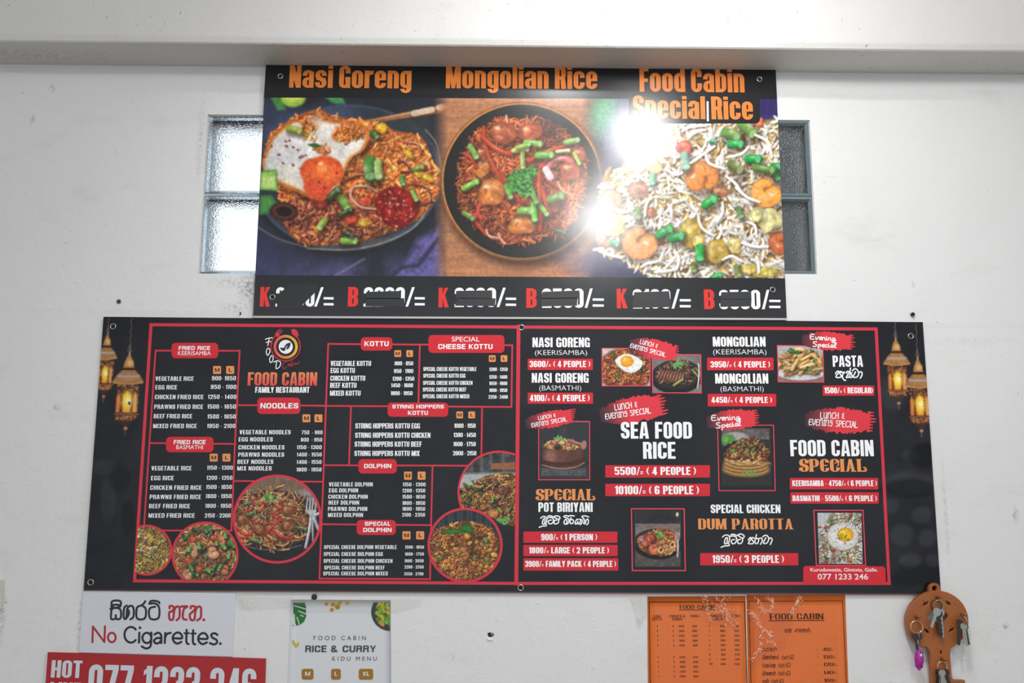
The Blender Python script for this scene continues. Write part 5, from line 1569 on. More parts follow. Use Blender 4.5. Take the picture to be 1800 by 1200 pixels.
for zn_, st, w in (((930, 895, 13.846), [[(285, 215), (330, 175), (400, 180), (435, 220), (425, 300), (395, 350), (330, 355), (325, 320), (345, 250), (375, 215), (390, 240), (375, 350)], [(415, 355), (415, 400), (330, 405), (245, 435)],
        [(455, 165), (520, 155), (600, 190)], [(455, 205), (530, 195), (585, 230), (590, 290), (550, 345), (495, 350), (470, 320), (480, 270), (540, 260)], [(610, 175), (670, 155), (740, 180), (750, 220), (725, 245), (715, 310), (680, 345), (620, 350), (605, 320), (620, 270), (670, 262)], [(600, 185), (720, 250)],
        [(965, 172), (905, 150), (850, 165), (858, 185), (962, 232), (968, 300), (932, 352), (868, 356), (850, 320), (872, 258), (905, 245), (925, 290), (902, 350)], [(960, 160), (1020, 150), (1100, 160)], [(1020, 200), (1005, 250), (1000, 320), (1030, 350), (1075, 320), (1080, 270), (1040, 245), (1005, 262)],
        [(1190, 250), (1165, 240), (1130, 300), (1120, 350), (1160, 350), (1190, 300), (1195, 350), (1230, 345), (1255, 250), (1225, 240)], [(1258, 250), (1290, 260), (1290, 310), (1255, 370)], [(1450, 185), (1380, 160), (1310, 160), (1290, 185), (1340, 230)], [(1330, 250), (1350, 270), (1330, 340), (1370, 345), (1385, 270), (1420, 235), (1445, 270), (1440, 330), (1405, 375)]], 2.1),
    ((1260, 930, 16.36), [[(165, 220), (220, 175), (300, 165), (360, 200), (365, 300), (330, 390), (240, 415), (220, 390), (240, 280), (280, 240), (305, 260), (290, 390)], [(345, 410), (350, 470), (230, 475), (125, 515)], [(400, 160), (470, 140), (580, 180)], [(390, 205), (480, 190), (560, 230), (565, 320), (520, 400), (450, 410), (420, 370), (430, 310), (510, 290)],
        [(600, 165), (680, 130), (770, 170), (785, 220), (745, 265), (740, 340), (690, 405), (620, 405), (600, 360), (620, 300), (680, 290)], [(600, 170), (720, 250)], [(905, 310), (950, 240), (985, 245), (975, 290), (925, 370), (915, 410), (1040, 410), (1050, 350), (1000, 280), (1030, 235), (1080, 260)],
        [(1140, 150), (1120, 260), (1095, 330), (1110, 400), (1170, 405), (1200, 330), (1190, 270), (1125, 265)], [(1200, 270), (1270, 250), (1310, 290), (1295, 360), (1255, 430)], [(1320, 215), (1380, 175), (1450, 185), (1490, 250), (1480, 330), (1430, 400), (1350, 405), (1345, 370), (1380, 300), (1410, 240)], [(1490, 280), (1550, 245), (1590, 290), (1575, 360), (1535, 435)]], 2.1),
    ((1450, 615, 20), [[(370, 830), (430, 750), (480, 750), (460, 830), (400, 900), (400, 960), (540, 960), (580, 910), (520, 820), (520, 760), (580, 750)], [(560, 790), (700, 780), (650, 820), (615, 900), (630, 990), (670, 1050), (730, 1065)], [(770, 820), (770, 760), (820, 750), (850, 790), (800, 880), (750, 965), (850, 950), (870, 890), (880, 960), (950, 950), (950, 880), (880, 820), (900, 630)], [(880, 820), (950, 800)],
        [(970, 730), (1040, 660), (1120, 680), (1180, 770), (1180, 870), (1120, 950), (1010, 960), (1000, 920), (1050, 820), (1080, 760)], [(1200, 800), (1260, 760), (1310, 810), (1295, 900), (1245, 990)]], 2.2)):
    k = Ink(); k.zoomed(zn_, st, w, WHITE); k.build('sinhala_name', MF - 0.0004, PRT, menu)


def splash(x, y, L, H, ang, seed):
    rs = np.random.RandomState(seed)
    k = Ink(); n = 46
    top, bot = [], []
    for i in range(n):
        t = i / (n - 1)
        e = math.sin(math.pi * (0.09 + 0.74 * t)) ** 0.6 * 1.12
        top.append((t - 0.5, (0.5 * e + rs.uniform(-0.06, 0.06)) )); bot.append((t - 0.5, -(0.46 * e + rs.uniform(-0.07, 0.07))))
    ca, sa = math.cos(ang), math.sin(ang)
    def w(p): return (x + p[0] * L * ca - p[1] * H * -sa * -1 * -1, y + p[0] * L * sa - p[1] * H * ca)
    def col(t):
        t = min(1, max(0, t + 0.5)); f = min(1, 0.12 + t * 1.9)
        return [44 + (226 - 44) * f, 42 + (58 - 42) * f, 46 + (70 - 46) * f]
    for i in range(n - 1):
        k.poly([w(top[i]), w(bot[i]), w(bot[i + 1]), w(top[i + 1])], [col(top[i][0]), col(bot[i][0]), col(bot[i + 1][0]), col(top[i + 1][0])])
    for j in range(7):                                        # dry bristles at the right-hand end
        v = 0.42 - j * 0.13; l = rs.uniform(0.03, 0.12)
        k.poly([w((0.46, v + 0.06)), w((0.46, v - 0.06)), w((0.5 + l, v - 0.01)), w((0.5 + l * 0.9, v + 0.03))], [col(0.5)] * 4)
    return k.build('paint_splash', MF - 0.00045, PRT, menu)


def special(x, y, L, H, ang, seed, lines):
    o = splash(x, y, L, H, ang, seed)
    k = Ink()
    for (body, x0, y0, x1, y1, cap, w) in lines: hand(k, body, x0, x1, y0, y1, cap, w, WHITE)
    k.build('handwriting', MF - 0.0007, PRT, o)


zp = lambda z, x, y: (zx(z, x), zy(z, y))
def les(z, a, b, cap1, c, d, cap2, w=1.05):
    A, B, C_, D = zp(z, *a), zp(z, *b), zp(z, *c), zp(z, *d)
    return [('LUNCH &', A[0], A[1], B[0], B[1], cap1, w), ('EVENING SPECIAL', C_[0], C_[1], D[0], D[1], cap2, w)]


special(1146, 613, 82, 32, 0.2, 51, les(ZG, (1125, 218), (1275, 258), 7.4, (1038, 252), (1345, 335), 7.4))
special(964, 738, 82, 27, -0.16, 52, les(ZI, (236, 240), (384, 212), 6.4, (176, 304), (484, 248), 7.2))
special(1108, 722, 108, 42, -0.17, 53, les(ZI, (908, 154), (1102, 126), 10, (824, 234), (1222, 178), 9.6, 1.3))
special(1472, 739.5, 114, 41, 0.05, 54, les(ZJ, (890, 180), (1056, 184), 10.5, (808, 226), (1150, 246), 10.5, 1.3))
for (x, y, L, H, an, sd, z, a, b, c, d, ca1) in ((1452, 599.5, 86, 30, 0.06, 55, ZH, (794, 146), (968, 158), (812, 200), (975, 208), 9), (1284.5, 739, 84, 33, -0.08, 56, ZJ, (124, 196), (316, 188), (156, 250), (324, 232), 9.5)):
    A, B, C_, D = zp(z, *a), zp(z, *b), zp(z, *c), zp(z, *d)
    special(x, y, L, H, an, sd, [('Evening', A[0], A[1], B[0], B[1], ca1, 1.6), ('Special', C_[0], C_[1], D[0], D[1], ca1, 1.6)])

# address box
k = Ink(); k.poly(contour(zx(ZL, 768), 1026, zx(ZL, 1345), zy(ZL, 537), [4, 4, 0, 0])[0:0] or [(zx(ZL, 768), 1026), (zx(ZL, 768), zy(ZL, 550)), (zx(ZL, 782), zy(ZL, 537)), (zx(ZL, 1330), zy(ZL, 540)), (zx(ZL, 1345), zy(ZL, 553)), (zx(ZL, 1350), 1026)], RB)
o = k.build('address_box', MF - 0.0004, PRT, menu)
k = Ink(); k.text('bold', 'Kuruduwatta, Gintota, Galle.', zx(ZL, 818), zx(ZL, 1293), zy(ZL, 576), 6.0, (250, 226, 228)); k.text('bold', '077 1233 246', zx(ZL, 870), zx(ZL, 1225), zy(ZL, 632), 9.6, (250, 226, 228))
k.build('lettering', MF - 0.0006, PRT, o)

# ---- small dish pictures
def pic(x0, y0, x1, y1, col, seed, step=0.8): return Photo(x0 - 1, y0 - 1, x1 + 1, y1 + 1, step, col, seed)
def rect_pic(p, x0, y0, x1, y1, label, frame_=None, w=1.6, lay=0.00035, skx=0.0):
    p.crisp(0.13, 2.4)
    o = p.build('dish_picture', MF - lay, PRT, menu, label, xl=lambda y: x0 + skx * (y - y0), xr=lambda y: x1 + skx * (y - y0), yt=y0, yb=y1)
    if frame_:
        k = Ink(); k.line(frame_, w, (232, 72, 92), True); k.build('picture_frame', MF - 0.00035 - 0.00008, PRT, o)
    return o
def ring_pic(p, cx, cy, r, label, w=3.6, keep=None, lay=0.00035, **kw):
    p.crisp(0.16, 2.4)
    o = p.build('dish_picture', MF - lay, PRT, menu, label, circle=(cx, cy, r), **kw)
    k = Ink(); k.annulus(cx, cy, r, r, w, RD, keep); k.build('picture_ring', MF - lay - 0.00012, PRT, o)
    return o
def disc_poly(cx, cy, rx, ry=None, n=28): return [(cx + rx * math.cos(a), cy + (ry or rx) * math.sin(a)) for a in np.linspace(0, 2 * math.pi, n + 1)[:-1]]


# yellow fried rice, cut by the frame
p = pic(238, 920, 304, 1012, (164, 128, 60), 61)
p.grains(disc_poly(258, 966, 46), 520, (4, 8), (2, 3.4), [(206, 168, 80), (180, 134, 70), (226, 196, 110), (150, 110, 50), (196, 176, 120), (120, 90, 40)], 0.2, 0.35, 0.5, seed=61)
for i in range(70):
    x, y = 258 + p.rs.uniform(-42, 42), 966 + p.rs.uniform(-42, 42)
    p.ell(x, y, p.rs.uniform(1.5, 3.5), p.rs.uniform(1.2, 2.5), [(84, 120, 44), (226, 190, 40), (196, 120, 96), (226, 224, 210), (60, 96, 40), (190, 70, 40)][p.rs.randint(6)], p.rs.rand() * 3, 1.2, 0.9)
ring_pic(p, 258, 966.5, 43, 'yellow fried rice, the half circle cut by the frame', keep=lambda x, y: x > 240, xl=lambda y: 242.5 - 0.065 * (y - 925))
# seafood fried rice
p = pic(300, 914, 420, 1024, (150, 96, 60), 62)
p.grains(disc_poly(360, 975, 60), 620, (5, 10), (2.2, 4), [(206, 142, 92), (182, 112, 70), (226, 170, 120), (140, 80, 46), (214, 150, 80)], 0.25, 0.4, 0.5, seed=62)
for (x, y, r, rot, c) in ((345, 968, 12, 2.2, (214, 158, 110)), (374, 970, 12, 0.6, (220, 160, 112)), (388, 950, 10, 3.3, (206, 128, 84)), (395, 1000, 10, 1.2, (196, 110, 76)), (330, 1008, 11, 0.2, (200, 140, 100))): p.shrimp(x, y, r, rot, c)
for i in range(40):
    a, q = p.rs.uniform(0, 6.28), 54 * math.sqrt(p.rs.rand())
    p.onion(360 + q * math.cos(a) + 6, 968 + q * math.sin(a) * 0.9, p.rs.uniform(5, 11), p.rs.uniform(4, 7), p.rs.rand() * 3, [(76, 150, 54), (60, 120, 50), (104, 170, 70), (40, 70, 40)][p.rs.randint(4)])
for (x, y) in ((338, 948), (332, 985), (376, 945), (350, 1000)): p.lump(x, y, 7, 5, (210, 80, 50))
ring_pic(p, 360.5, 975, 57, 'seafood fried rice with green herbs in a red ring', keep=lambda x, y: y < 1021, yb=1019.5)
# noodles
p = pic(406, 832, 570, 994, (34, 34, 36), 63)
p.poly([(408, 834), (570, 834), (570, 876), (500, 866), (408, 872)], (128, 104, 86), 3, tex=0.14, tscale=8)
p.poly([(520, 862), (570, 862), (570, 900), (540, 880)], (150, 150, 160), 6, 0.8)
p.ell(478, 915, 84, 54, (36, 37, 40), 0.02, 2); p.ell(478, 912, 80, 49, (52, 53, 56), 0.02, 3)
p.stroke([(424, 957), (452, 964), (490, 966), (530, 958)], 1.4, (150, 152, 156), a=0.7, smooth=5)
nz = [(413, 905), (420, 885), (440, 873), (468, 868), (500, 868), (528, 880), (540, 900), (538, 925), (520, 945), (490, 957), (455, 955), (425, 944), (413, 928)]
p.poly(nz, (70, 40, 22), 4, smooth=3)
p.grains(nz, 330, (20, 44), (1.9, 2.9), [(176, 120, 66), (150, 92, 48), (196, 140, 84), (110, 64, 34), (206, 152, 92)], 0.9, 0.45, 0.5, seed=63, taper=0.1)
p.grains(nz, 36, (10, 20), (2.2, 3.6), [(190, 52, 42), (160, 40, 34), (206, 80, 50)], 0.3, 0.4, 0.5, seed=64)
for (x, y, w, h, r) in ((427, 912, 11, 9, 0.2), (454, 928, 13, 9, 0.5), (506, 896, 11, 8, 0.3), (508, 923, 14, 10, -0.3), (536, 916, 7, 10, 0)): p.lump(x, y, w, h, (150, 88, 48), r)
for pts in ([(478, 930), (492, 942), (512, 946)], [(416, 928), (428, 938), (442, 940)], [(468, 938), (482, 922), (496, 912)], [(420, 945), (436, 944)]): p.stroke(pts, 5, (196, 50, 44), (120, 24, 22), (236, 120, 100), smooth=4)
for (x, y, l, w, r) in ((448, 950, 20, 6, 0.3), (530, 928, 14, 6, 0.2), (442, 902, 12, 6, -0.4), (462, 908, 10, 5, 0.5), (434, 885, 12, 4, -0.3)): p.onion(x, y, l, w, r, (84, 120, 66))
for i in range(26): p.ell(474 + p.rs.normal(0, 6), 873 + p.rs.normal(0, 4.5), 3.4, 2.6, [(96, 150, 60), (70, 124, 46), (150, 180, 110)][p.rs.randint(3)], p.rs.rand() * 3, 1.2, 0.9)
for dx in (0, 5, 10, 15): p.stroke([(541 + dx, 875), (539 + dx, 896), (543 + dx * 0.5, 903)], 2.0, (196, 196, 200), (110, 110, 116), (255, 255, 255), smooth=3)
p.poly([(540, 896), (557, 896), (552, 908), (545, 908)], (190, 190, 196), 1.2)
p.stroke([(547, 905), (544, 930), (537, 962)], 5, (186, 186, 192), (100, 100, 106), (250, 250, 252), smooth=4)
p.stroke([(549, 906), (550, 930), (550, 950)], 3, (150, 150, 156), (80, 80, 84), (236, 236, 240), smooth=4)
p.stroke([(562, 886), (564, 900), (552, 908), (560, 930)], 6, (180, 180, 188), (100, 100, 106), (250, 250, 250), smooth=4)
ring_pic(p, 487.5, 912, 76, 'stir-fried noodles with fork and spoon in a red ring', 4.4)
# bowl picture at the right of the left half, cut by the divider
p = pic(800, 788, 910, 942, (36, 36, 38), 65)
p.poly([(800, 788), (910, 788), (910, 832), (800, 832)], (64, 66, 66), 3, tex=0.6, tscale=9)
for x in (828, 846, 862, 884): p.stroke([(x, 792), (x + 1, 826)], 5, (120, 122, 122), a=0.5, soft=4)
p.poly([(862, 814), (910, 812), (910, 826), (864, 824)], (150, 96, 66), 2)
p.poly([(800, 832), (910, 830), (910, 862), (800, 858)], (176, 178, 180), 6)
p.ell(880, 890, 84, 34, (40, 40, 42), 0, 2)
nz = [(808, 875), (815, 862), (835, 850), (850, 838), (870, 834), (910, 838), (910, 920), (880, 915), (850, 900), (812, 892)]
p.poly(nz, (110, 72, 34), 3, smooth=3)
p.grains(nz, 640, (4, 10), (1.6, 2.6), [(206, 150, 72), (180, 116, 56), (226, 186, 100), (120, 70, 34), (84, 48, 30), (160, 90, 50)], 0.3, 0.4, 0.55, seed=66)
for i in range(46): p.onion(812 + 94 * p.rs.rand(), 846 + 60 * p.rs.rand(), p.rs.uniform(5, 12), p.rs.uniform(3, 5), p.rs.rand() * 3, [(120, 150, 56), (70, 110, 44), (40, 60, 36), (150, 90, 50), (50, 40, 34), (206, 120, 60)][p.rs.randint(6)])
p.lump(866, 902, 10, 8, (206, 130, 66)); p.lump(884, 862, 12, 7, (120, 66, 40))
for i in range(12): p.ell(886 + p.rs.normal(0, 6), 916 + p.rs.normal(0, 3), 3.5, 2, (110, 170, 84), p.rs.rand() * 3, 1.2)
ring_pic(p, 877.5, 865, 71.5, 'chopped noodle stir-fry cut by the middle divider', keep=lambda x, y: x < 907 and y < 905, xr=905.5)
# dolphin
p = pic(748, 890, 888, 1028, (46, 54, 58), 67)
for i in range(26): p.stroke([(752 + i * 5.4, 892), (750 + i * 5.6, 940)], 2.4, (74, 84, 90) if i % 3 else (30, 36, 40), a=0.6, soft=2)
md = [(756, 950), (766, 932), (790, 922), (810, 917), (840, 919), (862, 928), (876, 950), (880, 980), (865, 1005), (840, 1018), (800, 1018), (770, 1000), (757, 975)]
p.poly(md, (120, 66, 26), 3, smooth=3)
p.grains(md, 1300, (4, 9), (1.8, 3.2), [(206, 140, 56), (182, 108, 40), (226, 170, 76), (150, 80, 34), (196, 96, 44), (130, 66, 26), (220, 150, 90)], 0.3, 0.35, 0.55, seed=68, shade=0.55, sscale=16)
for i in range(36):
    a, q = p.rs.uniform(0, 6.28), 52 * math.sqrt(p.rs.rand())
    p.lump(818 + q * math.cos(a), 968 + q * math.sin(a) * 0.8, p.rs.uniform(2.5, 7), p.rs.uniform(2, 5), [(226, 176, 70), (206, 80, 50), (230, 150, 60), (160, 120, 50), (196, 130, 60), (120, 120, 50)][p.rs.randint(6)], p.rs.rand() * 3)
p.poly([(770, 936), (790, 929), (812, 930), (822, 934), (800, 938), (775, 938)], (60, 130, 46), 1.5, edge=(30, 84, 28), ew=2)
p.poly([(806, 928), (818, 920), (830, 924), (832, 936), (822, 938)], (54, 120, 44), 1.5, edge=(26, 76, 26), ew=2)
ring_pic(p, 817.5, 958, 64, 'yellow chopped roti dish with green leaves in a red ring', 4.2, lay=0.0006)

# nasi goreng square
p = pic(1058, 612, 1143, 679, (206, 200, 196), 69)
p.ell(1100, 650, 50, 40, (150, 120, 110), 0, 1.5); p.ell(1100, 650, 46, 37, (120, 60, 30), 0, 2)
p.grains(disc_poly(1100, 649, 45, 36), 480, (4, 8), (1.8, 3), [(214, 122, 56), (196, 96, 44), (232, 150, 80), (150, 66, 34), (176, 84, 60)], 0.2, 0.4, 0.5, seed=69)
for i in range(28): p.onion(1062 + 80 * p.rs.rand(), 616 + 60 * p.rs.rand(), p.rs.uniform(3, 7), p.rs.uniform(2, 3.4), p.rs.rand() * 3, [(84, 120, 50), (60, 70, 40), (190, 60, 40), (230, 180, 70)][p.rs.randint(4)])
p.poly([(1081, 634), (1092, 624), (1106, 622), (1124, 630), (1130, 640), (1120, 652), (1106, 655), (1092, 648)], (240, 240, 234), 2, smooth=3)
p.ell(1102, 635, 11.5, 10, (244, 172, 48), 0, 1.5, 1, (226, 136, 30), (255, 226, 130))
rect_pic(p, 1059, 612.5, 1142, 677.5, 'fried rice topped with a fried egg, in a small square', [(1058.3, 612), (1142.6, 612), (1142.8, 678), (1058.6, 678)])
# steak
p = pic(1146, 622, 1234, 691, (124, 118, 112), 70)
p.noise(14, 9, 3); p.ell(1190, 662, 46, 30, (28, 28, 30), -0.05, 1.5); p.ell(1190, 658, 42, 25, (44, 44, 46), -0.05, 2)
st_ = [(1153, 662), (1160, 645), (1180, 633), (1205, 632), (1226, 645), (1228, 662), (1212, 676), (1180, 678), (1160, 672)]
p.grains(st_, 260, (4, 8), (2, 3.4), [(110, 70, 52), (84, 50, 38), (140, 96, 70), (60, 36, 30), (160, 110, 80)], 0.2, 0.35, 0.5, seed=70)
for i in range(9): p.stroke([(1162 + i * 5, 652 + i * 0.6), (1156 + i * 5.4, 664 + i)], 4.2, (130, 84, 66), (56, 30, 24), (190, 140, 116))
for i in range(18): p.ell(1194 + p.rs.normal(0, 7), 640 + p.rs.normal(0, 4), 3, 2.2, [(110, 170, 100), (70, 130, 70)][p.rs.randint(2)], p.rs.rand() * 3, 1.2, 0.9)
p.onion(1192, 672, 18, 4, -0.6, (150, 170, 90)); p.onion(1222, 656, 16, 4, 0.8, (110, 140, 70))
p.stroke([(1228, 640), (1229, 660), (1226, 682)], 2.6, (200, 200, 204), (110, 110, 110), (250, 250, 250), smooth=3)
rect_pic(p, 1147, 623, 1232.5, 690, 'sliced beef on a dark oval plate, in a small square', [(1146.3, 622.5), (1231.8, 623.2), (1232.8, 690.4), (1147.4, 690)])
# pasta
p = pic(1366, 606, 1450, 673, (176, 176, 178), 71)
p.ell(1408, 650, 42, 24, (150, 150, 154), 0, 1.5); p.ell(1408, 655, 40, 14, (214, 216, 218), 0, 2)
p.poly([(1366, 660), (1450, 658), (1450, 673), (1366, 673)], (120, 70, 58), 2, 0.6)
p.ell(1408, 656, 41, 12, (210, 212, 216), 0, 1.5)
pm = [(1370, 640), (1380, 622), (1400, 614), (1425, 616), (1444, 630), (1446, 648), (1430, 657), (1390, 657), (1374, 650)]
p.poly(pm, (150, 104, 60), 2, smooth=3)
p.grains(pm, 60, (15, 24), (5, 6.6), [(226, 180, 110), (206, 156, 90), (240, 200, 136), (190, 136, 76)], 0.05, 0.45, 0.5, ang=-0.35, seed=71, taper=0.0)
for (cx_, cy_, n_) in ((1392, 616, 18), (1400, 620, 16), (1432, 634, 9), (1420, 648, 9), (1428, 618, 6)):
    for i in range(n_): p.ell(cx_ + p.rs.normal(0, 3), cy_ + p.rs.normal(0, 2.2), 2.2, 1.5, [(60, 110, 56), (36, 80, 40), (110, 150, 90)][p.rs.randint(3)], p.rs.rand() * 3, 1, 0.9)
rect_pic(p, 1367, 607.5, 1447, 670.5, 'penne pasta with herbs in a white bowl, in a small square', [(1366.3, 607), (1446.4, 608), (1448, 671.5), (1368.4, 670.8)])
# clay pot
p = pic(946, 738, 1038, 846, (52, 54, 57), 72)
p.poly([(951, 822), (1030, 822), (1030, 836), (951, 836)], (88, 92, 94), 3, 0.8, tex=0.3, tscale=4)
p.ell(990, 812, 40, 12, (40, 34, 32), 0, 5)
p.poly([(954, 786), (953, 806), (956, 816), (970, 822), (1000, 823), (1022, 815), (1027, 808), (1024, 786)], (110, 72, 60), 1.5, smooth=0, edge=(84, 52, 44), ew=6)
p.ell(968, 802, 10, 12, (160, 112, 98), 0, 8, 0.7); p.ell(1010, 806, 14, 12, (84, 54, 48), 0, 8, 0.6)
p.stroke([(953, 811), (972, 815), (1000, 815), (1026, 808)], 7, (70, 42, 36), a=0.9, smooth=5); p.stroke([(953, 817), (980, 823), (1010, 821), (1027, 813)], 1.8, (196, 136, 106), a=0.9, smooth=5)
p.ell(988, 783, 34, 9, (120, 76, 58), 0, 1.3); p.ell(988, 781, 31, 8, (60, 36, 28), 0, 1.2)
pm = [(957, 783), (965, 776), (980, 772), (1000, 772), (1014, 777), (1018, 785), (1000, 789), (970, 789)]
p.grains(pm, 160, (4, 8), (1.8, 2.8), [(226, 186, 120), (206, 150, 84), (240, 210, 150), (176, 110, 60)], 0.2, 0.4, 0.5, seed=72)
for (x, y, c) in ((974, 777, (206, 120, 80)), (998, 781, (206, 124, 84)), (988, 777, (220, 190, 130)), (980, 785, (60, 36, 32)), (1000, 788, (196, 140, 90))): p.lump(x, y, 6, 4, c)
p.stroke([(1000, 774), (1014, 779), (1026, 782)], 6, (150, 108, 90), (90, 58, 48), (196, 156, 140)); p.ell(1026, 782, 5, 8, (170, 124, 108), 0.2, 1.5)
for i in range(12): p.ell(985 + p.rs.normal(0, 3.5), 770 + p.rs.normal(0, 2), 2.6, 1.8, (120, 170, 90), p.rs.rand() * 3, 1, 0.9)
p.ell(990, 757, 6, 9, (76, 78, 82), 0, 6, 0.5)
rect_pic(p, 948.5, 741, 1035, 842, 'rice in a brown clay pot', [(946.8, 740.5), (1036.4, 740.5), (1036.6, 843), (947, 843)])
# parotta
p = pic(1262, 745, 1364, 863, (46, 46, 48), 73)
p.poly([(1268, 753), (1352, 753), (1352, 772), (1268, 772)], (98, 90, 86), 3, tex=0.3, tscale=7)
p.ell(1292, 768, 22, 9, (180, 176, 174), 0, 3, 0.8); p.ell(1280, 774, 13, 11, (84, 140, 66), 0, 3); p.ell(1276, 772, 5, 5, (130, 176, 96), 0, 3, 0.7)
p.ell(1312, 806, 50, 34, (36, 36, 38), 0, 2); p.ell(1312, 822, 46, 16, (64, 64, 66), 0, 3)
for i, y in enumerate((826, 820, 814, 808)):
    p.ell(1311, y, 42 - i, 13, (176, 134, 76), 0.02, 1.2, 1, (120, 80, 40)); p.ell(1311, y - 2, 40 - i, 11, (222, 190, 130), 0.02, 1.5, 1, (190, 144, 84))
for i in range(26): p.stroke([(1274 + i * 3, 812 + (i * 7) % 5), (1282 + i * 3, 811 + (i * 5) % 6)], 1.3, [(150, 104, 56), (240, 216, 166), (120, 80, 44)][i % 3], a=0.7)
pm = [(1272, 800), (1284, 786), (1302, 774), (1324, 770), (1342, 780), (1352, 796), (1348, 808), (1320, 806), (1290, 808)]
p.poly(pm, (96, 54, 30), 2.5, smooth=3)
p.grains(pm, 320, (4, 9), (2.2, 4), [(190, 116, 62), (150, 82, 44), (214, 150, 90), (110, 56, 30), (84, 44, 28)], 0.25, 0.4, 0.55, seed=73)
for i in range(34): p.ell(1282 + 64 * p.rs.rand(), 776 + 24 * p.rs.rand(), 2.4, 1.6, [(84, 136, 60), (50, 100, 44), (130, 160, 90)][p.rs.randint(3)], p.rs.rand() * 3, 1, 0.9)
for i in range(14): p.ell(1316 + p.rs.normal(0, 7), 832 + p.rs.normal(0, 2), 3.6, 2, (110, 150, 70), p.rs.rand() * 3, 1, 0.9)
rect_pic(p, 1268, 752, 1355, 853, 'flaky flatbreads heaped with spiced chicken', [(1261.4, 747.5), (1359.6, 747), (1362.8, 862), (1264, 862)], skx=0.015)
# seafood plate
p = pic(1109, 892, 1206, 1004, (46, 46, 48), 74)
p.noise(16, 14, 5, 3, (1109, 892, 1206, 922)); p.ell(1190.5, 904, 2.2, 3.6, (250, 236, 206), 0, 2)
p.poly([(1117, 920), (1196, 920), (1196, 944), (1117, 944)], (124, 110, 102), 2, tex=0.15, tscale=6)
p.poly([(1117, 944), (1196, 944), (1196, 996), (1117, 996)], (84, 78, 76), 3, tex=0.2, tscale=6)
p.ell(1156, 956, 43, 27, (24, 25, 27), 0.04, 1.5); p.ell(1157, 953, 40, 23, (46, 47, 50), 0.04, 2)
pm = [(1121, 948), (1134, 938), (1158, 930), (1180, 934), (1192, 948), (1188, 966), (1168, 976), (1144, 974), (1126, 964)]
p.poly(pm, (140, 74, 36), 2.5, smooth=3)
p.grains(pm, 260, (4, 8), (1.8, 3.2), [(214, 132, 62), (190, 100, 46), (230, 160, 90), (150, 70, 36)], 0.25, 0.4, 0.5, seed=74)
for (x, y, r, rot, c) in ((1138, 952, 10, 2.4, (206, 96, 66)), (1150, 964, 11, 0.4, (214, 104, 70)), (1144, 946, 8, 2.0, (196, 80, 60)), (1128, 946, 6, 1.0, (170, 120, 110))): p.shrimp(x, y, r, rot, c)
for (x, y) in ((1182, 957), (1162, 966), (1178, 968)): p.ell(x, y, 5, 6, (226, 196, 140), 0.4, 1.2); p.ell(x, y, 2.6, 3.4, (110, 56, 30), 0.4, 1)
for (x, y) in ((1164, 952), (1170, 960), (1174, 966)): p.lump(x, y, 6, 4.5, (206, 136, 76))
p.stroke([(1166, 936), (1180, 938), (1191, 946)], 4, (200, 70, 40), (120, 34, 20), (240, 140, 100), smooth=4)
for i in range(18): p.ell(1158 + p.rs.normal(0, 5), 938 + p.rs.normal(0, 4), 3, 2, [(96, 150, 66), (60, 110, 50), (150, 186, 110)][p.rs.randint(3)], p.rs.rand() * 3, 1, 0.9)
for dx in (0, 3, 6): p.stroke([(1188 + dx, 936), (1187 + dx, 950)], 1.3, (196, 196, 200))
p.stroke([(1191, 950), (1192, 962), (1191, 978)], 3.4, (186, 186, 192), (90, 90, 96), (250, 250, 250), smooth=3)
rect_pic(p, 1116, 897, 1197, 996, 'seafood rice on a round dark plate', [(1110, 894), (1202.6, 894), (1204.6, 1002.4), (1111.6, 1002.4)], 2.0)
# egg on white rice
p = pic(1434, 898, 1520, 994, (150, 140, 126), 75)
p.poly([(1434, 898), (1462, 898), (1440, 940), (1434, 950)], (196, 196, 200), 6)
p.grains([(1440, 935), (1470, 900), (1518, 900), (1518, 993), (1440, 993)], 420, (5, 10), (1.6, 2.6), [(236, 236, 232), (214, 212, 206), (196, 176, 130), (226, 220, 200), (120, 110, 90)], 0.25, 0.35, 0.45, seed=75)
for i in range(40): p.lump(1440 + 76 * p.rs.rand(), 902 + 88 * p.rs.rand(), p.rs.uniform(1.5, 4), p.rs.uniform(1.5, 3), [(226, 110, 56), (90, 130, 60), (206, 176, 90), (60, 90, 44), (196, 60, 40)][p.rs.randint(5)], p.rs.rand() * 3)
p.ell(1481, 944, 28.5, 25, (150, 110, 70), 0.1, 2, 0.8); p.ell(1481.5, 942.5, 27.5, 24.5, (232, 234, 236), 0.1, 2, 1, (206, 200, 196))
p.ell(1486, 939.5, 14.5, 12.5, (240, 196, 40), 0, 1.5, 1, (220, 150, 24), (255, 234, 120))
for i in range(30): p.ell(1481 + p.rs.normal(0, 9), 943 + p.rs.normal(0, 8), 1.2, 0.9, [(70, 100, 40), (110, 70, 40), (60, 60, 50)][p.rs.randint(3)], 0, 0.8, 0.8)
rect_pic(p, 1437, 901, 1514, 991, 'white rice with a fried egg', [(1430.5, 896.6), (1517, 896.6), (1521.6, 993.5), (1435, 993.5)], 1.8, skx=0.03)

for (x, y) in ((199, 573.5), (159.6, 1023), (916.8, 575.4), (915.2, 1032.5), (1600.8, 590.5), (227.6, 708.5)):
    eyelet(menu, x, y, MF - 0.0003, 4.6 if x != 227.6 else 2.6)
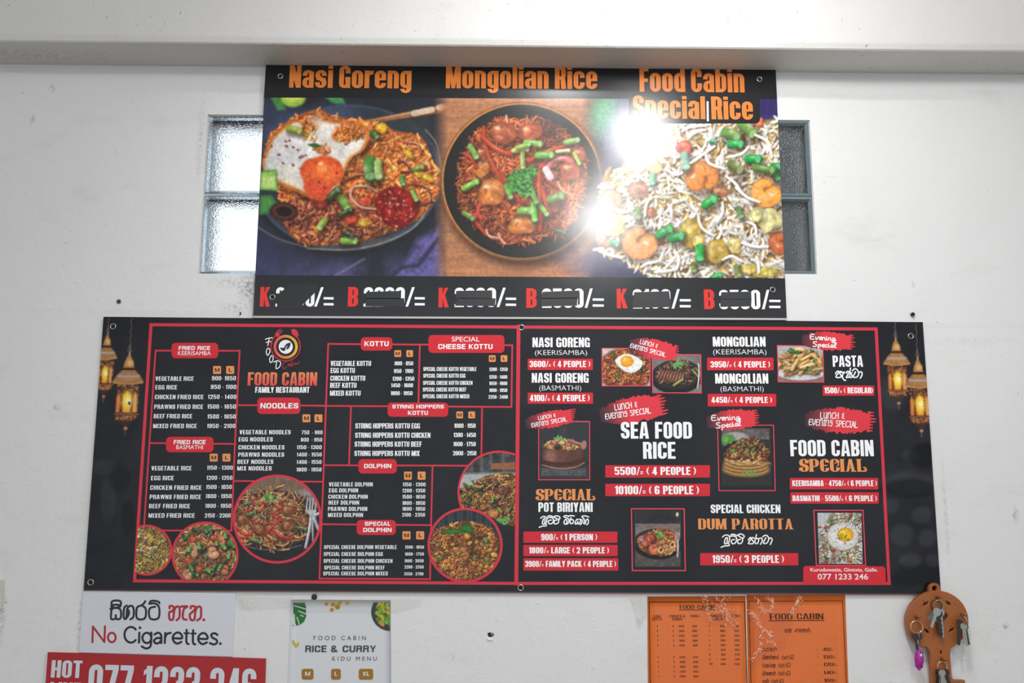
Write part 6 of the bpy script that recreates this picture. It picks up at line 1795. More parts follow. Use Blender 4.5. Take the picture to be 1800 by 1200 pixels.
# ------------------------------------------------------------------ the notices under the menu board
M_WHITE_PVC = plain('white_sign_sheet', (214, 214, 222), 0.35)
NF = -0.004
q = [at(146.3, 1037.3, NF), at(413.8, 1042.3, NF), at(408.8, 1153.4, NF), at(138.8, 1146.0, NF)]
nos = empty('no_cigarettes_sign', tuple(np.mean(q, 0)), 'white notice saying No Cigarettes in black and red', 'sign')
MB().slab(q, 0.0037).build('panel', M_WHITE_PVC, nos)
BLK, DRED = (30, 30, 36), (172, 32, 42)
Z5 = (0, 900, 4.0)
def oval(x, y, rx, ry, a0=0, a1=360, n=20):
    return [(x + rx * math.cos(math.radians(a)), y + ry * math.sin(math.radians(a))) for a in np.linspace(a0, a1, n)]


k = Ink()
for st in ([(650, 914), (653, 803), (734, 912), (738, 801)],): k.brush([(x / 4, 900 + y / 4) for x, y in st], 3.6, DRED, 0)
k.zoomed(Z5, [oval(786, 880, 27, 33)], 3.7, DRED)
k.build('red_word', NF - 0.0002, M_SATIN, nos)
E_ = [(1012, 622), (1142, 626), (1128, 562), (1075, 542), (1020, 585), (1016, 650), (1070, 702), (1136, 676)]
k = Ink()
Zc = (180, 1045, 8.182)
k.zoomed(Zc, [oval(410, 575, 92, 112, -42, -318), [(532, 545), (526, 688)], oval(640, 620, 64, 74), [(704, 542), (700, 690), (682, 752), (625, 772), (566, 742)],
    [(748, 572), (800, 545), (845, 580), (846, 695)], [(846, 622), (780, 624), (742, 660), (765, 698), (812, 692), (846, 652)], [(904, 548), (897, 694)], [(902, 610), (930, 562), (982, 548)],
    E_, [(x + 366, y + 8) for x, y in E_], [(1655, 578), (1612, 552), (1566, 574), (1582, 616), (1640, 648), (1648, 690), (1600, 714), (1546, 694)]], 3.9, BLK)
for st in ([(1012, 622), (1142, 626)], [(1378, 630), (1508, 634)], [(1178, 553), (1246, 553)], [(1276, 557), (1345, 557)]): k.brush([(Zc[0] + x / Zc[2], Zc[1] + y / Zc[2]) for x, y in st], 3.3, BLK, 0)
k.zoomed(Zc, [[(1212, 505), (1207, 655), (1218, 700), (1240, 708)], [(1306, 508), (1301, 660), (1314, 706), (1336, 712)]], 3.9, BLK)
for x, y in ((540, 474), (1697, 702)): k.disc(Zc[0] + x / Zc[2], Zc[1] + y / Zc[2], 2.5, 2.5, BLK, 16)
k.build('black_word', NF - 0.0002, M_SATIN, nos)
ZS = (180, 1045, 8.182)
k = Ink()
k.zoomed(ZS, [[(135, 145), (130, 115), (150, 88), (205, 82), (255, 90), (268, 125), (255, 148), (200, 142), (150, 148), (132, 160)], [(122, 165), (190, 188), (262, 165)], [(112, 203), (150, 195), (195, 188), (245, 200), (266, 240), (265, 325), (235, 352), (198, 342), (192, 292)], [(150, 196), (130, 225), (122, 320), (132, 350), (165, 352), (192, 335)],
    [(352, 155), (315, 185), (303, 290), (318, 348), (345, 330), (357, 205), (395, 160), (440, 172), (452, 250), (442, 325), (402, 352)], [(357, 200), (385, 250), (365, 310), (350, 330)], [(618, 92), (590, 130), (560, 152), (500, 180), (487, 275), (502, 342), (560, 355), (612, 335), (628, 265), (618, 190), (580, 162)],
    [(682, 118), (692, 92), (750, 86), (812, 104), (820, 122)], [(672, 130), (740, 122), (798, 150), (820, 215), (815, 315), (780, 350), (710, 352), (677, 318), (669, 235), (692, 188), (758, 172)]], 3.7, BLK)
k.build('sinhala_black', NF - 0.0002, M_SATIN, nos)
k = Ink()
k.zoomed(ZS, [[(968, 195), (966, 166), (1000, 160), (1030, 185), (1000, 238), (962, 252), (962, 335), (985, 362), (1018, 345), (1032, 235), (1060, 175), (1105, 177), (1112, 255), (1105, 328), (1066, 368)], [(1132, 170), (1222, 166), (1172, 205), (1157, 280), (1163, 345), (1212, 358)],
    [(1270, 195), (1275, 166), (1320, 165), (1340, 188), (1302, 240), (1257, 285), (1267, 348), (1292, 368), (1325, 345), (1337, 240), (1367, 177), (1413, 178), (1420, 265), (1412, 332), (1362, 368)]], 3.9, DRED)
k.disc(ZS[0] + 1458 / ZS[2], ZS[1] + 360 / ZS[2], 2.6, 2.6, DRED, 16)
k.build('sinhala_red', NF - 0.0002, M_SATIN, nos)

HF = -0.006
q = [at(83.8, 1146.2, HF), at(467, 1157.3, HF), at(463, 1292, HF), at(74, 1280, HF)]
hot = empty('hotline_sign', tuple(np.mean(q, 0)), 'red hotline sign with white numbers below the white notice', 'sign')
MB().slab(q, 0.0055).build('panel', plain('red_sign_sheet', (170, 24, 28), 0.4), hot)
qe = [at(81.6, 1146.2, HF + 0.0002), at(83.8, 1146.2, HF + 0.0002), at(74, 1280, HF + 0.0002), at(71.5, 1280, HF + 0.0002)]
MB().slab(qe, 0.005).build('white_edge', M_WHITE_PVC, hot)
SILV = (212, 216, 224)
k = Ink(); k.text('anton', 'HOT', 89, 143, 1190.3, 30.5, SILV, 1191.2); k.build('small_heading', HF - 0.0002, M_SATIN, hot)
k = Ink(); k.text('anton', 'LINE', 86.5, 141, 1229, 31, SILV, 1230.5); k.build('small_heading', HF - 0.0002, M_SATIN, hot)
k = Ink(); k.text('anton', '077 1233 246', 153, 448.5, 1228, 61, SILV, 1236); k.build('phone_number', HF - 0.0002, M_SATIN, hot)

# ---- paper poster
def sheet_mesh(corners, y, nx, ny, amp, seed, name, mat, parent, thick=0.0004):
    """a hanging paper: a gently buckled sheet"""
    rs = np.random.RandomState(seed)
    c = np.array(corners, float)
    V = []; f = []
    for j in range(ny + 1):
        for i in range(nx + 1):
            u, v = i / nx, j / ny
            p = (1 - v) * ((1 - u) * c[0] + u * c[1]) + v * ((1 - u) * c[3] + u * c[2])
            w = amp * (math.sin(u * 7 + seed) * math.sin(v * 5 + 1.3 * seed) + 0.6 * math.sin(u * 13 + v * 9 + seed)) * 0.5
            V.append(at(p[0], p[1], y - abs(w)))
    n = len(V)
    for j in range(ny):
        for i in range(nx):
            a = j * (nx + 1) + i
            f.append((a + nx + 1, a + nx + 2, a + 1, a))
    b = [(p[0], p[1] + thick, p[2]) for p in V]
    f2 = [tuple(i + n for i in reversed(q)) for q in f]
    border = [i for i in range(nx + 1)] + [j * (nx + 1) + nx for j in range(1, ny + 1)] + [ny * (nx + 1) + i for i in range(nx - 1, -1, -1)] + [j * (nx + 1) for j in range(ny - 1, 0, -1)]
    side = [(border[(i + 1) % len(border)], border[i], border[i] + n, border[(i + 1) % len(border)] + n) for i in range(len(border))]
    return link(name, [tuple(p) for p in V] + b, f + f2 + side, mat, parent, None, None, True)


PF = -0.0012
pc = [(512, 1053.5), (686.5, 1054.5), (688.5, 1290), (502.5, 1290)]
pos = empty('rice_and_curry_poster', tuple(at(598, 1170, PF)), 'white paper poster for rice and curry with a green leaf and a salad bowl', 'poster')
sheet_mesh(pc, PF, 14, 16, 0.0006, 3, 'paper', plain('poster_paper', (216, 218, 222), 0.55), pos)
PI_ = PF - 0.0009
Z6 = (400, 980, 5.4545)
def zz(pts): return [(Z6[0] + a / Z6[2], Z6[1] + b / Z6[2]) for a, b in pts]
GR = (84, 84, 88)
k = Ink(); k.text('sans', 'FOOD CABIN', zx(Z6, 824), zx(Z6, 1325), zy(Z6, 788), 7.4, GR, track=0.42); k.build('small_heading', PI_, M_PAPER, pos)
k = Ink(); k.text('heavy', 'RICE & CURRY', zx(Z6, 744), zx(Z6, 1422), zy(Z6, 904), 11.6, (74, 74, 78)); k.build('heading', PI_, M_PAPER, pos)
k = Ink(); k.text('sans', 'KIDU MENU', zx(Z6, 1003), zx(Z6, 1430), zy(Z6, 986), 7.2, GR, track=0.42); k.build('small_heading', PI_, M_PAPER, pos)
for a, b, ch in ((710, 824, 'M'), (992, 1086, 'L'), (1258, 1396, 'XL')):
    k = Ink(); k.rrect(zx(Z6, a), zy(Z6, 1064), zx(Z6, b), zy(Z6, 1168), 4, (160, 116, 44)); o = k.build('size_tag', PI_, M_PAPER, pos)
    k = Ink(); m = (a + b) / 2; w = {'M': 25, 'L': 13, 'XL': 33}[ch]
    k.text('heavy', ch, zx(Z6, m - w), zx(Z6, m + w), zy(Z6, 1131), 7.2, (232, 226, 214)); k.build('size_letter', PI_ - 0.0002, M_PAPER, o)
k = Ink()
k.poly(zz([(630, 432), (740, 432), (752, 470), (752, 530), (755, 560), (735, 610), (700, 640), (660, 650), (640, 600), (632, 540)]), (44, 112, 56))
k.poly(zz([(626, 636), (636, 655), (624, 655)]), (44, 60, 50))
for a, b in (((640, 460), (745, 490)), ((680, 510), (752, 540)), ((665, 570), (690, 640)), ((700, 550), (728, 562)), ((640, 540), (645, 620))):
    k.brush(zz([a, b]), 1.7, (206, 214, 206), 0)
k.build('leaf_picture', PI_, M_PAPER, pos)
k = Ink()
for a, b, r, c in ((948, 440, 24, (206, 176, 90)), (1012, 446, 24, (196, 166, 70)), (1074, 434, 20, (190, 160, 60)), (1054, 470, 26, (180, 160, 50)), (1000, 498, 22, (214, 186, 96)), (1150, 430, 22, (206, 170, 80))):
    x, y = zz([(a, b)])[0]
    k.disc(x, y, r / 5.4545, r / 5.6, c, 18); k.disc(x, y, r / 9, r / 9, (120, 96, 40), 14); k.disc(x, y, r / 16, r / 16, (226, 160, 60), 10)
k.build('olives_picture', PI_, M_PAPER, pos)
k = Ink(); k.poly(zz([(620, 780), (640, 800), (655, 830), (668, 810), (686, 806), (684, 838), (655, 866), (640, 845), (622, 815)]), (196, 186, 60)); k.build('petals_picture', PI_, M_PAPER, pos)
p = Photo(652, 1056, 688, 1112, 0.7, (60, 62, 64), 81)
for i in range(120): p.ell(660 + 30 * p.rs.rand(), 1058 + 40 * p.rs.rand(), p.rs.uniform(2, 5), p.rs.uniform(1.5, 3.5), [(84, 140, 50), (120, 170, 70), (60, 104, 44), (206, 180, 50), (150, 186, 90), (214, 140, 50)][p.rs.randint(6)], p.rs.rand() * 3, 1.2, 0.9)
p.C[np.hypot(p.X - 687, p.Y - 1077) > 28] = (66, 68, 70)
p.build('salad_bowl_picture', PI_, M_PAPER, pos, circle=(686.0, 1075.0, 33.5), xr=685.6, yt=1058.5)

# ---- orange price sheets
M_ORANGE = plain('orange_paper', (226, 112, 44), 0.32, vary=0.05, scale=30)
SER = (60, 26, 14)
OF = -0.0012
Z7, Z8 = (1120, 1030, 7.06), (1300, 1030, 7.06)


def orange_sheet(corners, label, seed):
    m = np.mean(np.array(corners), 0)
    o = empty('price_sheet', tuple(at(m[0], m[1], OF)), label, 'price list', 'orange price sheets')
    sheet_mesh(corners, OF, 10, 12, 0.0005, seed, 'paper', M_ORANGE, o)
    return o


s1 = orange_sheet([(1138, 1048), (1310.5, 1047), (1315, 1290), (1139.5, 1290)], 'orange price sheet of egg rotti and parata, nearer the bare wall', 2)
OI = OF - 0.0008
k = Ink(); k.line([(zx(Z7, 150), zy(Z7, 196)), (zx(Z7, 1332), zy(Z7, 194)), (zx(Z7, 1385), 1285), (zx(Z7, 172), 1285), (zx(Z7, 150), zy(Z7, 196))], 1.3, SER); k.build('border_line', OI, M_PAPER, s1)
k = Ink(); k.text('serif', 'FOOD CABIN', zx(Z7, 526), zx(Z7, 963), zy(Z7, 280), 6.4, SER); k.line([(zx(Z7, 524), zy(Z7, 293)), (zx(Z7, 964), zy(Z7, 292))], 1.0, SER); k.build('heading', OI, M_PAPER, s1)
k = Ink()
for (b, x0, x1, y) in (('EGG', 206, 290, 388), ('ROTTI', 188, 310, 424), ('PARATA &', 400, 598, 386), ('CURRY', 434, 566, 424), ('TABLE', 655, 780, 384), ('PARATA &', 905, 1098, 384), ('CURRY', 934, 1066, 423), ('TABLE', 1168, 1284, 382)):
    k.text('serif', b, zx(Z7, x0), zx(Z7, x1), zy(Z7, y), 4.4, SER)
k.build('column_headings', OI, M_PAPER, s1)
rowsA = [('1', '1', '-200', '220'), ('1', '2', '-260', '280'), ('1', '3', '-320', '340'), ('1', '4', '-380', '400'), ('1', '5', '-440', '460')]
rowsB = [('2', '1', '-340', '370'), ('2', '2', '-400', '430'), ('2', '3', '-460', '490'), ('2', '4', '-520', '550'), ('2', '5', '-580', '610')]
rowsC = [('2', '120', '130'), ('3', '180', '200'), ('4', '240', '260'), ('5', '300', '330'), ('6', '360', '390'), ('7', '420', '450'), ('8', '480', '530'), ('9', '540', '590'), ('10', '600', '650')]
k = Ink()
for rows_, y0, dx in ((rowsA, 508, 0), (rowsB, 892, 10)):
    for i, (a, b, c, d) in enumerate(rows_):
        y = zy(Z7, y0 + i * 59.5); s_ = dx + i * 2
        for body, x0, x1 in ((a, 244, 256), ('-', 362, 374), (b, 440, 454), (c, 507, 585), (d, 680, 744)):
            k.text('serif', body, zx(Z7, x0 + s_), zx(Z7, x1 + s_), y, 3.6, SER)
for i, (a, b, c) in enumerate(rowsC):
    y = zy(Z7, 507 + i * 58.8); s_ = i * 1.2
    for body, x0, x1 in ((a, 890 - (0 if len(a) < 2 else 0), 902 + (26 if len(a) > 1 else 0)), ('-', 973, 985), (b, 1030, 1092), (c, 1204, 1266)):
        k.text('serif', body, zx(Z7, x0 + s_), zx(Z7, x1 + s_), y, 3.6, SER)
k.build('price_rows', OI, M_PAPER, s1)

s2 = orange_sheet([(1312.2, 1045), (1485.6, 1045), (1494.5, 1290), (1317, 1290)], 'orange price sheet with large serif heading and prices from 40, nearer the key rack', 5)
k = Ink(); k.line([(zx(Z8, 115), zy(Z8, 188)), (zx(Z8, 1278), zy(Z8, 181)), (zx(Z8, 1355), 1285), (zx(Z8, 160), 1285), (zx(Z8, 115), zy(Z8, 188))], 1.0, SER); k.build('border_line', OI, M_PAPER, s2)
k = Ink(); k.text('serif', 'FOOD CABIN', zx(Z8, 372), zx(Z8, 1046), zy(Z8, 412), 10.2, SER, zy(Z8, 408)); k.line([(zx(Z8, 368), zy(Z8, 429)), (zx(Z8, 1050), zy(Z8, 424))], 1.2, SER); k.build('heading', OI, M_PAPER, s2)
k = Ink()
for b, x0, x1, y in (('40/=', 1032, 1160, 802), ('120/=', 1045, 1198, 897), ('120/=', 1047, 1208, 990), ('140/=', 1050, 1210, 1090), ('160/=', 1055, 1216, 1188), ('180/=', 1060, 1222, 1288)):
    k.text('serif', b, zx(Z8, x0), zx(Z8, x1), zy(Z8, y), 5.8, SER); k.text('serif', '-', zx(Z8, x0 - 84 if b != '40/=' else 952), zx(Z8, (x0 - 66) if b != '40/=' else 972), zy(Z8, y - 2), 5.4, SER)
k.build('prices', OI, M_PAPER, s2)


def loops(x, y, kinds, w=30, h=38):
    """round Sinhala letters as pen strokes"""
    G = {'p': [(0, .3), (.25, 0), (.4, .3), (.1, .8), (.2, 1), (.8, 1), (.95, .7), (.6, .3), (.85, .05)], 'r': [(.7, -.3), (.5, .1), (.1, .4), (.15, .9), (.55, 1), (.85, .75), (.75, .3), (.35, .25)], 'a': [(0, .15), (.35, 0), (.55, .4), (.3, 1.1)],
         't': [(.1, .1), (.5, 0), (.9, .3), (.85, .85), (.4, 1), (.05, .75), (.25, .4), (.6, .4)], 'ti': [(.0, -.2), (.5, -.35), (.95, -.1), (.9, .85), (.4, 1), (.05, .75), (.25, .4), (.6, .4)], 'b': [(.1, -.15), (.6, -.3), (.9, .0), (.85, .9), (.3, 1), (.05, .7), (.3, .2), (.55, .4), (.4, .9)],
         'th': [(.05, .3), (.3, .0), (.4, .3), (.05, .6), (.2, 1), (.5, .8), (.55, .2), (.85, .1), (.95, .6), (.7, 1)], 'k': [(.5, -.35), (.55, .1), (.2, .1), (.05, .6), (.25, 1), (.45, .7), (.5, .1), (.85, .1), (.95, .6), (.7, 1)],
         'e': [(.9, .1), (.4, 0), (.05, .4), (.3, 1), (.9, .9), (.95, .5), (.5, .45)], 'l': [(.05, .6), (.3, .1), (.55, .5), (.3, .9), (.1, .6), (.6, .0), (.95, .4), (.7, 1.05), (.2, 1.1)], 'v': [(.2, .0), (.8, .1), (.95, .6), (.6, 1), (.1, .85), (.2, .45), (.6, .5)],
         'm': [(.1, .1), (.3, .5), (.1, .9), (.8, 1), (.95, .5), (.6, .2), (.4, .5), (.9, .1)], 'n': [(.05, .3), (.3, 0), (.4, .4), (.1, .7), (.3, 1), (.6, .6), (.7, .1), (.95, .4), (.8, 1.05)], 'g': [(.3, .05), (.05, .5), (.2, 1), (.45, .6), (.6, .05), (.95, .3), (.85, .9)], 'y': [(.0, .0), (.2, .9), (.5, .3), (.5, .95), (.9, .9), (.95, .2)], ' ': []}
    out = []
    for kd in kinds:
        if kd != ' ': out.append([(x + a * w, y + b * h) for a, b in G[kd]])
        x += w * (1.12 if kd != ' ' else 0.7) * (0.62 if kd == 'a' else 1)
    return out


k = Ink()
k.zoomed(Z8, loops(556, 528, ['m', 'l', ' ', 'g', 'n', 'th', 'k'], 44, 42), 0.85, SER); k.build('sinhala_heading', OI, M_PAPER, s2)
k = Ink()
for y, kinds in ((765, ['p', 'r', 'a', 't', 'a']), (865, ['b', 'th', 'k', 'th', 'r', ' ', 'e', 'r', 'a', 'ti']), (965, ['e', 'l', 'v', 'l', ' ', 'e', 'r', 'a', 'ti']), (1065, ['b', 'n', 'th', 'k', ' ', 'e', 'r', 'a', 'ti']), (1162, ['m', 'k', ' ', 'e', 'r', 'a', 'ti'])):
    k.zoomed(Z8, loops(284, y, kinds, 38, 38), 0.8, SER)
k.build('sinhala_rows', OI, M_PAPER, s2)

# ---- clear tape, crumpled
def film_mat():
    m, t, b = new_mat('clear_film')
    N, L = t.nodes, t.links
    out = N['Material Output']
    tr_ = N.new('ShaderNodeBsdfTransparent'); tr_.inputs[0].default_value = (0.995, 0.992, 0.985, 1)
    gl_ = N.new('ShaderNodeBsdfGlossy'); gl_.inputs['Roughness'].default_value = 0.2
    mx = N.new('ShaderNodeMixShader')
    lw = N.new('ShaderNodeFresnel'); lw.inputs['IOR'].default_value = 1.5
    tc = N.new('ShaderNodeTexCoord'); nz = N.new('ShaderNodeTexNoise'); nz.inputs['Scale'].default_value = 240; nz.inputs['Detail'].default_value = 3
    bp = N.new('ShaderNodeBump'); bp.inputs['Strength'].default_value = 0.5; bp.inputs['Distance'].default_value = 0.004
    L.new(tc.outputs['Object'], nz.inputs['Vector']); L.new(nz.outputs['Fac'], bp.inputs['Height'])
    L.new(bp.outputs['Normal'], gl_.inputs['Normal']); L.new(bp.outputs['Normal'], lw.inputs['Normal'])
    ad = N.new('ShaderNodeMath'); ad.operation = 'MULTIPLY'; ad.inputs[1].default_value = 0.28
    L.new(lw.outputs[0], ad.inputs[0])
    L.new(ad.outputs[0], mx.inputs[0]); L.new(tr_.outputs[0], mx.inputs[1]); L.new(gl_.outputs[0], mx.inputs[2])
    L.new(mx.outputs[0], out.inputs['Surface'])
    return m


M_FILM = film_mat()


def tape(corners, y, label, seed, amp=0.0025, nx=34, ny=12, crease_glints=None, glint_col=(244, 236, 230)):
    rs = np.random.RandomState(seed)
    c = np.array(corners, float)
    n1_ = rs.rand(8, 8)
    V = []; f = []
    U, Vv = np.meshgrid(np.linspace(0, 1, nx + 1), np.linspace(0, 1, ny + 1))
    H = value_noise(U * 60, Vv * 60 * ny / nx, 9, seed, 3)
    for j in range(ny + 1):
        for i in range(nx + 1):
            u, v = U[j, i], Vv[j, i]
            p = (1 - v) * ((1 - u) * c[0] + u * c[1]) + v * ((1 - u) * c[3] + u * c[2])
            V.append(at(p[0], p[1], y - amp * max(0, (H[j, i] - 0.42) * 2.2)))
    for j in range(ny):
        for i in range(nx):
            a = j * (nx + 1) + i
            f.append((a + nx + 1, a + nx + 2, a + 1, a))
    org = at(*np.mean(c, 0), y)
    o = link('adhesive_tape', [tuple(p) for p in V], f, M_FILM, None, None, tuple(org))
    tag(o, label, 'tape', 'clear adhesive tape')
    if crease_glints:                                          # glints along the folds of the film, painted as pale strokes
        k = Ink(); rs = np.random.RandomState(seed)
        for line, spread, n_ in crease_glints:
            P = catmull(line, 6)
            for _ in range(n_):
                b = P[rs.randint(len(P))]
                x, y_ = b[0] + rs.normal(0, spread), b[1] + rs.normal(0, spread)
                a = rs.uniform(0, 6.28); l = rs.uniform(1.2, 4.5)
                k.brush([(x, y_), (x + l * 0.5 * math.cos(a) + rs.normal(0, 0.6), y_ + l * 0.5 * math.sin(a)), (x + l * math.cos(a), y_ + l * math.sin(a))], rs.uniform(0.35, 0.9), glint_col, 0)
        k.build('crease_glints', y - amp * 1.3 - 0.0003, M_PAPER, o)
    return o


tape([(413, 1045), (514, 1049), (514, 1068), (420, 1072)], -0.0014, 'crumpled clear tape between the white notice and the paper poster', 11, 0.003, crease_glints=[([(424, 1050), (430, 1058), (444, 1066)], 2.2, 34)])
tape([(506, 1049.5), (690, 1051), (690, 1077), (508, 1075)], -0.0028, 'wide clear tape across the top of the paper poster', 12, 0.0008)
tape([(690, 1051), (744, 1051.5), (738, 1066), (692, 1078)], -0.0014, 'short wrinkled clear tape just right of the paper poster', 13, 0.002, 16)
tape([(1108, 1049), (1138, 1048.5), (1137, 1082), (1122, 1108)], -0.0014, 'torn bit of clear tape left of the orange price sheets', 14, 0.004, 14, 14, crease_glints=[([(1113, 1052), (1124, 1053), (1134, 1050)], 2.0, 26), ([(1134, 1056), (1124, 1088)], 1.2, 14)])
tape([(1228, 1046.5), (1292, 1046), (1296, 1102), (1240, 1098)], -0.0026, 'wrinkled clear tape over the heading of the left orange sheet', 15, 0.002, 24, 24, crease_glints=[([(1239, 1048), (1242, 1066), (1250, 1090)], 2.2, 44), ([(1268, 1048), (1274, 1070), (1284, 1094)], 4.5, 90), ([(1262, 1066), (1280, 1080)], 6, 50)], glint_col=(246, 190, 160))
tape([(1312, 1046), (1410, 1045.5), (1380, 1140), (1320, 1176)], -0.0026, 'wrinkled clear tape over the upper left of the right orange sheet', 16, 0.002, 26, 26, crease_glints=[([(1330, 1052), (1338, 1062), (1342, 1074), (1356, 1072), (1358, 1058), (1350, 1050)], 1.8, 70), ([(1404, 1050), (1400, 1062), (1392, 1078)], 2.4, 60), ([(1320, 1075), (1330, 1086), (1338, 1104)], 2.6, 56), ([(1337, 1132), (1340, 1110), (1352, 1114), (1362, 1134)], 1.8, 56), ([(1352, 1112), (1352, 1128)], 1.6, 22), ([(1322, 1160), (1330, 1144), (1338, 1140)], 2.2, 36)], glint_col=(248, 200, 172))

# ------------------------------------------------------------------ key rack and keys
KF = -0.024
Z9 = (1500, 980, 5.4533)
def kx(a, b, y=KF): return at(Z9[0] + a / Z9[2], Z9[1] + b / Z9[2], y)
M_WOOD = plain('varnished_wood', (158, 88, 36), 0.38, vary=0.18, scale=14, bump=0.1)
M_WOOD_D = plain('carved_groove', (96, 76, 66), 0.6)
M_KEY = plain('key_steel', (168, 166, 160), 0.3, 0.9)
M_BRASS = plain('key_ring_metal', (206, 186, 150), 0.25, 0.95)
M_KEYD = plain('dark_key', (70, 66, 62), 0.4, 0.8)
M_PURPLE = plain('purple_rubber', (168, 38, 150), 0.4)


def plate(name, outlines, thick, mat, parent, y=KF):
    """a sawn board: first outline outside, the rest sawn through"""
    cu = bpy.data.curves.new(name, 'CURVE'); cu.dimensions = '2D'; cu.fill_mode = 'BOTH'
    cu.extrude = thick / 2; cu.bevel_depth = 0.0012; cu.bevel_resolution = 1
    for ol in outlines:
        sp = cu.splines.new('POLY'); sp.points.add(len(ol) - 1); sp.use_cyclic_u = True
        for pt, (a, b) in zip(sp.points, ol):
            w = kx(a, b, y); pt.co = (w[0], w[2], 0, 1)
    t = bpy.data.objects.new(name, cu); COL.objects.link(t)
    bpy.context.view_layer.update()
    me = bpy.data.meshes.new_from_object(t.evaluated_get(bpy.context.evaluated_depsgraph_get()))
    bpy.data.objects.remove(t)
    v = [(q.co.x, y + thick / 2 - q.co.z, q.co.y) for q in me.vertices]
    f = [tuple(reversed(p_.vertices)) for p_ in me.polygons]
    bpy.data.meshes.remove(me)
    return link(name, v, f, mat, parent)


cx_, cy_ = 805, 610
out = []
for a in np.linspace(math.radians(52), math.radians(360 + 128), 60):            # round head, open downward to the shaft
    pass
head = []
for d in np.linspace(118, 422, 62):
    a = math.radians(d)
    head.append((cx_ + 292 * math.cos(a), cy_ + 288 * math.sin(a) * (1.0 if math.sin(a) < 0 else 0.96)))
# d runs 118..422 (=62) clockwise over the top
outline = head + [(950, 838), (928, 880), (922, 930), (938, 1150), (960, 1178), (1064, 1180), (1068, 1230), (1010, 1250), (1010, 1300), (1066, 1320), (1066, 1400), (950, 1420), (944, 1520), (770, 1520), (745, 930), (735, 890), (700, 845)]
eye = [(cx_ + 108 * math.cos(a), 560 + 66 * math.sin(a) * (abs(math.sin(a)) ** 0.3)) for a in np.linspace(0, 2 * math.pi, 33)[:-1]]
def leaf(x, y, l, w, r):
    l *= 1.22; w *= 1.3
    c_, s_ = math.cos(r), math.sin(r)
    return [(x + (u * l) * c_ - (v * w) * s_, y + (u * l) * s_ + (v * w) * c_) for u, v in [(-1, 0), (-.5, -.7), (0.1, -1), (.6, -.6), (1, 0), (.6, .6), (.1, 1), (-.5, .7)]]
holes = [eye]
for (x, y, l, w, r) in ((690, 440, 34, 16, -0.6), (905, 432, 34, 16, 0.6), (700, 700, 34, 15, 0.7), (940, 690, 34, 15, -0.6), (838, 905, 26, 12, 1.57), (672, 412, 14, 6, 1.0), (928, 402, 14, 6, -1.0), (722, 672, 16, 6, 1.3), (930, 660, 16, 6, 1.7), (812, 880, 14, 5, 0.7), (864, 880, 14, 5, 2.4)):
    holes.append(leaf(x, y, l, w, r))
for (x, y, r) in ((640, 466, 8), (615, 484, 6), (596, 498, 5), (585, 510, 4), (972, 452, 8), (996, 474, 6), (1018, 494, 5)):
    holes.append([(x + r * math.cos(a), y + r * math.sin(a)) for a in np.linspace(0, 6.28, 9)[:-1]])
rack = empty('key_rack', tuple(kx(838, 760)), 'key shaped wooden key rack hanging below the right end of the menu board', 'key rack')
plate('board', [outline] + holes, 0.012, M_WOOD, rack)
tabo = [(cx_ - 27 + 52 * math.cos(a), 300 + 52 * math.sin(a)) for a in np.linspace(math.pi, 2 * math.pi, 16)]
tabo = [(726, 345)] + [(x, y) for x, y in tabo] + [(832, 345)]
tabh = [(cx_ - 28 + 28 * math.cos(a), 292 + 30 * math.sin(a)) for a in np.linspace(0, 2 * math.pi, 17)[:-1]]
plate('hanging_loop', [tabo, tabh], 0.008, M_WOOD, rack, KF + 0.003)
pegs = [(598, 566), (797, 378), (1036, 548), (846, 972)]
for (a, b) in pegs:
    c = kx(a, b); 
    MB().tube([c + (0, 0.004, 0), c + (0, -0.012, 0.0015), c + (0, -0.022, 0.003)], [0.0036, 0.0034, 0.003], 12).build('peg', M_WOOD, rack, True)
    h = kx(a - 10, b - 4, KF - 0.0003)
for (a, b) in pegs:
    c = kx(a - 4, b, KF - 0.0004)
    MB().slab([(c[0] + 0.0048 * math.cos(t), c[1], c[2] + 0.0048 * math.sin(t)) for t in np.linspace(0, 2 * math.pi, 17)[:-1]], 0.0004).build('peg_hole_rim', M_WOOD_D, rack)


def key_shape(top, ang, ln, mat, parent, head=0.0095, y=0.0, wd=0.0032):
    """a flat door key hanging from its bow: bow with a hole, blade with cuts"""
    ca, sa = math.cos(ang), math.sin(ang)
    def w(u, v): return (top[0] + u * ca + v * sa, top[1] + y, top[2] - v * ca + u * sa)
    prof = [(-0.5, 0.0), (0.5, 0.0), (1.0, 0.5), (1.0, 1.4), (0.5, 1.95), (0.34, 2.0)]
    pts = [(u * head, v * head) for u, v in prof]
    b0 = 2.0 * head; n = 9
    for i in range(n):
        v = b0 + (ln - b0) * (i + 0.5) / n
        pts += [(wd * (1.0 if i % 2 else 0.62), v)]
    pts += [(0, ln)] + [(-wd, ln - wd)] + [(-wd, b0)] + [(-u * head, v * head) for u, v in reversed(prof[2:])]
    front = [w(u, v) for u, v in pts]
    o = MB().slab(front, 0.0018).build('key', mat, parent)
    return o


def bunch(peg, rr, label, name_='key_bunch'):
    c = kx(*peg)
    o = empty(name_, (c[0], c[1] - 0.016, c[2]), label, 'keys', 'keys on the key rack')
    return o, np.array([c[0], c[1] - 0.016, c[2]])


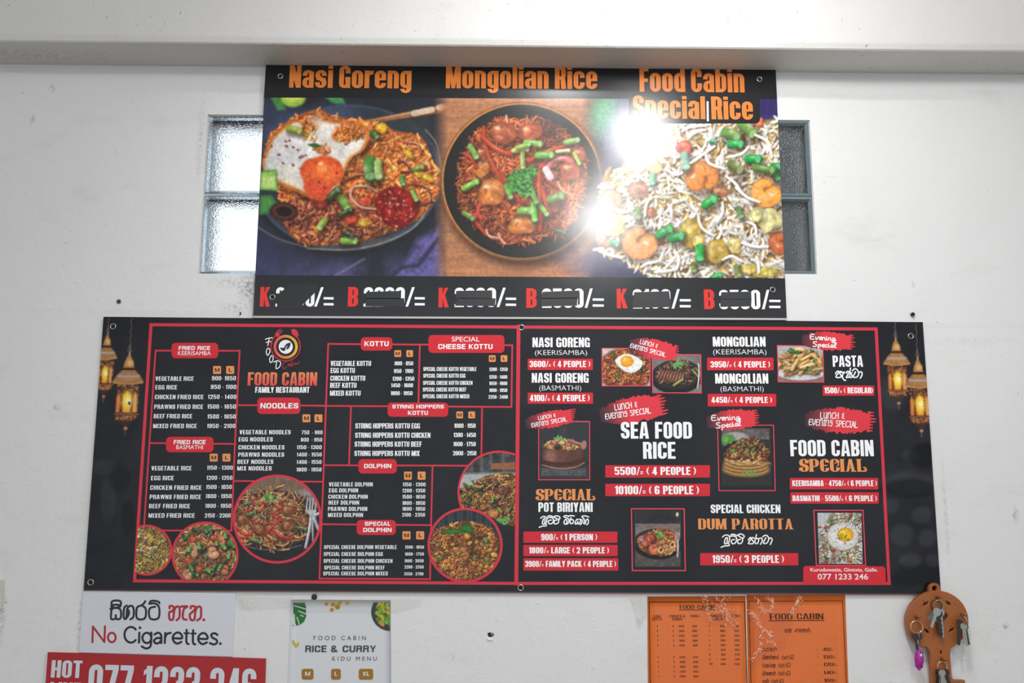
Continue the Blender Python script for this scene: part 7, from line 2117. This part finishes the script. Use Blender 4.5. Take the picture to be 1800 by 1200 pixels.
# left peg: brass ring, clasp, small keys and a purple rubber figure
o, c = bunch(pegs[0], 0, 'split ring with small keys and a purple rubber charm, on the left peg')
rc = kx(607, 662, KF - 0.012)
MB().ring(rc, 0.0125, 0.0011).build('split_ring', M_BRASS, o, True)
b0 = kx(612, 722, KF - 0.011)
MB().tube([b0, kx(600, 745, KF - 0.011), kx(606, 790, KF - 0.011), kx(630, 790, KF - 0.011), kx(634, 745, KF - 0.011), b0], 0.0014, 8).build('clasp', M_KEY, o, True)
key_shape(kx(598, 725, KF - 0.013), 0.06, 0.040, M_KEYD, o, 0.0065)
key_shape(kx(640, 725, KF - 0.010), -0.28, 0.032, M_KEYD, o, 0.0062)
MB().tube([kx(620, 790, KF - 0.012), kx(622, 830, KF - 0.012), kx(624, 885, KF - 0.012)], 0.0012, 6).build('chain', M_KEY, o, True)
mb = MB()
f0 = []
for i in range(15):
    t = i / 14
    r = 0.0092 * math.sin(math.pi * (0.12 + 0.8 * t)) ** 0.6
    f0.append((kx(624 + 6 * math.sin(3 * t), 885 + 178 * t, KF - 0.013), r))
mb.tube([p_ for p_, _ in f0], [r for _, r in f0], 14)
for (a, b, r) in ((654, 905, .0032), (652, 1040, .0036), (630, 1062, .0036), (600, 1030, .003), (658, 985, .0028)):
    q_ = kx(a, b, KF - 0.015); mb.ball(q_, r, r, r, 10, 7)
ch = mb.build('rubber_charm', M_PURPLE, o, True, 'purple rubber charm with one white eye')
q_ = kx(650, 934, KF - 0.021)
MB().ball(q_, 0.0024, 0.0018, 0.003, 10, 7).build('charm_eye', plain('white_eye', (230, 226, 230), 0.4), ch, True)
# middle peg
o, c = bunch(pegs[1], 0, 'steel ring with three flat keys hanging in front of the eye-shaped hole')
MB().ring(kx(820, 452, KF - 0.014), 0.0098, 0.0010, (0.25, 1, 0.1)).build('split_ring', M_KEY, o, True)
MB().ring(kx(795, 455, KF - 0.010), 0.0105, 0.0009, (0.7, 1, 0.0)).build('split_ring', M_KEYD, o, True)
key_shape(kx(815, 485, KF - 0.017), -0.42, 0.043, M_KEY, o, 0.0082, wd=0.0036)
key_shape(kx(815, 500, KF - 0.014), 0.04, 0.055, M_KEYD, o, 0.0078, wd=0.005)
key_shape(kx(838, 490, KF - 0.012), 0.03, 0.058, M_KEY, o, 0.0072, wd=0.0024)
# right peg
o, c = bunch(pegs[2], 0, 'bunch of narrow dark and steel keys turned edge-on, on the right peg')
MB().ring(kx(1046, 600, KF - 0.015), 0.0092, 0.0010, (1, 0.6, 0)).build('split_ring', M_KEY, o, True)
key_shape(kx(1020, 590, KF - 0.017), -0.1, 0.053, M_KEYD, o, 0.0055, wd=0.0034)
key_shape(kx(1052, 630, KF - 0.019), 0.0, 0.043, M_KEY, o, 0.006, wd=0.0020)
key_shape(kx(1064, 635, KF - 0.016), 0.08, 0.045, M_KEY, o, 0.0055, wd=0.0020)
key_shape(kx(1076, 640, KF - 0.013), 0.12, 0.042, M_KEYD, o, 0.005, wd=0.0018)
# lower peg
o, c = bunch(pegs[3], 0, 'thick bunch of many keys on the lowest peg, on the shaft of the rack')
MB().ring(kx(852, 1042, KF - 0.014), 0.0098, 0.0010).build('split_ring', M_BRASS, o, True)
for i, (a, an, ln) in enumerate(((824, -0.20, 0.050), (838, -0.1, 0.056), (850, 0.0, 0.058), (864, 0.1, 0.055), (880, 0.26, 0.050), (852, -0.04, 0.062))):
    key_shape(kx(a, 1070 + 4 * (i % 2), KF - 0.012 - 0.003 * i), an, ln, M_KEY if i % 2 else M_KEYD, o, 0.0066, wd=0.0032)

# ------------------------------------------------------------------ odds and ends on the wall
def plug(px, py, r, label, name_, mat_rim, hole=True, dy=0.0012):
    c = at(px, py, 0)
    o = empty(name_, tuple(c), label, 'wall plug' if 'plug' in name_ else 'screw')
    MB().ring((c[0], c[1] - 0.0004, c[2]), r * PXM, r * PXM * 0.36, n=20).build('collar', mat_rim, o, True)
    MB().slab([(c[0] + r * 0.8 * PXM * math.cos(t), -dy * 0.5, c[2] + r * 0.8 * PXM * math.sin(t)) for t in np.linspace(0, 2 * math.pi, 13)[:-1]], 0.0006).build('hole', M_DARK, o)
    return o


plug(209, 530, 3.4, 'grey wall plug above the left end of the menu board', 'wall_plug', plain('grey_plastic', (120, 118, 114), 0.5))
c = at(1603, 553, 0)
o = empty('wall_screw', tuple(c), 'dark screw sticking out of the wall above the right end of the menu board', 'screw')
MB().tube([(c[0], 0, c[2]), (c[0], -0.006, c[2])], [0.004, 0.0045], 14).build('head', plain('dark_steel', (58, 56, 54), 0.4, 0.8), o)
MB().slab([(c[0] + 0.0022 * math.cos(t), -0.0064, c[2] + 0.0022 * math.sin(t)) for t in np.linspace(0, 2 * math.pi, 13)[:-1]], 0.0004).build('socket', M_DARK, o)
c = at(862, 1115.5, 0)
o = empty('wall_plug', tuple(c), 'broken dark plug hole with a white chip, in the bare wall under the menu board', 'wall plug')
rs = np.random.RandomState(4)
MB().slab([(c[0] + (0.0062 + rs.uniform(-.0015, .0015)) * math.cos(t), -0.0006, c[2] + (0.0058 + rs.uniform(-.0015, .0015)) * math.sin(t)) for t in np.linspace(0, 2 * math.pi, 15)[:-1]], 0.0008).build('hole', M_DARK, o)
MB().ball((c[0] + 0.003, -0.0012, c[2] + 0.0008), 0.0028, 0.002, 0.0022).build('plug', plain('grey_plug', (128, 126, 122), 0.6), o, True)
MB().ball((c[0] - 0.001, -0.0008, c[2] - 0.0085), 0.0068, 0.0016, 0.0042).build('plaster_chip', plain('fresh_plaster', (236, 236, 234), 0.8), o, True)
c = at(553, 1047.5, 0)
o = MB().ball((c[0], -0.003, c[2] - 0.001), 0.0062, 0.0046, 0.0062, 12, 8).build('rubber_bump', plain('black_rubber', (48, 46, 44), 0.6), None, True, loc=tuple(c))
tag(o, 'small dark knob under the menu board above the paper poster', 'knob')
c = at(422.5, 552.5, 0)
o = MB().tube([(c[0], 0, c[2]), (c[0] + 0.002, -0.008, c[2] + 0.003)], [0.0016, 0.0016], 8).build('nail', plain('rusty_nail', (60, 50, 44), 0.6, 0.5), None, loc=tuple(c))
o.location = o.location
tag(o, 'short dark nail in the wall just above the menu board, left of the upper sign', 'nail')
tc_ = [at(-14, 1019, -0.012), at(3.6, 1019.5, -0.012), at(1.2, 1070, -0.012), at(-14, 1070, -0.012)]
o = MB().slab(tc_, 0.0118).build('switch_box', plain('cream_plastic', (206, 204, 192), 0.5), None, loc=tuple(np.mean(tc_, 0)))
tag(o, 'cream plastic box at the left edge of the picture, level with the white notice', 'switch box')
